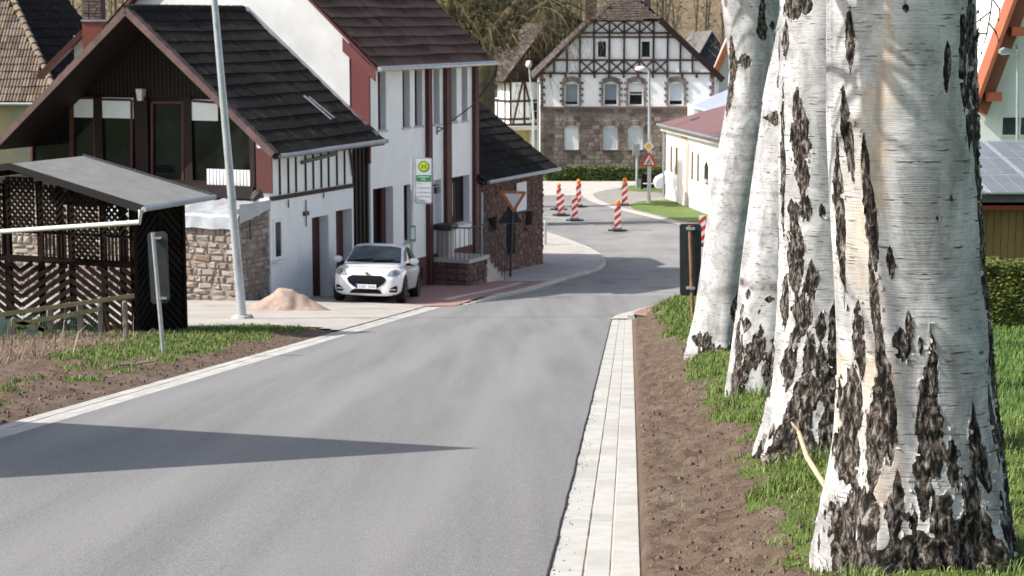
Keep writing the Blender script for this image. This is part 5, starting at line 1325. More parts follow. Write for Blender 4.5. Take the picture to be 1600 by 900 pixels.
tiles(rf, NH, (-.3, -.14, zN-.03), (1, 0, 0), (0, -.02, 1), Wn+.6, zAp-zN, .26, .26, TP_O, TP_I, hump=.0, limit=300, wfun=lambda u, v: v < slp*min(u, Wn+.6-u)-.05)
chp = NF.w((1.2, 4.5, 0)); q = at(798, 60, chp.y); MB().box(1.8, 2.3, 3.6, 4.1, zN+1.5, at(798, 33, chp.y).z).build('chimney', STUCCO2, NH)
# ---- distant slate gable and orange verge house at the right of the gable
o2 = at(1085, 120, 150); T_ = Thing('slate_gable_house', 'far grey roofed house with dark slate gable right of the half-timbered gable', 'house', WF, (o2.x, 150, H0(o2.x, 150)))
def pz(px, py, y): q = at(px, py, y); return (q.x, q.z)
MB().prism([pz(1092, 84, 150), pz(1112, 48, 150), pz(1136, 84, 150), pz(1136, 190, 150), pz(1092, 190, 150)], 150, 158, 'y').build('slate_gable', M('blue_slate', (.02, .025, .04), (.035, .04, .06), 4, .6), T_)
a = [at(1062, 84, 153), at(1091, 86, 149.9), at(1113, 47, 149.9), at(1078, 50, 156)]
MB().add(a+[p+Vector((0, 0, -.12)) for p in a], [(0, 1, 2, 3), (4, 5, 6, 7), (0, 1, 5, 4), (1, 2, 6, 5)]).build('roof', M('grey_slate', (.12, .115, .11), (.17, .16, .155), 6, .7, .5, 12), T_)
MB().prism([pz(1060, 84, 151), pz(1094, 84, 151), pz(1094, 190, 151), pz(1060, 190, 151)], 151, 155, 'y').build('wall', STUCCO2, T_)
o3 = at(1118, 130, 132); T_ = Thing('white_house', 'bit of a white house with orange-brown verge behind the half-timbered roof', 'house', WF, (o3.x, 132, 0))
MB().prism([pz(1106, 152, 132), pz(1150, 46, 132), pz(1196, 152, 132), pz(1196, 280, 132), pz(1106, 280, 132)], 132, 136, 'y').build('wall', STUCCO, T_)
a, b = at(1106, 140, 131.7), at(1150, 40, 131.7); MB().beam(a, b, .4, .7).build('verge_board', M('orange_brown_verge', (.30, .10, .045), (.36, .13, .06), 4, .7), T_)
q = at(1120, 152, 131.9); MB().box(q.x-.25, q.x+.3, 131.9, 132, q.z-.3, q.z+.25).build('window', GLASS, T_)
# ---- white barn on the right
b0, b1 = at(1040, 312, 97.0), at(1128, 350, 86.0)
BF = Frame((b0.x, b0.y, 0), math.atan2(b1.y-b0.y, b1.x-b0.x))     # local x runs towards the camera, local y to the right... wall at y=0
bt = lambda px, py: BF.hit(px, py).x
bzz = lambda px, py: BF.hit(px, py).z
BN = Thing('white_barn', 'long low white rendered barn with plum red roof at the right of the junction', 'barn', BF, (0, 0, 0))
zBe = bzz(1060, 200); Lb = 30
MB().box(0, Lb, .0, 7, -.3, zBe).build('wall', BARNW, BN)
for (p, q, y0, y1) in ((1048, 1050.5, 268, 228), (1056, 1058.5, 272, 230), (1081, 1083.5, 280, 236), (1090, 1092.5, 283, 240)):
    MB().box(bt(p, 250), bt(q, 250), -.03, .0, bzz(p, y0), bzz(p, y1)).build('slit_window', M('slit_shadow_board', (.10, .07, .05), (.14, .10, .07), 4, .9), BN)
a, b = bt(1063, 260), bt(1074, 260); zt2, zb2 = bzz(1068, 218), -.1
fr = MB().prism([(a-.25, zb2), (b+.3, zb2), (b+.3, zt2-.1), ((a+b)/2+.1, zt2+.25), (a-.25, zt2-.1)], -.05, 0, 'y').build('door_surround', M('pink_stone', (.46, .33, .27), (.52, .40, .34), 4, .9), BN)
MB().prism([(a, zb2), (b, zb2), (b, zt2-.35), ((a+b)/2, zt2+.0), (a, zt2-.35)], -.09, -.05, 'y').build('door', BARNW, BN)
a, b = bt(1101.5, 265), bt(1107, 265); z0, z1 = bzz(1104, 280), bzz(1104, 252); w = MB().prism([(a, z0), (b, z0), (b, z1-.25), ((a+b)/2, z1), (a, z1-.25)], -.04, 0, 'y').build('arched_window', GLASS, BN)
MB().box(a-.1, b+.1, -.14, 0, z0-.14, z0).build('sill', CONC_D, w, sub=BN)
REDM = M('plum_metal_roof', (.15, .08, .08), (.19, .105, .10), 1.5, .55, .1, 20)
rr = MB().add([(-.4, -.35, zBe+.05), (Lb, -.35, zBe+.05), (Lb, 3.4, zBe+1.35), (2.4, 3.4, zBe+1.35), (-.4, 7.3, zBe+.05), (Lb, 7.3, zBe+.05)], [(0, 1, 2, 3), (0, 3, 4), (4, 3, 2, 5)]).build('roof', REDM, BN)
MB().box(-.3, Lb, -.25, 0, zBe-.28, zBe+.04).build('cornice', CONC_D, BN); MB().tube([(-.3, -.4, zBe+.02), (Lb, -.4, zBe+.02)], .07, 6).build('gutter', ZINC, BN)
MB().tube([(-.1, -.1, -.1), (-.1, -.1, zBe)], .06, 8).build('downpipe', ZINC, BN)
q = [at(1083, 165, 108), at(1160, 185, 104), at(1160, 130, 112), at(1128, 142, 114)]
T_ = Thing('pale_metal_roof', 'pale blue-grey metal roofed lean-to behind the plum barn roof', 'lean-to', WF, (q[0].x, 108, 0))
MB().add(q+[p+Vector((0, 0, -.15)) for p in q], [(0, 1, 2, 3), (4, 5, 6, 7), (0, 1, 5, 4), (3, 0, 4, 7)]).build('roof', M('pale_metal', (.42, .47, .54), (.48, .53, .60), 2, .4, metal=.3), T_)
MB().prism([pz(1084, 166, 108.2), pz(1160, 186, 108.2), pz(1160, 290, 108.2), pz(1084, 290, 108.2)], 108.2, 112, 'y').build('wall', BARNW, T_)
# ---- buildings right of the birches
def quad(Th_, name, pts, mat, thick=(0, 0, -.1), **k):
    pts = [Vector(p) for p in pts]; t = Vector(thick)
    return MB().add(pts+[p+t for p in pts], [(0, 1, 2, 3), (7, 6, 5, 4), (0, 1, 5, 4), (1, 2, 6, 5), (2, 3, 7, 6), (3, 0, 4, 7)]).build(name, mat, Th_, **k)
YR = 52.0; oR = at(1545, 215, YR)
RH = Thing('white_gable_house', 'white house with broad rust-red verge beam at the right edge', 'house', WF, (oR.x, YR, H(oR.x, YR)))
MB().prism([pz(1524, 195, YR), pz(1531, 172, YR), pz(1620, -60, YR), pz(1900, -160, YR), pz(1900, 400, YR), pz(1524, 400, YR)], YR, YR+9, 'y').build('wall', STUCCO, RH)
RUST = M('rust_red_paint', (.24, .06, .03), (.29, .08, .04), 3, .45, .1, 20, spec=.5)
a, b = at(1529, 176, YR-.35), at(1606, -30, YR-.35); MB().beam(a, b, .34, .55).build('verge_beam', RUST, RH)
a2, b2 = at(1521, 160, YR-.5), at(1594, -40, YR-.5); MB().beam(a2, b2, .10, .95).build('roof_edge', M('rust_roof_edge', (.30, .09, .045), (.36, .12, .06), 3, .5), RH)
for px, py in ((1541, 150), (1581, 49)): q = at(px, py, YR-.3); MB().box(q.x-.16, q.x+.26, YR-.95, YR, q.z-.12, q.z+.12).build('purlin_end', RUST, RH)
hw = (at(1562, 210, YR).x, at(1600, 210, YR).x, at(1562, 214, YR).z, at(1562, 180, YR).z)
w = window(RH, hw[0], hw[1]+.3, hw[2], hw[3], -.05, WPVC, GLASS2, bars=(.55,)); 
MB().box(hw[0]+.09, hw[0]+.22, -.0+YR-.06, YR-.04, hw[2]+.06, hw[3]-.18).build('curtain', M('ochre_curtain', (.34, .20, .06), (.4, .26, .1), 5, .8), w, sub=RH) if False else None
w.location.y += YR; 
YQ = 70.0; T_ = Thing('dark_roof_house', 'house with dark grey pantile roof and brick chimney behind the nearest birch', 'house', WF, (at(1540, 120, YQ).x, YQ, 2))
q0 = at(1400, 122, YQ); q1 = at(1590, 122, YQ); rt = at(1400, 18, YQ+3.2)
Vq = Vector((0, 3.2, rt.z-q0.z)); rfq = quad(T_, 'roof', [q0, q1, q1+Vq, q0+Vq], TIMB)
tiles(rfq, T_, at(1505, 122, YQ-.05)+Vector((0, 0, .02)), (1, 0, 0), Vq, 1.9, Vq.length, .22, .30, TG_O, TG_I, hump=.035)
MB().box(q0.x, q1.x, YQ+.3, YQ+5, q0.z-4.5, q0.z-.1).build('wall', STUCCO, T_)
cq = at(1556, 10, YQ+3.2); MB().box(cq.x-.2, cq.x+.2, YQ+3, YQ+3.5, rt.z-1.2, rt.z+.9).build('chimney', M('brick_red', (.30, .10, .06), (.36, .14, .09), 9, .9), T_)
# street lamp in front of it
yl_ = 47.0; T_ = Thing('street_lamp', 'slim street lamp with flat grey head in front of the white gable', 'street lamp', WF, tuple(at(1590, 400, yl_)))
MB().tube([at(1588.5, 420, yl_), at(1590, 78, yl_)], [.045, .03], 8).build('pole', GALV, T_, smooth=True)
MB().tube([at(1590, 80, yl_), at(1587, 70, yl_), at(1590, 66, yl_)], .02, 6).build('pole_top', DSTEEL, T_)
hd = at(1576, 80, yl_-.1); MB().add([(hd.x-.22, hd.y-.1, hd.z+.03), (hd.x-.12, hd.y-.1, hd.z+.09), (hd.x+.22, hd.y-.05, hd.z+.0), (hd.x+.2, hd.y-.05, hd.z-.05), (hd.x-.15, hd.y-.1, hd.z-.09), (hd.x-.22, hd.y-.1, hd.z-.05),
   (hd.x-.22, hd.y+.1, hd.z+.03), (hd.x-.12, hd.y+.1, hd.z+.09), (hd.x+.22, hd.y+.05, hd.z+.0), (hd.x+.2, hd.y+.05, hd.z-.05), (hd.x-.15, hd.y+.1, hd.z-.09), (hd.x-.22, hd.y+.1, hd.z-.05)],
   [(0, 1, 2, 3, 4, 5), (11, 10, 9, 8, 7, 6)]+[(i, (i+1) % 6, (i+1) % 6+6, i+6) for i in range(6)]).build('lamp_head', GALV, T_)
# timber shed with solar panels
YS = 36.0; s0 = at(1536, 316, YS)
TS = Thing('solar_shed', 'timber clad shed with a red fascia and solar panels on its roof behind the hedge', 'shed', WF, (s0.x, YS, H(s0.x, YS)))
xa, xb = at(1440, 330, YS).x, at(1760, 330, YS).x; zw1, zw0 = at(1536, 328, YS).z, at(1536, 450, YS).z
WOOD = M('honey_boards', (.17, .10, .045), (.24, .145, .065), 8, .7, .4, 40, rand='obj', rv=.12, stretch=(8, 8, .6))
MB().box(xa, xb, YS+.05, YS+5, zw0-.3, zw1+.0).build('core_wall', DARKW, TS)
nb = 28
for k in range(nb): x = xa+(xb-xa)*k/nb; MB().box(x+.004, x+(xb-xa)/nb-.004, YS+.02, YS+.05, zw0-.3, zw1).build('board', WOOD, TS)
za, zb2 = at(1536, 328, YS-.3).z, at(1536, 306, YS-.3).z
MB().box(xa-.2, xb+.2, YS-.3, YS-.24, za, zb2).build('fascia', M('oxblood_fascia', (.17, .025, .025), (.21, .04, .035), 3, .5), TS)
pa, pb = at(1520, 303, YS-.35), at(1516, 222, YS+4.4)
Vp = Vector((0, pb.y-pa.y, pb.z-pa.z)); quad(TS, 'roof', [(xa-.2, YS-.3, pa.z-.12), (xb+.2, YS-.3, pa.z-.12), (xb+.2, YS-.3+Vp.y, pa.z-.12+Vp.z), (xa-.2, YS-.3+Vp.y, pa.z-.12+Vp.z)], ZINC)
SOL = M('solar_cell', (.13, .135, .145), (.17, .175, .185), 2, .25, spec=.5); 
Vu = Vp.normalized(); Nn = Vector((1, 0, 0)).cross(Vu); pwid, plen = 1.02, Vp.length/3
x = at(1480, 303, YS).x-.3; 
for c in range(5):
    for r_ in range(3):
        o0 = Vector((x+c*pwid, pa.y, pa.z))+Vu*(plen*r_)+Nn*.03
        fr = quad(TS, 'solar_panel', [o0, o0+Vector((pwid-.03, 0, 0)), o0+Vector((pwid-.03, 0, 0))+Vu*(plen-.03), o0+Vu*(plen-.03)], GALV, tuple(Nn*-.035))
        m = MB()
        for i in range(3):
            for j in range(6):
                a = o0+Vector((.03+i*(pwid-.09)/3, 0, 0))+Vu*(.03+j*(plen-.09)/6)+Nn*.004; du, dv_ = Vector(((pwid-.09)/3-.015, 0, 0)), Vu*((plen-.09)/6-.015)
                m.add([a, a+du, a+du+dv_, a+dv_], [(0, 1, 2, 3)])
        m.build('cells', SOL, fr, sub=TS)
MB().box(xa, xb, YS-.33, YS-.22, pa.z-.16, pa.z-.03).build('dark_gap', DSTEEL, TS)
# hedge at the right
YH = 29.6; hx0, hx1 = at(1500, 470, YH).x, at(1760, 470, YH).x
HR = Thing('hedge', 'clipped evergreen hedge between the lawn and the timber shed', 'hedge', WF, ((hx0+hx1)/2, YH, H((hx0+hx1)/2, YH)))
zr1 = at(1560, 415, YH).z
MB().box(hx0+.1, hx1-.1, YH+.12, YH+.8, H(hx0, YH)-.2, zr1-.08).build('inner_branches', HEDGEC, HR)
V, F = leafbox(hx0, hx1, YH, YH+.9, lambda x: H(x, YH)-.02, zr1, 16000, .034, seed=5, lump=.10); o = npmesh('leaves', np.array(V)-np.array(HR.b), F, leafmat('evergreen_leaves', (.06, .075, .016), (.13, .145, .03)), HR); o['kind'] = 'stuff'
# ---- neighbour house left of the frame: its gable throws the wedge of shadow across the road
def shadow_src(px, py, h):      # point whose shadow falls on the road at this pixel, h above it
    g = G(px, py); return Vector((g.x+SUNV.x/SUNV.z*h, g.y+SUNV.y/SUNV.z*h, g.z+h))
ap = shadow_src(752, 702, 6.6)
e1, e2 = shadow_src(0, 656, 3.2), shadow_src(0, 749, 3.2)
NB = Thing('neighbour_house', 'house just outside the left edge whose gable shadow lies across the road', 'house', WF, (ap.x-3, (e1.y+e2.y)/2, H0(0, 14)+.1))
le = Vector((-9, 0, 0)); zb3 = 5.2
PL = M('cream_plaster', (.5, .48, .42), (.6, .58, .5), 2, .9)
MB().add([ap, e1, e1+le, ap+le, ap+Vector((0, 0, -.15)), e1+Vector((0, 0, -.15)), e1+le+Vector((0, 0, -.15)), ap+le+Vector((0, 0, -.15))], [(0, 1, 2, 3), (4, 5, 6, 7), (0, 1, 5, 4), (1, 2, 6, 5)]).build('roof', TB_O, NB)
MB().add([ap, e2, e2+le, ap+le, ap+Vector((0, 0, -.15)), e2+Vector((0, 0, -.15)), e2+le+Vector((0, 0, -.15)), ap+le+Vector((0, 0, -.15))], [(0, 1, 2, 3), (4, 5, 6, 7), (0, 1, 5, 4), (1, 2, 6, 5)]).build('roof', TB_O, NB)
d_ = Vector((-.4, 0, -.1))
m = MB().add([ap+d_+Vector((0, 0, -.1)), e1+d_+Vector((0, -.3, .1)), Vector((e1.x-.4, e1.y-.3, zb3)), Vector((e2.x-.4, e2.y+.3, zb3)), e2+d_+Vector((0, .3, .1))], [(0, 1, 2, 3, 4)])
m.add([(e1.x-.4, e1.y-.3, zb3), (e1.x-.4, e1.y-.3, e1.z), (e1.x-9, e1.y-.3, e1.z), (e1.x-9, e1.y-.3, zb3)], [(0, 1, 2, 3)]); m.add([(e2.x-.4, e2.y+.3, zb3), (e2.x-.4, e2.y+.3, e2.z), (e2.x-9, e2.y+.3, e2.z), (e2.x-9, e2.y+.3, zb3)], [(0, 1, 2, 3)])
m.build('wall', PL, NB)
print('NB', ap, e1, e2)
# ------------------------------------------------------------------ the white car
from mathutils.bvhtree import BVHTree
def car():
    fc = G(572, 474); hd_ = Vector((-.085, -.996, 0)).normalized(); left = Vector((0, 0, 1)).cross(hd_)
    ctr = Vector((fc.x, fc.y, 0)) - hd_*2.1
    hh = lambda a, b: H((ctr+hd_*a+left*b).x, (ctr+hd_*a+left*b).y)+.02
    zf, zrr = (hh(1.3, .75)+hh(1.3, -.75))/2, (hh(-1.3, .75)+hh(-1.3, -.75))/2; zl, zr_ = (hh(1.3, .75)+hh(-1.3, .75))/2, (hh(1.3, -.75)+hh(-1.3, -.75))/2
    X = (hd_*2.6+Vector((0, 0, zf-zrr))).normalized(); Yv = (left*1.5+Vector((0, 0, zl-zr_))); Z = X.cross(Yv).normalized(); Yv = Z.cross(X)
    ctr.z = (zf+zrr)/2
    root = bpy.data.objects.new('parked_car', None); link(root); root.matrix_world = Matrix.Translation(ctr) @ Matrix((X, Yv, Z)).transposed().to_4x4() @ Matrix.Diagonal((1.04, 1.06, 1.05, 1))
    tag(root, 'white compact crossover parked nose uphill on the driveway before the white house', 'car')
    PAINT, nt, b, pos = newmat('white_car_paint', .22, .5); b.inputs['Base Color'].default_value = (.80, .80, .81, 1); b.inputs['Coat Weight'].default_value = .6; b.inputs['Coat Roughness'].default_value = .05
    BLK = M('black_trim', (.006, .006, .007), (.009, .009, .01), 5, .6, spec=.12); CGL = glassm('car_glass', (.05, .06, .065), .05)
    TYR = M('tyre_rubber', (.015, .015, .015), (.025, .025, .025), 20, .85); RIM = M('dark_alloy', (.07, .07, .075), (.10, .10, .105), 5, .35, metal=.8)
    LGT = M('headlamp_glass', (.13, .145, .16), (.28, .30, .32), 14, .08, spec=.8); CHR = M('chrome', (.5, .5, .52), (.6, .6, .62), 5, .15, metal=1)
    # (x, half width, z bottom, z shoulder, z top)
    st = [(-2.10, .55, .42, .78, .92), (-2.06, .72, .32, .82, 1.0), (-1.9, .83, .26, .86, 1.04), (-1.6, .885, .24, .88, 1.04), (-1.2, .905, .24, .88, 1.04), (-.6, .885, .24, .86, 1.03),
          (0, .88, .24, .85, 1.02), (.6, .885, .24, .85, 1.015), (.95, .90, .24, .85, 1.01), (1.3, .905, .23, .84, .97), (1.6, .895, .22, .81, .925), (1.82, .865, .20, .76, .865), (1.97, .80, .18, .70, .79), (2.06, .68, .18, .62, .70), (2.10, .50, .22, .52, .585)]
    m = MB(); ncol = 0
    for (x, w, zb, zs, zt) in st:
        half = [(0, zb), (w*.6, zb), (w*.9, zb+.02), (w*.985, zb+.10), (w*1.0, zb+(zs-zb)*.55), (w*.985, zs), (w*.93, zs+(zt-zs)*.45), (w*.80, zt-.02), (w*.5, zt+.005), (0, zt+.015)]
        sec = half + [(-a, b_) for a, b_ in half[-2:0:-1]]; ncol = len(sec); m.v += [(x, a, b_) for a, b_ in sec]
    for i in range(len(st)-1):
        for j in range(ncol): m.f.append((i*ncol+j, i*ncol+(j+1) % ncol, (i+1)*ncol+(j+1) % ncol, (i+1)*ncol+j))
    m.f.append(tuple(range(ncol))[::-1]); m.f.append(tuple((len(st)-1)*ncol+j for j in range(ncol)))
    def sub_(m, name, mat, lv=2):
        me = bpy.data.meshes.new(name); me.from_pydata(m.v, [], m.f); me.materials.append(mat); o = bpy.data.objects.new(name, me); link(o, root)
        bm = bmesh.new(); bm.from_mesh(me); bmesh.ops.recalc_face_normals(bm, faces=bm.faces); bm.to_mesh(me); bm.free()
        md = o.modifiers.new('s', 'SUBSURF'); md.levels = md.render_levels = lv
        for p in me.polygons: p.use_smooth = True
        dg = bpy.context.evaluated_depsgraph_get(); ev = o.evaluated_get(dg); me2 = bpy.data.meshes.new_from_object(ev); o.modifiers.clear(); o.data = me2; me2.name = name
        bv = BVHTree.FromPolygons([v.co for v in me2.vertices], [tuple(p.vertices) for p in me2.polygons])
        return o, bv
    body, bvb = sub_(m, 'body', PAINT)
    cs = [(-2.02, .74, .95, 1.04, .66), (-1.92, .78, .95, 1.12, .64), (-1.7, .80, .95, 1.25, .62), (-1.4, .815, .95, 1.37, .62), (-1.0, .82, .95, 1.46, .63), (-.5, .825, .95, 1.505, .645), (-.05, .825, .95, 1.50, .65),
          (.15, .825, .95, 1.465, .65), (.32, .82, .95, 1.40, .65), (.62, .81, .95, 1.235, .68), (.92, .80, .95, 1.06, .72), (1.02, .79, .93, 1.0, .74)]
    m = MB()
    for (x, wb_, zb, zt, wr) in cs:
        h = zt-zb; half = [(0, zb), (wb_, zb), (wb_-.01, zb+h*.15), (wb_-(wb_-wr)*.62, zb+h*.66), (wr+.02, zb+h*.87), (wr-.08, zb+h*.97), (wr*.5, zt), (0, zt+.008)]
        sec = half+[(-a, b_) for a, b_ in half[-2:0:-1]]; nc = len(sec); m.v += [(x, a, b_) for a, b_ in sec]
    for i in range(len(cs)-1):
        for j in range(nc): m.f.append((i*nc+j, i*nc+(j+1) % nc, (i+1)*nc+(j+1) % nc, (i+1)*nc+j))
    m.f.append(tuple(range(nc))[::-1]); m.f.append(tuple((len(cs)-1)*nc+j for j in range(nc)))
    cabin, bvc = sub_(m, 'cabin_roof', PAINT)
    def patch(name, poly, mat, axis, bv, off_=.008, side=1, step=.05, parent=root, smooth=True):
        """polygon (u,v) projected onto the body: axis x -> (y,z) from the front, axis y -> (x,z) from the side"""
        bm = bmesh.new(); bm.faces.new([bm.verts.new((p[0], p[1], 0)) for p in poly])
        for ax in (0, 1):
            v = min(p[ax] for p in poly)+step*.5
            while v < max(p[ax] for p in poly):
                n = [0, 0, 0]; n[ax] = 1; c = [0, 0, 0]; c[ax] = v; bmesh.ops.bisect_plane(bm, geom=bm.verts[:]+bm.edges[:]+bm.faces[:], plane_co=c, plane_no=n); v += step
        bmesh.ops.triangulate(bm, faces=bm.faces)
        for v in bm.verts:
            o0 = Vector((5, v.co.x, v.co.y)) if axis == 'x' else Vector((v.co.x, 5*side, v.co.y)); d = Vector((-1, 0, 0)) if axis == 'x' else Vector((0, -side, 0))
            hit, nrm, _, _ = bv.ray_cast(o0, d)
            if hit is None: hit, nrm, _, _ = bv.find_nearest(Vector((1.5, v.co.x, v.co.y)) if axis == 'x' else Vector((v.co.x, .8*side, v.co.y)))
            if nrm.dot(d) > 0: nrm = -nrm
            v.co = hit+nrm*off_
        me = bpy.data.meshes.new(name); bm.to_mesh(me); bm.free(); me.materials.append(mat)
        for p in me.polygons: p.use_smooth = smooth
        o = bpy.data.objects.new(name, me); link(o, parent); return o
    patch('windshield', [(-.70, 1.05), (.70, 1.05), (.665, 1.2), (.60, 1.40), (.3, 1.432), (-.3, 1.432), (-.60, 1.40), (-.665, 1.2)], CGL, 'x', bvc)
    patch('cowl', [(-.70, 1.012), (.70, 1.012), (.70, 1.05), (-.70, 1.05)], BLK, 'x', bvc, .012)
    gr = patch('grille', [(-.30, .40), (.30, .40), (.44, .50), (.50, .60), (.46, .66), (.36, .70), (-.36, .70), (-.46, .66), (-.50, .60), (-.44, .50)], BLK, 'x', bvb, .01)
    patch('lower_grille', [(-.42, .245), (.42, .245), (.36, .325), (.30, .355), (-.30, .355), (-.36, .325)], BLK, 'x', bvb, .01)
    patch('bonnet_gap', [(-.78, .905), (.78, .905), (.78, .912), (-.78, .912)], BLK, 'x', bvb, .003)
    for s in (-1, 1):
        patch('headlight', [(s*a, b_) for a, b_ in [(.50, .70), (.62, .685), (.76, .70), (.815, .75), (.81, .82), (.74, .865), (.66, .865), (.57, .82)]][::s], LGT, 'x', bvb, .012)
        patch('headlight_pupil', [(s*(.69+.055*math.cos(t)), .775+.055*math.sin(t)) for t in [i*math.pi/5 for i in range(10)]], CHR, 'x', bvb, .018, step=.03)
        patch('fog_vent', [(s*a, b_) for a, b_ in [(.56, .36), (.60, .29), (.76, .29), (.78, .36), (.77, .46), (.70, .44)]][::s], BLK, 'x', bvb, .01)
        patch('vent_blade', [(s*a, b_) for a, b_ in [(.55, .345), (.74, .35), (.74, .375), (.56, .37)]][::s], PAINT, 'x', bvb, .02)
        patch('side_window', [(.70, 1.06), (.35, 1.30), (.0, 1.395), (-.55, 1.41), (-1.1, 1.34), (-1.45, 1.2), (-1.45, 1.08)][::s], CGL, 'y', bvc, .008, side=s, step=.08)
        patch('door_pillar', [(-.26, 1.05), (-.26, 1.41), (-.36, 1.41), (-.36, 1.05)], BLK, 'y', bvc, .014, side=s, step=.08)
        patch('sill_trim', [(-1.0, .24), (.95, .24), (.95, .33), (-1.0, .33)], BLK, 'y', bvb, .01, side=s, step=.1)
        for k_, xx in ((0, .62), (0, -.32)): patch('door_gap', [(xx, .34), (xx+.012, .34), (xx+.012, .98), (xx, .98)], BLK, 'y', bvb, .004, side=s, step=.1)
        for xx in (.25, -.62): patch('door_handle', [(xx, .86), (xx+.17, .86), (xx+.17, .885), (xx, .885)], CHR, 'y', bvb, .02, side=s, step=.1)
        mr = MB(); cc = Vector((.60, s*1.0, 1.07))
        prof = [(0, -.11), (.07, -.085), (.10, -.02), (.095, .04), (.05, .075), (0, .085)]; mr.lathe(prof, (0, 0, 0), 12); mr.v = [(cc.x+v[0]*.7, cc.y+v[1]*1.25, cc.z+v[2]) for v in mr.v]
        def pb(mb_, name, mat, parent=root, smooth=None):
            o = mb_.build(name, mat, None, smooth=smooth); o.parent = parent; return o
        mo = pb(mr, 'mirror', PAINT, smooth='all'); st_ = MB().box(cc.x-.04, cc.x+.03, min(cc.y, s*.8), max(cc.y, s*.8), cc.z-.12, cc.z-.06); pb(st_, 'mirror_foot', BLK, mo)
        for xx in (1.32, -1.28):
            ar = [(xx+.40*math.cos(t), .34+.40*math.sin(t)) for t in [i*math.pi/12 for i in range(13)]]+[(xx-.40, .26), (xx+.40, .26)]
            patch('wheel_arch', [(a, b_) for a, b_ in ar], BLK, 'y', bvb, .006, side=s, step=.1)
            wc = Vector((xx, s*.80, .335)); t_ = MB(); prof = [(.20, -.11), (.30, -.115), (.33, -.09), (.337, 0), (.33, .09), (.30, .115), (.215, .11)]
            for r_, q in prof:
                for j in range(28): th = 2*math.pi*j/28; t_.v.append((wc.x+r_*math.cos(th), wc.y+s*q, wc.z+r_*math.sin(th)))
            for i in range(len(prof)-1):
                for j in range(28): t_.f.append((i*28+j, i*28+(j+1) % 28, (i+1)*28+(j+1) % 28, (i+1)*28+j))
            w_ = bpy.data.objects.new('wheel', None); link(w_, root)
            pb(t_, 'tyre', TYR, w_, smooth='all')
            rm = MB()
            for i in range(5):
                th = 2*math.pi*i/5+.3
                for dth in (-.13, .13): rm.beam((wc.x, wc.y+s*.085, wc.z), (wc.x+.205*math.cos(th+dth), wc.y+s*.10, wc.z+.205*math.sin(th+dth)), .035, .02)
            for j in range(28):
                a_, b2 = 2*math.pi*j/28, 2*math.pi*(j+1)/28; rm.beam((wc.x+.21*math.cos(a_), wc.y+s*.105, wc.z+.21*math.sin(a_)), (wc.x+.21*math.cos(b2), wc.y+s*.105, wc.z+.21*math.sin(b2)), .025, .02)
            pb(rm, 'rim', RIM, w_); dk = MB().tube([(wc.x, wc.y-s*.05, wc.z), (wc.x, wc.y+s*.06, wc.z)], .205, 20); pb(dk, 'brake_disc', BLK, w_)
    pb2 = lambda mb_, name, mat, parent=root: (lambda o: (setattr(o, 'parent', parent), o)[1])(mb_.build(name, mat, None))
    fx = 2.125
    pl = pb2(MB().box(fx, fx+.018, -.26, .26, .365, .475), 'licence_plate', WPVC); pb2(MB().box(fx+.018, fx+.021, -.26, -.215, .37, .47), 'blue_strip', M('plate_blue', (.02, .06, .3), (.02, .08, .34), 3, .5), pl)
    mm = MB()
    for i in range(7):
        a = -.17+i*.06; 
        if i != 3: mm.box(fx+.018, fx+.020, a, a+.035, .39, .45)
    pb2(mm, 'blurred_characters', PGREY, pl)
    pb2(MB().box(-1.9, 2.0, -.7, .7, .17, .26), 'underbody', BLK)
    eb = MB().lathe([(0, 0)], (0, 0, 0), 3) if False else MB().prism([(.055*math.cos(2*math.pi*i/14), .76+.028*math.sin(2*math.pi*i/14)) for i in range(14)], 2.03, 2.075, 'x'); pb2(eb, 'badge', CHR)
    for s in (-.25, .3): pb2(MB().beam((.98, s-.28, 1.06), (.90, s+.22, 1.10), .015, .02, (1, 0, 1)), 'wiper', BLK)
    pb2(MB().box(-1.0, -.95, -.01, .01, 1.47, 1.56), 'antenna', BLK)
car()
# white car end glimpsed behind the barn corner
q = G(1043, 306); T_ = Thing('parked_car', 'end of a white car showing behind the corner of the barn', 'car', WF, tuple(q))
WP = M('white_paint', (.7, .72, .74), (.72, .74, .76), 3, .3, spec=.5)
m = MB().prism([(-.55, .35), (-.62, .62), (-.5, .85), (-.15, 1.02), (.3, 1.42), (2.2, 1.45), (2.8, 1.0), (2.9, .35)], 99.2, 100.8, 'y'); m.v = [(q.x+v[0], v[1]+q.y-99, q.z+v[2]) for v in m.v]; m.build('body', WP, T_)
for xx in (.05, 2.2):
    m = MB().tube([(q.x+xx, q.y+.1, q.z+.33), (q.x+xx, q.y+.4, q.z+.33)], .33, 16); m.build('wheel', RUBB, T_)
m = MB().prism([(-.05, 1.05), (.3, 1.36), (1.2, 1.38), (1.2, 1.03)], .18, .2, 'y'); m.v = [(q.x+v[0], q.y+v[1], q.z+v[2]) for v in m.v]; m.build('side_window', GLASS, T_)
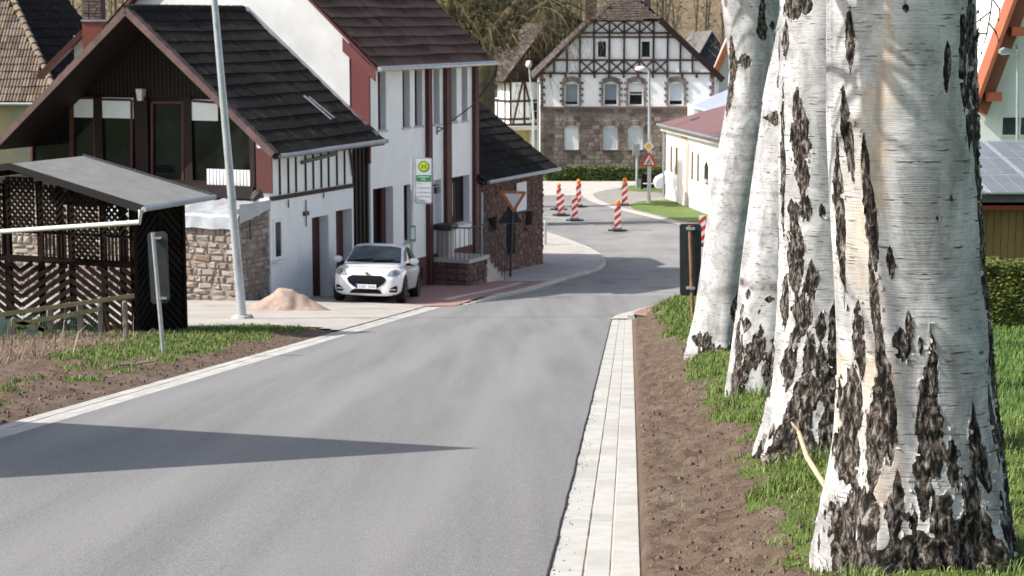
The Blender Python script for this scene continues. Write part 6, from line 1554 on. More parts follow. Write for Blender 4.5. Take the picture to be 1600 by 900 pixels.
# ------------------------------------------------------------------ birches
def bark_mat():
    m, nt, b, pos = newmat('birch_bark', .75, .2)
    L = nt.links; uvn = nt.nodes.new('ShaderNodeUVMap'); uvn.uv_map = 'UVMap'; uv = uvn.outputs[0]
    def attr(n): a = nt.nodes.new('ShaderNodeAttribute'); a.attribute_name = n; return a.outputs['Fac']
    dark, stain, zlent = attr('rough_bark'), attr('stain'), attr('scar')
    cloud = noise(nt, vscale(nt, uv, (5, 3.0, 1)), 1, 6, .68, .6)
    white = mixc(nt, sten(nt, cloud, .38, .62), (.52, .515, .51), (.27, .265, .262))  # grey bark mottling, darkened further to stand in for shade on the trunks
    fineh = noise(nt, vscale(nt, uv, (9, 150, 1)), 1, 3, .6)
    white = mixc(nt, .55, white, ramp(nt, fineh, [(.3, (.34, .34, .34)), (.62, (.62, .62, .62))]), 'OVERLAY')
    blot = noise(nt, vscale(nt, uv, (1.4, 5, 1)), 1, 5, .65)
    white = mixc(nt, sten(nt, blot, .54, .74), white, (.24, .235, .235))
    # lenticels
    l1 = noise(nt, vscale(nt, uv, (11, 95, 1)), 1, 2, .5, .2); l2 = noise(nt, vscale(nt, uv, (4, 26, 1)), 1, 3, .6)
    mul = nt.nodes.new('ShaderNodeMath'); mul.operation = 'MULTIPLY'; L.new(sten(nt, l1, .60, .65), mul.inputs[0]); L.new(sten(nt, l2, .45, .56), mul.inputs[1])
    l3 = noise(nt, vscale(nt, uv, (26, 210, 1)), 1, 2, .5); mx = nt.nodes.new('ShaderNodeMath'); mx.operation = 'MAXIMUM'; L.new(mul.outputs[0], mx.inputs[0])
    m3 = nt.nodes.new('ShaderNodeMath'); m3.operation = 'MULTIPLY'; L.new(sten(nt, l3, .64, .69), m3.inputs[0]); m3.inputs[1].default_value = .6; L.new(m3.outputs[0], mx.inputs[1])
    mx2 = nt.nodes.new('ShaderNodeMath'); mx2.operation = 'MAXIMUM'; L.new(mx.outputs[0], mx2.inputs[0]); L.new(zlent, mx2.inputs[1])
    white = mixc(nt, mx2.outputs[0], white, (.085, .072, .065))
    white = mixc(nt, stain, white, mixc(nt, sten(nt, noise(nt, vscale(nt, uv, (18, 5, 1)), 1, 4), .4, .66), (.50, .43, .34), (.36, .24, .14)))
    dn = noise(nt, vscale(nt, uv, (44, 15, 1)), 1, 6, .72, .6); dn2 = noise(nt, vscale(nt, uv, (120, 90, 1)), 1, 4, .7)
    drk = ramp(nt, dn, [(.43, (.006, .005, .004)), (.49, (.035, .027, .021)), (.55, (.12, .098, .082)), (.63, (.32, .295, .27))])
    drk = mixc(nt, .5, drk, ramp(nt, dn2, [(.3, (.25, .25, .25)), (.7, (.7, .7, .7))]), 'OVERLAY')
    ma = nt.nodes.new('ShaderNodeMath'); ma.operation = 'ADD'; L.new(dark, ma.inputs[0]); L.new(sten2(nt, noise(nt, vscale(nt, uv, (60, 45, 1)), 1, 4, .7), -.35, .35), ma.inputs[1])
    dk = sten(nt, ma.outputs[0], .44, .54)
    col = mixc(nt, dk, white, drk); L.new(col, b.inputs['Base Color'])
    ad = nt.nodes.new('ShaderNodeMath'); ad.operation = 'MULTIPLY_ADD'; L.new(dk, ad.inputs[0]); ad.inputs[1].default_value = -.55; L.new(fineh, ad.inputs[2])
    dm = nt.nodes.new('ShaderNodeMath'); dm.operation = 'MULTIPLY'; L.new(dn, dm.inputs[0]); L.new(dk, dm.inputs[1])
    L.new(bumpn(nt, dm.outputs[0], 1.0, .022, bumpn(nt, ad.outputs[0], .55, .006)), b.inputs['Normal'])
    return m
BARK = bark_mat()
FLAKE = M('papery_bark', (.36, .33, .29), (.50, .47, .43), 30, .8, rand='isl', rv=.2)
TWIGM = M('bare_twigs', (.085, .05, .04), (.13, .085, .065), 5, .8)
def birch(label, edges, pybase, patches, na, dz, basedark, seed, height=13.0, stains=(), scars=(), Y=None, backn=26, lower_limbs=4, flakes=0):
    # edges: (py, px_left, px_right) at the tree's distance, trunk outline as seen
    cb = G((edges[-1][1]+edges[-1][2])/2, pybase) if Y is None else None
    Yt = cb.y if Y is None else Y
    pts = []
    for py, a, b_ in edges:
        A, B = at(a, py, Yt), at(b_, py, Yt); pts.append((A.z, (A.x+B.x)/2, (B.x-A.x)/2))
    pts.sort(); zs = [p[0] for p in pts]
    base = Vector((float(np.interp(zs[0], zs, [p[1] for p in pts])), Yt, H(pts[0][1], Yt)))
    zt = zs[-1]+.1; z0 = base.z-.25; nz = int((zt-z0)/dz)
    z = np.linspace(z0, zt, nz); cx = np.interp(z, zs, [p[1] for p in pts]); rr = np.interp(z, zs, [p[2] for p in pts])
    ker = np.ones(15)/15; pad = lambda a: np.convolve(np.pad(a, 7, mode='edge'), ker, 'valid'); cx, rr = pad(cx), pad(rr)
    th = np.linspace(0, 2*np.pi, na, endpoint=False)          # theta=0 faces the camera side (-y), +x at pi/2
    T, Z = np.meshgrid(th, z); R0 = rr[:, None]*np.ones_like(T); rm = float(np.median(rr))
    ux, uy = np.sin(T), -np.cos(T)
    hb = np.clip(Z-base.z, 0, None)
    lob = np.exp(-hb/.35)*(.10*np.cos(5*T+seed)+.06*np.cos(9*T+seed*2)) + .012*np.cos(3*T+seed+Z*1.1) + .008*np.cos(7*T-Z*2)
    lob = lob*np.abs(np.cos(T))**.0
    u = ux*rm; v = Z
    X3, Y3 = ux*rm, uy*rm
    nA = fnoise(X3*7+seed, Y3*7, Z*3.5, 4, seed); nB = fnoise(X3*26, Y3*26+seed, Z*13, 4, seed+5); nC = fnoise(X3*75, Y3*75, Z*28, 3, seed+9)
    mask = np.zeros_like(T)-1.0
    front = np.cos(T) > 0
    pxn = np.sin(T)                                # -1 left silhouette, 1 right silhouette as seen by the camera
    pr = []
    for (px, py, w, h, *tl) in patches:
        c = at(px, py, Yt); zc = c.z; ii = np.interp(zc, z, cx); ri = np.interp(zc, z, rr); k = Yt/3000
        pr.append(((c.x-ii)/ri, zc, w/2*k/ri*.78, h/2*k*.92, tl[0] if tl else 0.0, True))
    rs = np.random.default_rng(seed)
    for i in range(backn): pr.append((rs.uniform(-1, 1), rs.uniform(z0+.3, zt), rs.uniform(.05, .16), rs.uniform(.05, .35)*rm/.3, rs.uniform(-.1, .1), False))
    for (s, zc, w, h, tilt, fr) in pr:
        dzv = (Z-zc)/h; dx = (pxn-s-tilt*dzv)/w
        q = 1-np.abs(dx)-np.abs(dzv)**1.6; q = np.where(front if fr else ~front, q, -1)
        mask = np.maximum(mask, q)
    hbd = 1-hb/basedark
    nV = fnoise(X3*8+seed*3, Y3*8, Z*1.7, 4, seed+21)
    mask = np.maximum(mask, np.where(hbd > -.3, hbd*.7+(nV-.5)*3.4-.42, -1))
    soft = np.clip((mask+(nB-.5)*.9+(nC-.5)*.4-.02)/.16, 0, 1); soft = soft*soft*(3-2*soft)
    edge = np.exp(-((mask+(nB-.5)*1.1-.0)/.10)**2)
    fis = np.abs(fnoise(X3*20, Y3*20, Z*7, 3, seed+3)-.5)*2
    disp = soft*(-.004+.020*(nC-.35)+.020*fis*(.4+.6*np.clip(hbd, 0, 1))) + .0012*edge + (1-soft)*.0025*(nA-.5)
    disp *= rm/.3
    Rt = R0*(1+lob)+disp
    Xc = cx[:, None]+ux*Rt; Yc = Yt+uy*Rt
    st_ = np.zeros_like(T)
    for (px0, py0, px1, py1, w) in stains:
        for t in np.linspace(0, 1, 14):
            c = at(px0+(px1-px0)*t, py0+(py1-py0)*t, Yt); ii = np.interp(c.z, z, cx); ri = np.interp(c.z, z, rr); k = Yt/3000
            hh_ = abs(py1-py0)/13*k; q = np.exp(-((pxn-(c.x-ii)/ri)/(w/2*k/ri))**2-((Z-c.z)/hh_)**2); st_ = np.maximum(st_, np.where(front, q, 0))
    st_ *= np.clip(nB*1.7-.25, 0, 1)
    sc = np.zeros_like(T)
    for (py, h, amt) in scars:
        zc = at(800, py, Yt).z; sc = np.maximum(sc, amt*np.exp(-(((Z-zc)+.03*rm/.3*(nA-.5)*2)/(h/2*Yt/3000))**4)*np.clip(nB*2-.35, 0, 1))
    V = np.stack([Xc-base.x, Yc-base.y, Z-base.z], -1).reshape(-1, 3)
    nzv, nav = T.shape; idx = np.arange(nzv*nav).reshape(nzv, nav)
    F = np.stack([idx[:-1, :], np.roll(idx, -1, 1)[:-1, :], np.roll(idx, -1, 1)[1:, :], idx[1:, :]], -1).reshape(-1, 4)
    uvv = np.stack([np.abs(((T/np.pi+1) % 2)-1)*np.pi*rm*1.0 + np.where(T > np.pi, 7.3, 0)*0, Z], -1).reshape(-1, 2)
    tree = bpy.data.objects.new('birch_tree', None); link(tree); tree.location = base; tag(tree, label, 'birch tree', 'row of birches on the right verge')
    npmesh('trunk', V, F, BARK, tree, smooth=True, uv=uvv, attrs={'rough_bark': soft.ravel(), 'stain': st_.ravel(), 'scar': sc.ravel()})
    if flakes:
        cand = np.argwhere((edge > .75) & front & (Z > base.z+.05)); fl = MB()
        for i_ in rs.choice(len(cand), min(flakes, len(cand)), replace=False):
            a_, b2 = cand[i_]; p = Vector((Xc[a_, b2]-base.x, Yc[a_, b2]-base.y, z[a_]-base.z)); n_ = Vector((ux[a_, b2], uy[a_, b2], 0)); t_ = Vector((-uy[a_, b2], ux[a_, b2], 0))*(1 if rs.random() < .5 else -1)
            w_, h_, c_ = rs.uniform(.006, .020)*rm/.3, rs.uniform(.008, .035)*rm/.3, rs.uniform(.3, 1.0)*.010
            vs = []
            for k in range(4):
                q = p+t_*w_*k/3+n_*(.001+c_*(k/3)**2); hh2 = h_*(1-.55*k/3); vs += [q+Vector((0, 0, -hh2/2)), q+Vector((0, 0, hh2/2))]
            fl.add(vs, [(2*k, 2*k+1, 2*k+3, 2*k+2) for k in range(3)])
        fl.build('bark_flakes', FLAKE, tree, kind='stuff')
    # upper stem and limbs above the picture
    top = Vector((cx[-1]-base.x, 0, zt-base.z)); lean = Vector(((cx[-1]-cx[-60])/(z[-1]-z[-60]), 0, 1)).normalized()*.5+Vector((0, 0, .5)); rt_ = rr[-1]
    m = MB(); pts_ = [top-lean*.02]; Lh = height-top.z; rl = [rt_*.99]
    for i in range(1, 9): pts_.append(top+lean.normalized()*Lh*i/8+Vector((rs.uniform(-.1, .1), rs.uniform(-.1, .1), 0))); rl.append(rt_*(1-i/8.6))
    m.tube(pts_, rl, 12); o = m.build('upper_stem', BARK2, tree, smooth='all')
    lm = MB(); tw = MB()
    for i in range(13):
        t = rs.uniform(.06, .95); p = pts_[0].lerp(pts_[-1], t); a = rs.uniform(0, 6.28); d = Vector((math.cos(a), math.sin(a), rs.uniform(.5, 1.3))).normalized(); l = (1.1-t)*rs.uniform(2, 3.6); r_ = rt_*(1.05-t)*.35
        if p.z < top.z+.5: p.z = top.z+.6
        q = [p, p+d*l*.4, p+d*l*.75+Vector((0, 0, -.05)), p+d*l+Vector((0, 0, -.2))]; lm.tube(q, [r_, r_*.7, r_*.4, r_*.12], 7)
        for j in range(14):
            k = rs.uniform(.3, 1); b0_ = q[0].lerp(q[3], k); dd = Vector((rs.uniform(-1, 1), rs.uniform(-1, 1), rs.uniform(-.9, .4))); tw.tube([b0_, b0_+dd*.5, b0_+dd*.8+Vector((0, 0, -.5))], [.009, .006, .002], 3, caps=False)
    for i in range(lower_limbs):
        s0_ = top+Vector((0, 0, rs.uniform(.15, .9))); sd_ = rs.uniform(-.28, .28); up_ = rs.uniform(.03, .42); l = rs.uniform(2.0, 3.6); d = Vector((-.98, -.19+sd_, up_)); r_ = rt_*rs.uniform(.16, .34)
        q = [s0_, s0_+d*l*.3, s0_+d*l*.6+Vector((0, rs.uniform(-.25, .25), .1)), s0_+d*l+Vector((0, rs.uniform(-.4, .4), .25))]; lm.tube(q, [r_, r_*.8, r_*.55, r_*.25], 8)
        for j in range(5):
            k = rs.uniform(.4, 1); b0_ = q[0].lerp(q[3], k); dd = Vector((rs.uniform(-1, .3), rs.uniform(-.7, .7), rs.uniform(.0, .8))); lm.tube([b0_, b0_+dd*.6, b0_+dd*1.1+Vector((0, 0, -.15))], [r_*.3, r_*.2, .006], 5)
    lm.build('limb', BARK2, tree, smooth='all'); tw.build('twigs', TWIGM, tree, kind='stuff')
    return tree
BARK2 = M('plain_birch_bark', (.45, .45, .45), (.60, .60, .60), 6, .8, .4, 40, dirt=(.08, .07, .06), dscale=7, dlo=.6, dhi=.66, stretch=(1, 1, 3))
E4 = [(-25, 1294, 1522), (0, 1293, 1523), (100, 1293, 1524), (200, 1293, 1526), (300, 1297, 1530), (400, 1303, 1535), (500, 1308, 1545), (600, 1311, 1553), (700, 1304, 1567), (800, 1289, 1580), (890, 1281, 1592)]
P4 = [(1503, 60, 34, 230), (1512, 200, 26, 200), (1522, 330, 22, 190), (1530, 430, 30, 210), (1540, 560, 28, 230), (1552, 660, 34, 230), (1567, 780, 36, 240), (1522, 120, 14, 200), (1533, 300, 12, 260), (1546, 480, 14, 260), (1560, 600, 14, 240),
      (1484, 90, 24, 190), (1495, 170, 20, 150), (1456, 102, 20, 100, .02), (1306, 330, 14, 330), (1313, 210, 20, 190, -.05), (1316, 60, 16, 130), (1343, 330, 26, 230, -.05), (1350, 470, 22, 200, -.03), (1335, 250, 16, 120), (1371, 395, 20, 64), (1386, 520, 40, 70), (1398, 495, 20, 60), (1413, 518, 14, 34), (1362, 560, 26, 200, -.03), (1352, 660, 40, 240, .02), (1372, 640, 24, 160),
      (1424, 640, 60, 220), (1432, 560, 26, 180), (1415, 740, 30, 130), (1416, 700, 46, 120), (1500, 690, 40, 130, -.06), (1497, 660, 22, 120), (1532, 650, 26, 150), (1480, 790, 34, 130), (1478, 850, 40, 90), (1512, 870, 84, 180), (1535, 790, 30, 130), (1330, 520, 26, 150), (1322, 620, 34, 170), (1315, 700, 40, 130), (1340, 790, 50, 150), (1370, 850, 70, 130), (1310, 810, 40, 180), (1400, 860, 60, 120), (1435, 870, 40, 90), (1375, 760, 34, 140), (1345, 900, 90, 90), (1400, 780, 16, 50), (1392, 12, 14, 20), (1462, 300, 6, 14), (1440, 330, 5, 10)]
birch('nearest and thickest birch with peeling bark at the right of the verge', E4, 893, P4, 460, .0046, .48, 3,
      stains=[(1365, 0, 1368, 120, 16), (1368, 60, 1352, 300, 26), (1345, 150, 1330, 420, 40), (1352, 430, 1350, 640, 16), (1372, 560, 1380, 820, 20), (1358, 730, 1385, 820, 34), (1340, 560, 1362, 760, 26), (1312, 560, 1310, 700, 20), (1330, 250, 1345, 330, 40)], Y=7.8, flakes=260, lower_limbs=6, scars=[(550/1.0, 6, .35), (96, 5, .4)])
E3 = [(-25, 1218, 1352), (0, 1218, 1352), (150, 1216, 1356), (300, 1216, 1360), (400, 1217, 1362), (500, 1214, 1364), (600, 1205, 1370), (660, 1194, 1376), (715, 1178, 1390)]
P3 = [(1243, 215, 40, 150), (1238, 170, 24, 80), (1246, 268, 30, 90), (1247, 318, 16, 60), (1253, 320, 24, 50), (1273, 323, 16, 32), (1230, 322, 16, 40), (1237, 390, 36, 190), (1258, 430, 30, 90), (1246, 480, 40, 90), (1298, 380, 22, 80), (1302, 450, 24, 120), (1270, 560, 30, 110), (1292, 520, 40, 150), (1290, 600, 60, 120), (1226, 560, 26, 110), (1250, 600, 50, 120), (1233, 12, 40, 50), (1250, 8, 30, 36), (1224, 60, 12, 80), (1255, 540, 30, 90), (1236, 520, 20, 60), (1272, 500, 26, 60), (1222, 470, 14, 120), (1220, 250, 8, 300), (1300, 250, 10, 90), (1212, 690, 34, 110), (1245, 690, 60, 120), (1280, 660, 50, 160), (1200, 720, 60, 60), (1228, 640, 26, 120)]
birch('second birch from the viewer, with long dark diamond scars down its trunk', E3, 713, P3, 300, .0062, .75, 11, Y=11.9, flakes=110)
E2 = [(-25, 1226, 1342), (0, 1222, 1338), (150, 1192, 1304), (200, 1186, 1298), (300, 1173, 1284), (400, 1161, 1272), (500, 1150, 1260), (560, 1142, 1256), (625, 1132, 1256)]
P2 = [(1206, 182, 40, 26), (1162, 502, 18, 30), (1195, 460, 22, 14), (1165, 455, 10, 20), (1176, 540, 40, 80), (1205, 560, 60, 120), (1160, 570, 20, 60), (1213, 120, 10, 40)]
birch('third birch along the verge, smooth white with one dark ring low on its trunk', E2, 622, P2, 240, .0085, .62, 23, Y=16.9, scars=[(441, 15, 1.0), (182, 26, .7), (300, 7, .5), (360, 6, .4), (410, 5, .4)], backn=12)
E1 = [(-25, 1124, 1222), (0, 1127, 1219), (60, 1134, 1218), (100, 1139, 1216), (150, 1136, 1213), (200, 1128, 1208), (250, 1119, 1202), (300, 1110, 1194), (400, 1098, 1180), (480, 1086, 1172), (545, 1073, 1170)]
P1 = [(1144, 100, 14, 110), (1139, 150, 12, 70), (1160, 95, 30, 30), (1186, 30, 18, 90), (1144, 478, 26, 60), (1152, 500, 22, 130), (1150, 545, 50, 80), (1202, 40, 12, 18), (1098, 530, 30, 40), (1205, 90, 20, 20), (1185, 45, 26, 50), (1088, 525, 20, 30), (1155, 480, 26, 90), (1162, 520, 26, 120), (1120, 545, 60, 26)]
birch('farthest birch with a dark fork at the top, leaning right over the black plate', E1, 543, P1, 200, .0105, .22, 31, Y=23.6, scars=[(165, 6, .5), (210, 9, .55), (245, 6, .5), (280, 7, .4), (330, 6, .35), (447, 22, .45), (300, 4, .5)], backn=12)
# fallen stick leaning at the foot of the second birch
sy = 9.6; s0, s1 = at(1237, 660, 11.0), at(1292, 764, 8.9)
m = MB().tube([s0, s0.lerp(s1, .2)+Vector((.01, 0, .0)), s0.lerp(s1, .55)+Vector((-.01, 0, -.01)), s1], [.006, .013, .015, .013], 8).tube([s0.lerp(s1, .18), s0.lerp(s1, .18)+Vector((-.03, 0, .05))], [.007, .003], 5)
o = m.build('stick', M('pale_stripped_stick', (.42, .32, .20), (.52, .42, .29), 12, .7, .3, 60), smooth='all'); tag(o, 'pale bare stick leaning between the two nearest birches', 'stick')
# thin budding twig hanging at the upper right of the nearest trunk
m = MB(); tz = 8.6
for P in ([(1552, -20), (1548, 18), (1542, 52), (1534, 82)], [(1548, 18), (1532, 30), (1518, 40)], [(1545, 36), (1556, 50), (1560, 62)], [(1542, 52), (1528, 52), (1512, 62)], [(1552, 0), (1562, 14), (1560, 30)]):
    m.tube([at(a, b_, tz) for a, b_ in P], [.0035]*(len(P)-1)+[.001], 4)
    for a, b_ in P[1:]:
        c = at(a, b_, tz); m.lathe([(0, -.012), (.004, -.006), (.0045, 0), (0, .008)], c, 5)
o = m.build('twig', TWIGM); tag(o, 'thin bare budding twig hanging down right of the nearest trunk', 'twig')
# ------------------------------------------------------------------ grass
def grassmat(name, a, b_, c, tr=.25):
    m = bpy.data.materials.new(name); m.use_nodes = True; nt = m.node_tree; p = nt.nodes['Principled BSDF']; p.inputs['Roughness'].default_value = .55; p.inputs['Specular IOR Level'].default_value = .25
    rnd = nt.nodes.new('ShaderNodeNewGeometry').outputs['Random Per Island']; nt.links.new(ramp(nt, rnd, [(0, a), (.6, b_), (.93, b_), (1, c)]), p.inputs['Base Color'])
    return m
GR1 = grassmat('grass_blades', (.065, .095, .018), (.14, .20, .042), (.36, .31, .17)); GR2 = grassmat('lawn_blades', (.06, .105, .022), (.115, .18, .042), (.14, .18, .06)); STRAWM = grassmat('dry_grass', (.11, .075, .05), (.25, .185, .13), (.38, .32, .24))
def blades(name, P, h, w, mat, lean=.5, seed=1, label='', cat='grass', flat=0):
    r = np.random.default_rng(seed); n = len(P); P = np.asarray(P); a = r.uniform(0, 2*np.pi, n); l = h*r.uniform(.5, 1.35, n); ww = w*r.uniform(.6, 1.3, n)
    d = np.stack([np.cos(a), np.sin(a), np.zeros(n)], -1); s = np.stack([-np.sin(a), np.cos(a), np.zeros(n)], -1)
    le = lean*r.uniform(.1, 1.4, n); up = np.array([0, 0, 1.])*(1-flat)
    mid = P+d*(l*le*.35)[:, None]+up*(l*.6)[:, None]; tip = P+d*(l*le)[:, None]+up*(l*(1-.25*le))[:, None]+ (np.array([0, 0, .02]) if flat else 0)
    V = np.stack([P-s*ww[:, None], P+s*ww[:, None], mid+s*ww[:, None]*.7, mid-s*ww[:, None]*.7, tip], 1).reshape(-1, 3)
    k = np.arange(n)*5; F = np.concatenate([np.stack([k, k+1, k+2], -1), np.stack([k, k+2, k+3], -1), np.stack([k+3, k+2, k+4], -1)])
    o = npmesh(name, V, F, mat); tag(o, label, cat, kind='stuff'); return o
r = np.random.default_rng(77); P = []; HH = []; WW = []
trees_xy = [(1.68, 7.8, .36), (1.92, 11.9, .36), (2.25, 16.9, .36), (2.55, 23.6, .42)]
while len(P) < 68000:
    y = 6.8+(r.random()**1.7)*42; d = .1+r.random()*2.7; x = xr(y)+d
    sm_ = soilmask_r(x, y); cl = sn(x*2.3+9, y*2.0)
    if r.random() > sm_*(.55+.9*max(0, cl-.2))+.010: continue
    if y > yk(d)-.1: continue
    if any((x-a)**2+(y-b_)**2 < c*c for a, b_, c in trees_xy): continue
    P.append((x, y, verge_z(x, y)-.005)); k = (1+y/26.)
    HH.append((.024+.055*max(0, cl-.35)*1.7)*k*(.75 if sm_ < .8 else 1)); WW.append(.0019*k*(1+y/40))
blades('grass', P, np.array(HH), np.array(WW), GR1, .9, 2, 'tufted green grass between the birches and the bare soil')
P = []
while len(P) < 30000:
    y = 8+(r.random()**1.3)*42; x = .215*y+.3+r.random()*(.09*y+1.2)
    if y > yk(x-xr(y))-.1 or x-xr(y) < 2.3 or y > 29.5: continue
    P.append((x, y, H(x, y)+.0))
P = np.array(P); blades('grass', P, .045*(1+P[:, 1]/25), .0022*(1+P[:, 1]/18), GR2, .7, 3, 'short blades of the lawn at the right edge')
P = []
while len(P) < 26000:
    y = 16+r.random()*23; e = r.random()*7; x = xl(y)-e
    if y > yv(e)-.1 or r.random() > turf_l(x, y)*1.1+.004: continue
    P.append((x, y, vergel_z(x, y)))
blades('grass', P, .065, .0055, GR1, .8, 4, 'fresh green grass on the left verge by the lamp post')
P = []
while len(P) < 11000:
    y = 15+r.random()*19; e = 1.3+r.random()*4; x = xl(y)-e; t = straw_l(x, y)
    if r.random() > t*.9+.02 or y > 33.3: continue
    P.append((x, y, vergel_z(x, y)+r.random()*.06))
blades('dry_grass', P, .13, .0045, STRAWM, 1.3, 5, 'tangled pinkish dry grass before the old fence', 'dry grass', flat=.55)
P = [(xl(y)-e, y, vergel_z(xl(y)-e, y)) for y, e in [(r.uniform(22, 31), r.uniform(2.2, 4.6)) for _ in range(90)]]
blades('dry_stalks', P, .55, .006, STRAWM, .5, 6, 'tall dry stalks standing before the lattice carport', 'dry stalks')
P = [(xr(y)+d, y, verge_z(xr(y)+d, y)+.004) for y, d in [(7+r.random()**1.5*20, r.uniform(.15, 1.1)) for _ in range(900)]]
blades('dead_stems', P, .09, .0016, STRAWM, 1.6, 8, 'dry stems and litter scattered over the bare soil', 'litter', flat=.93)
# a broken branch on the left verge
a, b_ = at(180, 584, 23.6), at(242, 571, 24.2); m = MB().tube([Vector((a.x, a.y, vergel_z(a.x, a.y)+.04)), Vector(((a.x+b_.x)/2, 23.9, vergel_z(-4.6, 23.9)+.07)), Vector((b_.x, b_.y, vergel_z(b_.x, b_.y)+.10))], [.014, .018, .012], 6)
tag(m.build('broken_branch', M('weathered_branch', (.33, .26, .20), (.42, .34, .27), 9, .8)), 'short broken branch lying on the soil of the left verge', 'branch')
# ------------------------------------------------------------------ willow behind the white house
WILLB = M('mossy_willow_bark', (.05, .038, .025), (.10, .085, .045), 3, .95, .8, 14, dirt=(.13, .13, .03), dscale=1.6, dlo=.48, dhi=.7)
WTW = grassmat('willow_twigs', (.05, .038, .024), (.12, .10, .045), (.26, .23, .08))
YW = 84.0; wb_ = G(750, 345); wb_ = Vector((at(750, 300, YW).x, YW, H0(0, YW)))
WT = Thing('willow_tree', 'big mossy willow with drooping bare twigs rising behind the white house', 'willow tree', WF, tuple(wb_))
W_at = lambda px, py, dy=0: at(px, py, YW+dy)
m = MB().tube([wb_+Vector((0, 0, -.2)), W_at(751, 200), W_at(752, 120), W_at(749, 75)], [.75, .6, .58, .45], 12); m.build('trunk', WILLB, WT, smooth='all')
limbs = [([(751, 110), (738, 70), (716, 35), (702, 0), (690, -60)], .34), ([(752, 100), (765, 62), (790, 25), (820, -5), (860, -50)], .36), ([(750, 90), (748, 40), (745, 0), (740, -60)], .38), ([(770, 55), (800, 40), (840, 12), (880, -5)], .22), ([(716, 35), (700, 20), (680, -10)], .16), ([(820, -5), (850, 10), (890, 5), (930, 25)], .12), ([(765, 62), (790, 62), (810, 50)], .16)]
rw = np.random.default_rng(12); tips = []
for k, (L_, r0) in enumerate(limbs):
    pts_ = [W_at(a, b_, rw.uniform(-1.2, 1.2) if i else 0) for i, (a, b_) in enumerate(L_)]; n = len(pts_)
    MB().tube(pts_, [r0*(1-.75*i/(n-1)) for i in range(n)], 9).build('limb', WILLB, WT, smooth='all')
    for i in range(n-1):
        for t in (0, .25, .5, .75): tips.append(pts_[i].lerp(pts_[i+1], t))
m = MB()
def shoot(p, d, l, r_, depth):
    q = [p]; 
    for i in range(4):
        d = (d+Vector((rw.uniform(-.3, .3), rw.uniform(-.3, .3), -.16*i*.7))).normalized(); q.append(q[-1]+d*l/4)
    m.tube(q, [r_, r_*.8, r_*.55, r_*.35, r_*.15], 3, caps=False)
    if depth:
        for j in range(3 if depth == 2 else 4): shoot(q[1+int(rw.integers(0, 4))], (d+Vector((rw.uniform(-.9, .9), rw.uniform(-.9, .9), rw.uniform(-.8, .35)))).normalized(), l*.6, r_*.5, depth-1)
for p in tips:
    for j in range(2):
        d = Vector((rw.uniform(-1, 1.25), rw.uniform(-.8, .8), rw.uniform(-.3, .9))).normalized(); shoot(p, d, rw.uniform(1.0, 2.7), .028, 2)
for k in range(9): shoot(W_at(rw.uniform(770, 860), rw.uniform(-30, 20), rw.uniform(-1, 2)), Vector((rw.uniform(.4, 1), rw.uniform(-.3, .3), rw.uniform(-.5, .1))), rw.uniform(2.4, 4.2), .03, 2)
m.build('twigs', WTW, WT, kind='stuff')
# dark evergreen mass behind the half-timbered pair
def clump_tree(name, label, cat, c, rx, rz, n, s, mat, seed):
    T_ = Thing(name, label, cat, WF, (c[0], c[1], H0(c[0], c[1]))); r_ = np.random.default_rng(seed)
    MB().tube([(c[0], c[1], H0(c[0], c[1])-.2), (c[0], c[1], c[2]), (c[0]+.2, c[1], c[2]+rz*.7)], [.3, .22, .05], 8).build('trunk', WILLB, T_)
    V = []
    cl_ = [(r_.normal(0, .5), r_.normal(0, .5), r_.uniform(-.9, .9), r_.uniform(.22, .42)) for _ in range(34)]
    for i in range(n):
        a, b_, h_, q = cl_[int(r_.integers(0, len(cl_)))]; v = r_.normal(0, 1, 3); v /= np.linalg.norm(v); v *= q*r_.uniform(.6, 1)
        sc_ = (1-.35*abs(h_)); p = np.array([c[0]+(a*sc_+v[0])*rx, c[1]+(b_*sc_+v[1])*rx, c[2]+(h_+v[2]*.7)*rz]); t = r_.normal(0, 1, 3); t /= np.linalg.norm(t); u = np.cross(t, r_.normal(0, 1, 3)); u /= np.linalg.norm(u)
        V += [p-t*s, p+u*s*.6, p+t*s, p-u*s*.6]
    o = npmesh('crown', np.array(V)-np.array(T_.b), np.arange(len(V)).reshape(-1, 4), mat, T_); return T_
DKL = leafmat('dark_evergreen_leaves', (.018, .026, .012), (.038, .046, .02)); OLL = leafmat('ivy_leaves', (.03, .045, .015), (.07, .08, .03))
for (px, py, Y, rx, rz, lb, mt) in ((872, 62, 136, 1.7, 2.3, 'dark round evergreen right of the plum tile-hung gable', DKL), (905, 88, 140, 2.0, 1.6, 'low dark evergreen just left of the half-timbered gable', DKL), (800, 25, 146, 2.8, 2.2, 'dark evergreen crown seen through the willow twigs', DKL), (722, 40, 132, 2.6, 3.2, 'grey-green tree behind the willow trunk', OLL), (765, 30, 92, 1.3, 1.5, 'ivy-like dark tuft in the willow fork', OLL)):
    c = at(px, py, Y); clump_tree('evergreen_tree', lb, 'evergreen tree', tuple(c), rx, rz, 5200, .13, mt, int(px))
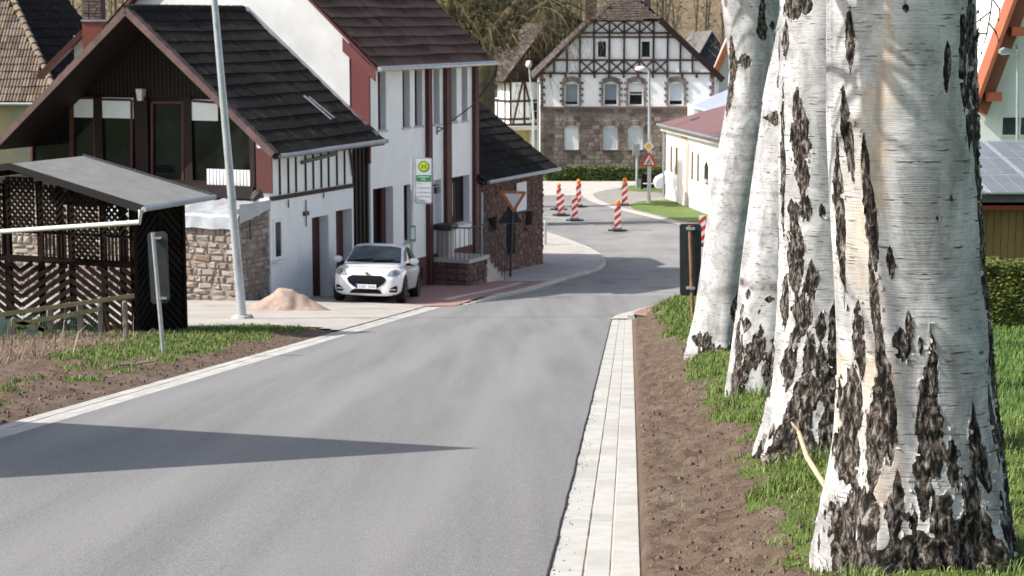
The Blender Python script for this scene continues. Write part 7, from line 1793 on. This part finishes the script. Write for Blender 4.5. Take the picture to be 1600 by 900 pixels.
# ------------------------------------------------------------------ bare wood on the hillside
def wood():
    V = []; F = []; rr_ = np.random.default_rng(4)
    def stick(p, q, r0, r1):
        k = len(V); d = q-p; s = np.array([1.0, 0, 0])
        V.extend([p-s*r0, p+s*r0*.5+np.array([0, -r0, 0]), p+s*r0, q-s*r1, q+np.array([0, -r1, 0]), q+s*r1]); F.extend([(k, k+1, k+4, k+3), (k+1, k+2, k+5, k+4)])
    for i in range(900):
        y = 145+rr_.random()**1.3*230; x = rr_.uniform(-.32, .34)*y; z = H0(x, y)+.2; h_ = rr_.uniform(9, 17); p = np.array([x, y, z]); lean_ = rr_.normal(0, .06, 2)
        t = p+np.array([lean_[0]*h_, lean_[1]*h_, h_]); stick(p, t, .13, .03)
        for j in range(26):
            k = rr_.uniform(.2, 1); b_ = p+(t-p)*k; l = (1.15-k)*rr_.uniform(1.5, 4.5); d = np.array([rr_.normal(0, .6), rr_.normal(0, .6), rr_.uniform(.2, 1)]); e_ = b_+d*l*.6; stick(b_, e_, .035, .012)
            for q in range(3): stick(b_+(e_-b_)*rr_.uniform(.3, 1), e_+rr_.normal(0, .7, 3), .016, .008)
    o = npmesh('bare_wood', V, F, grassmat('bare_wood_twigs', (.10, .075, .05), (.24, .19, .12), (.45, .42, .36)))
    tag(o, 'bare brown winter wood covering the hillside behind the village', 'wood', kind='stuff')
    V2 = []; 
    for i in range(60000):
        y = 150+rr_.random()*220; x = rr_.uniform(-.32, .34)*y; z = H0(x, y)+.2+rr_.random()**2*3.0; t = rr_.normal(0, 1, 3); t /= np.linalg.norm(t); u = np.cross(t, rr_.normal(0, 1, 3)); p = np.array([x, y, z]); s = .16
        V2 += [p-t*s, p+u*s*.5, p+t*s, p-u*s*.5]
    o = npmesh('undergrowth', V2, np.arange(len(V2)).reshape(-1, 4), grassmat('dry_undergrowth', (.12, .10, .045), (.25, .21, .11), (.20, .20, .09))); tag(o, 'ochre undergrowth between the bare trunks on the hillside', 'undergrowth', kind='stuff')
wood()
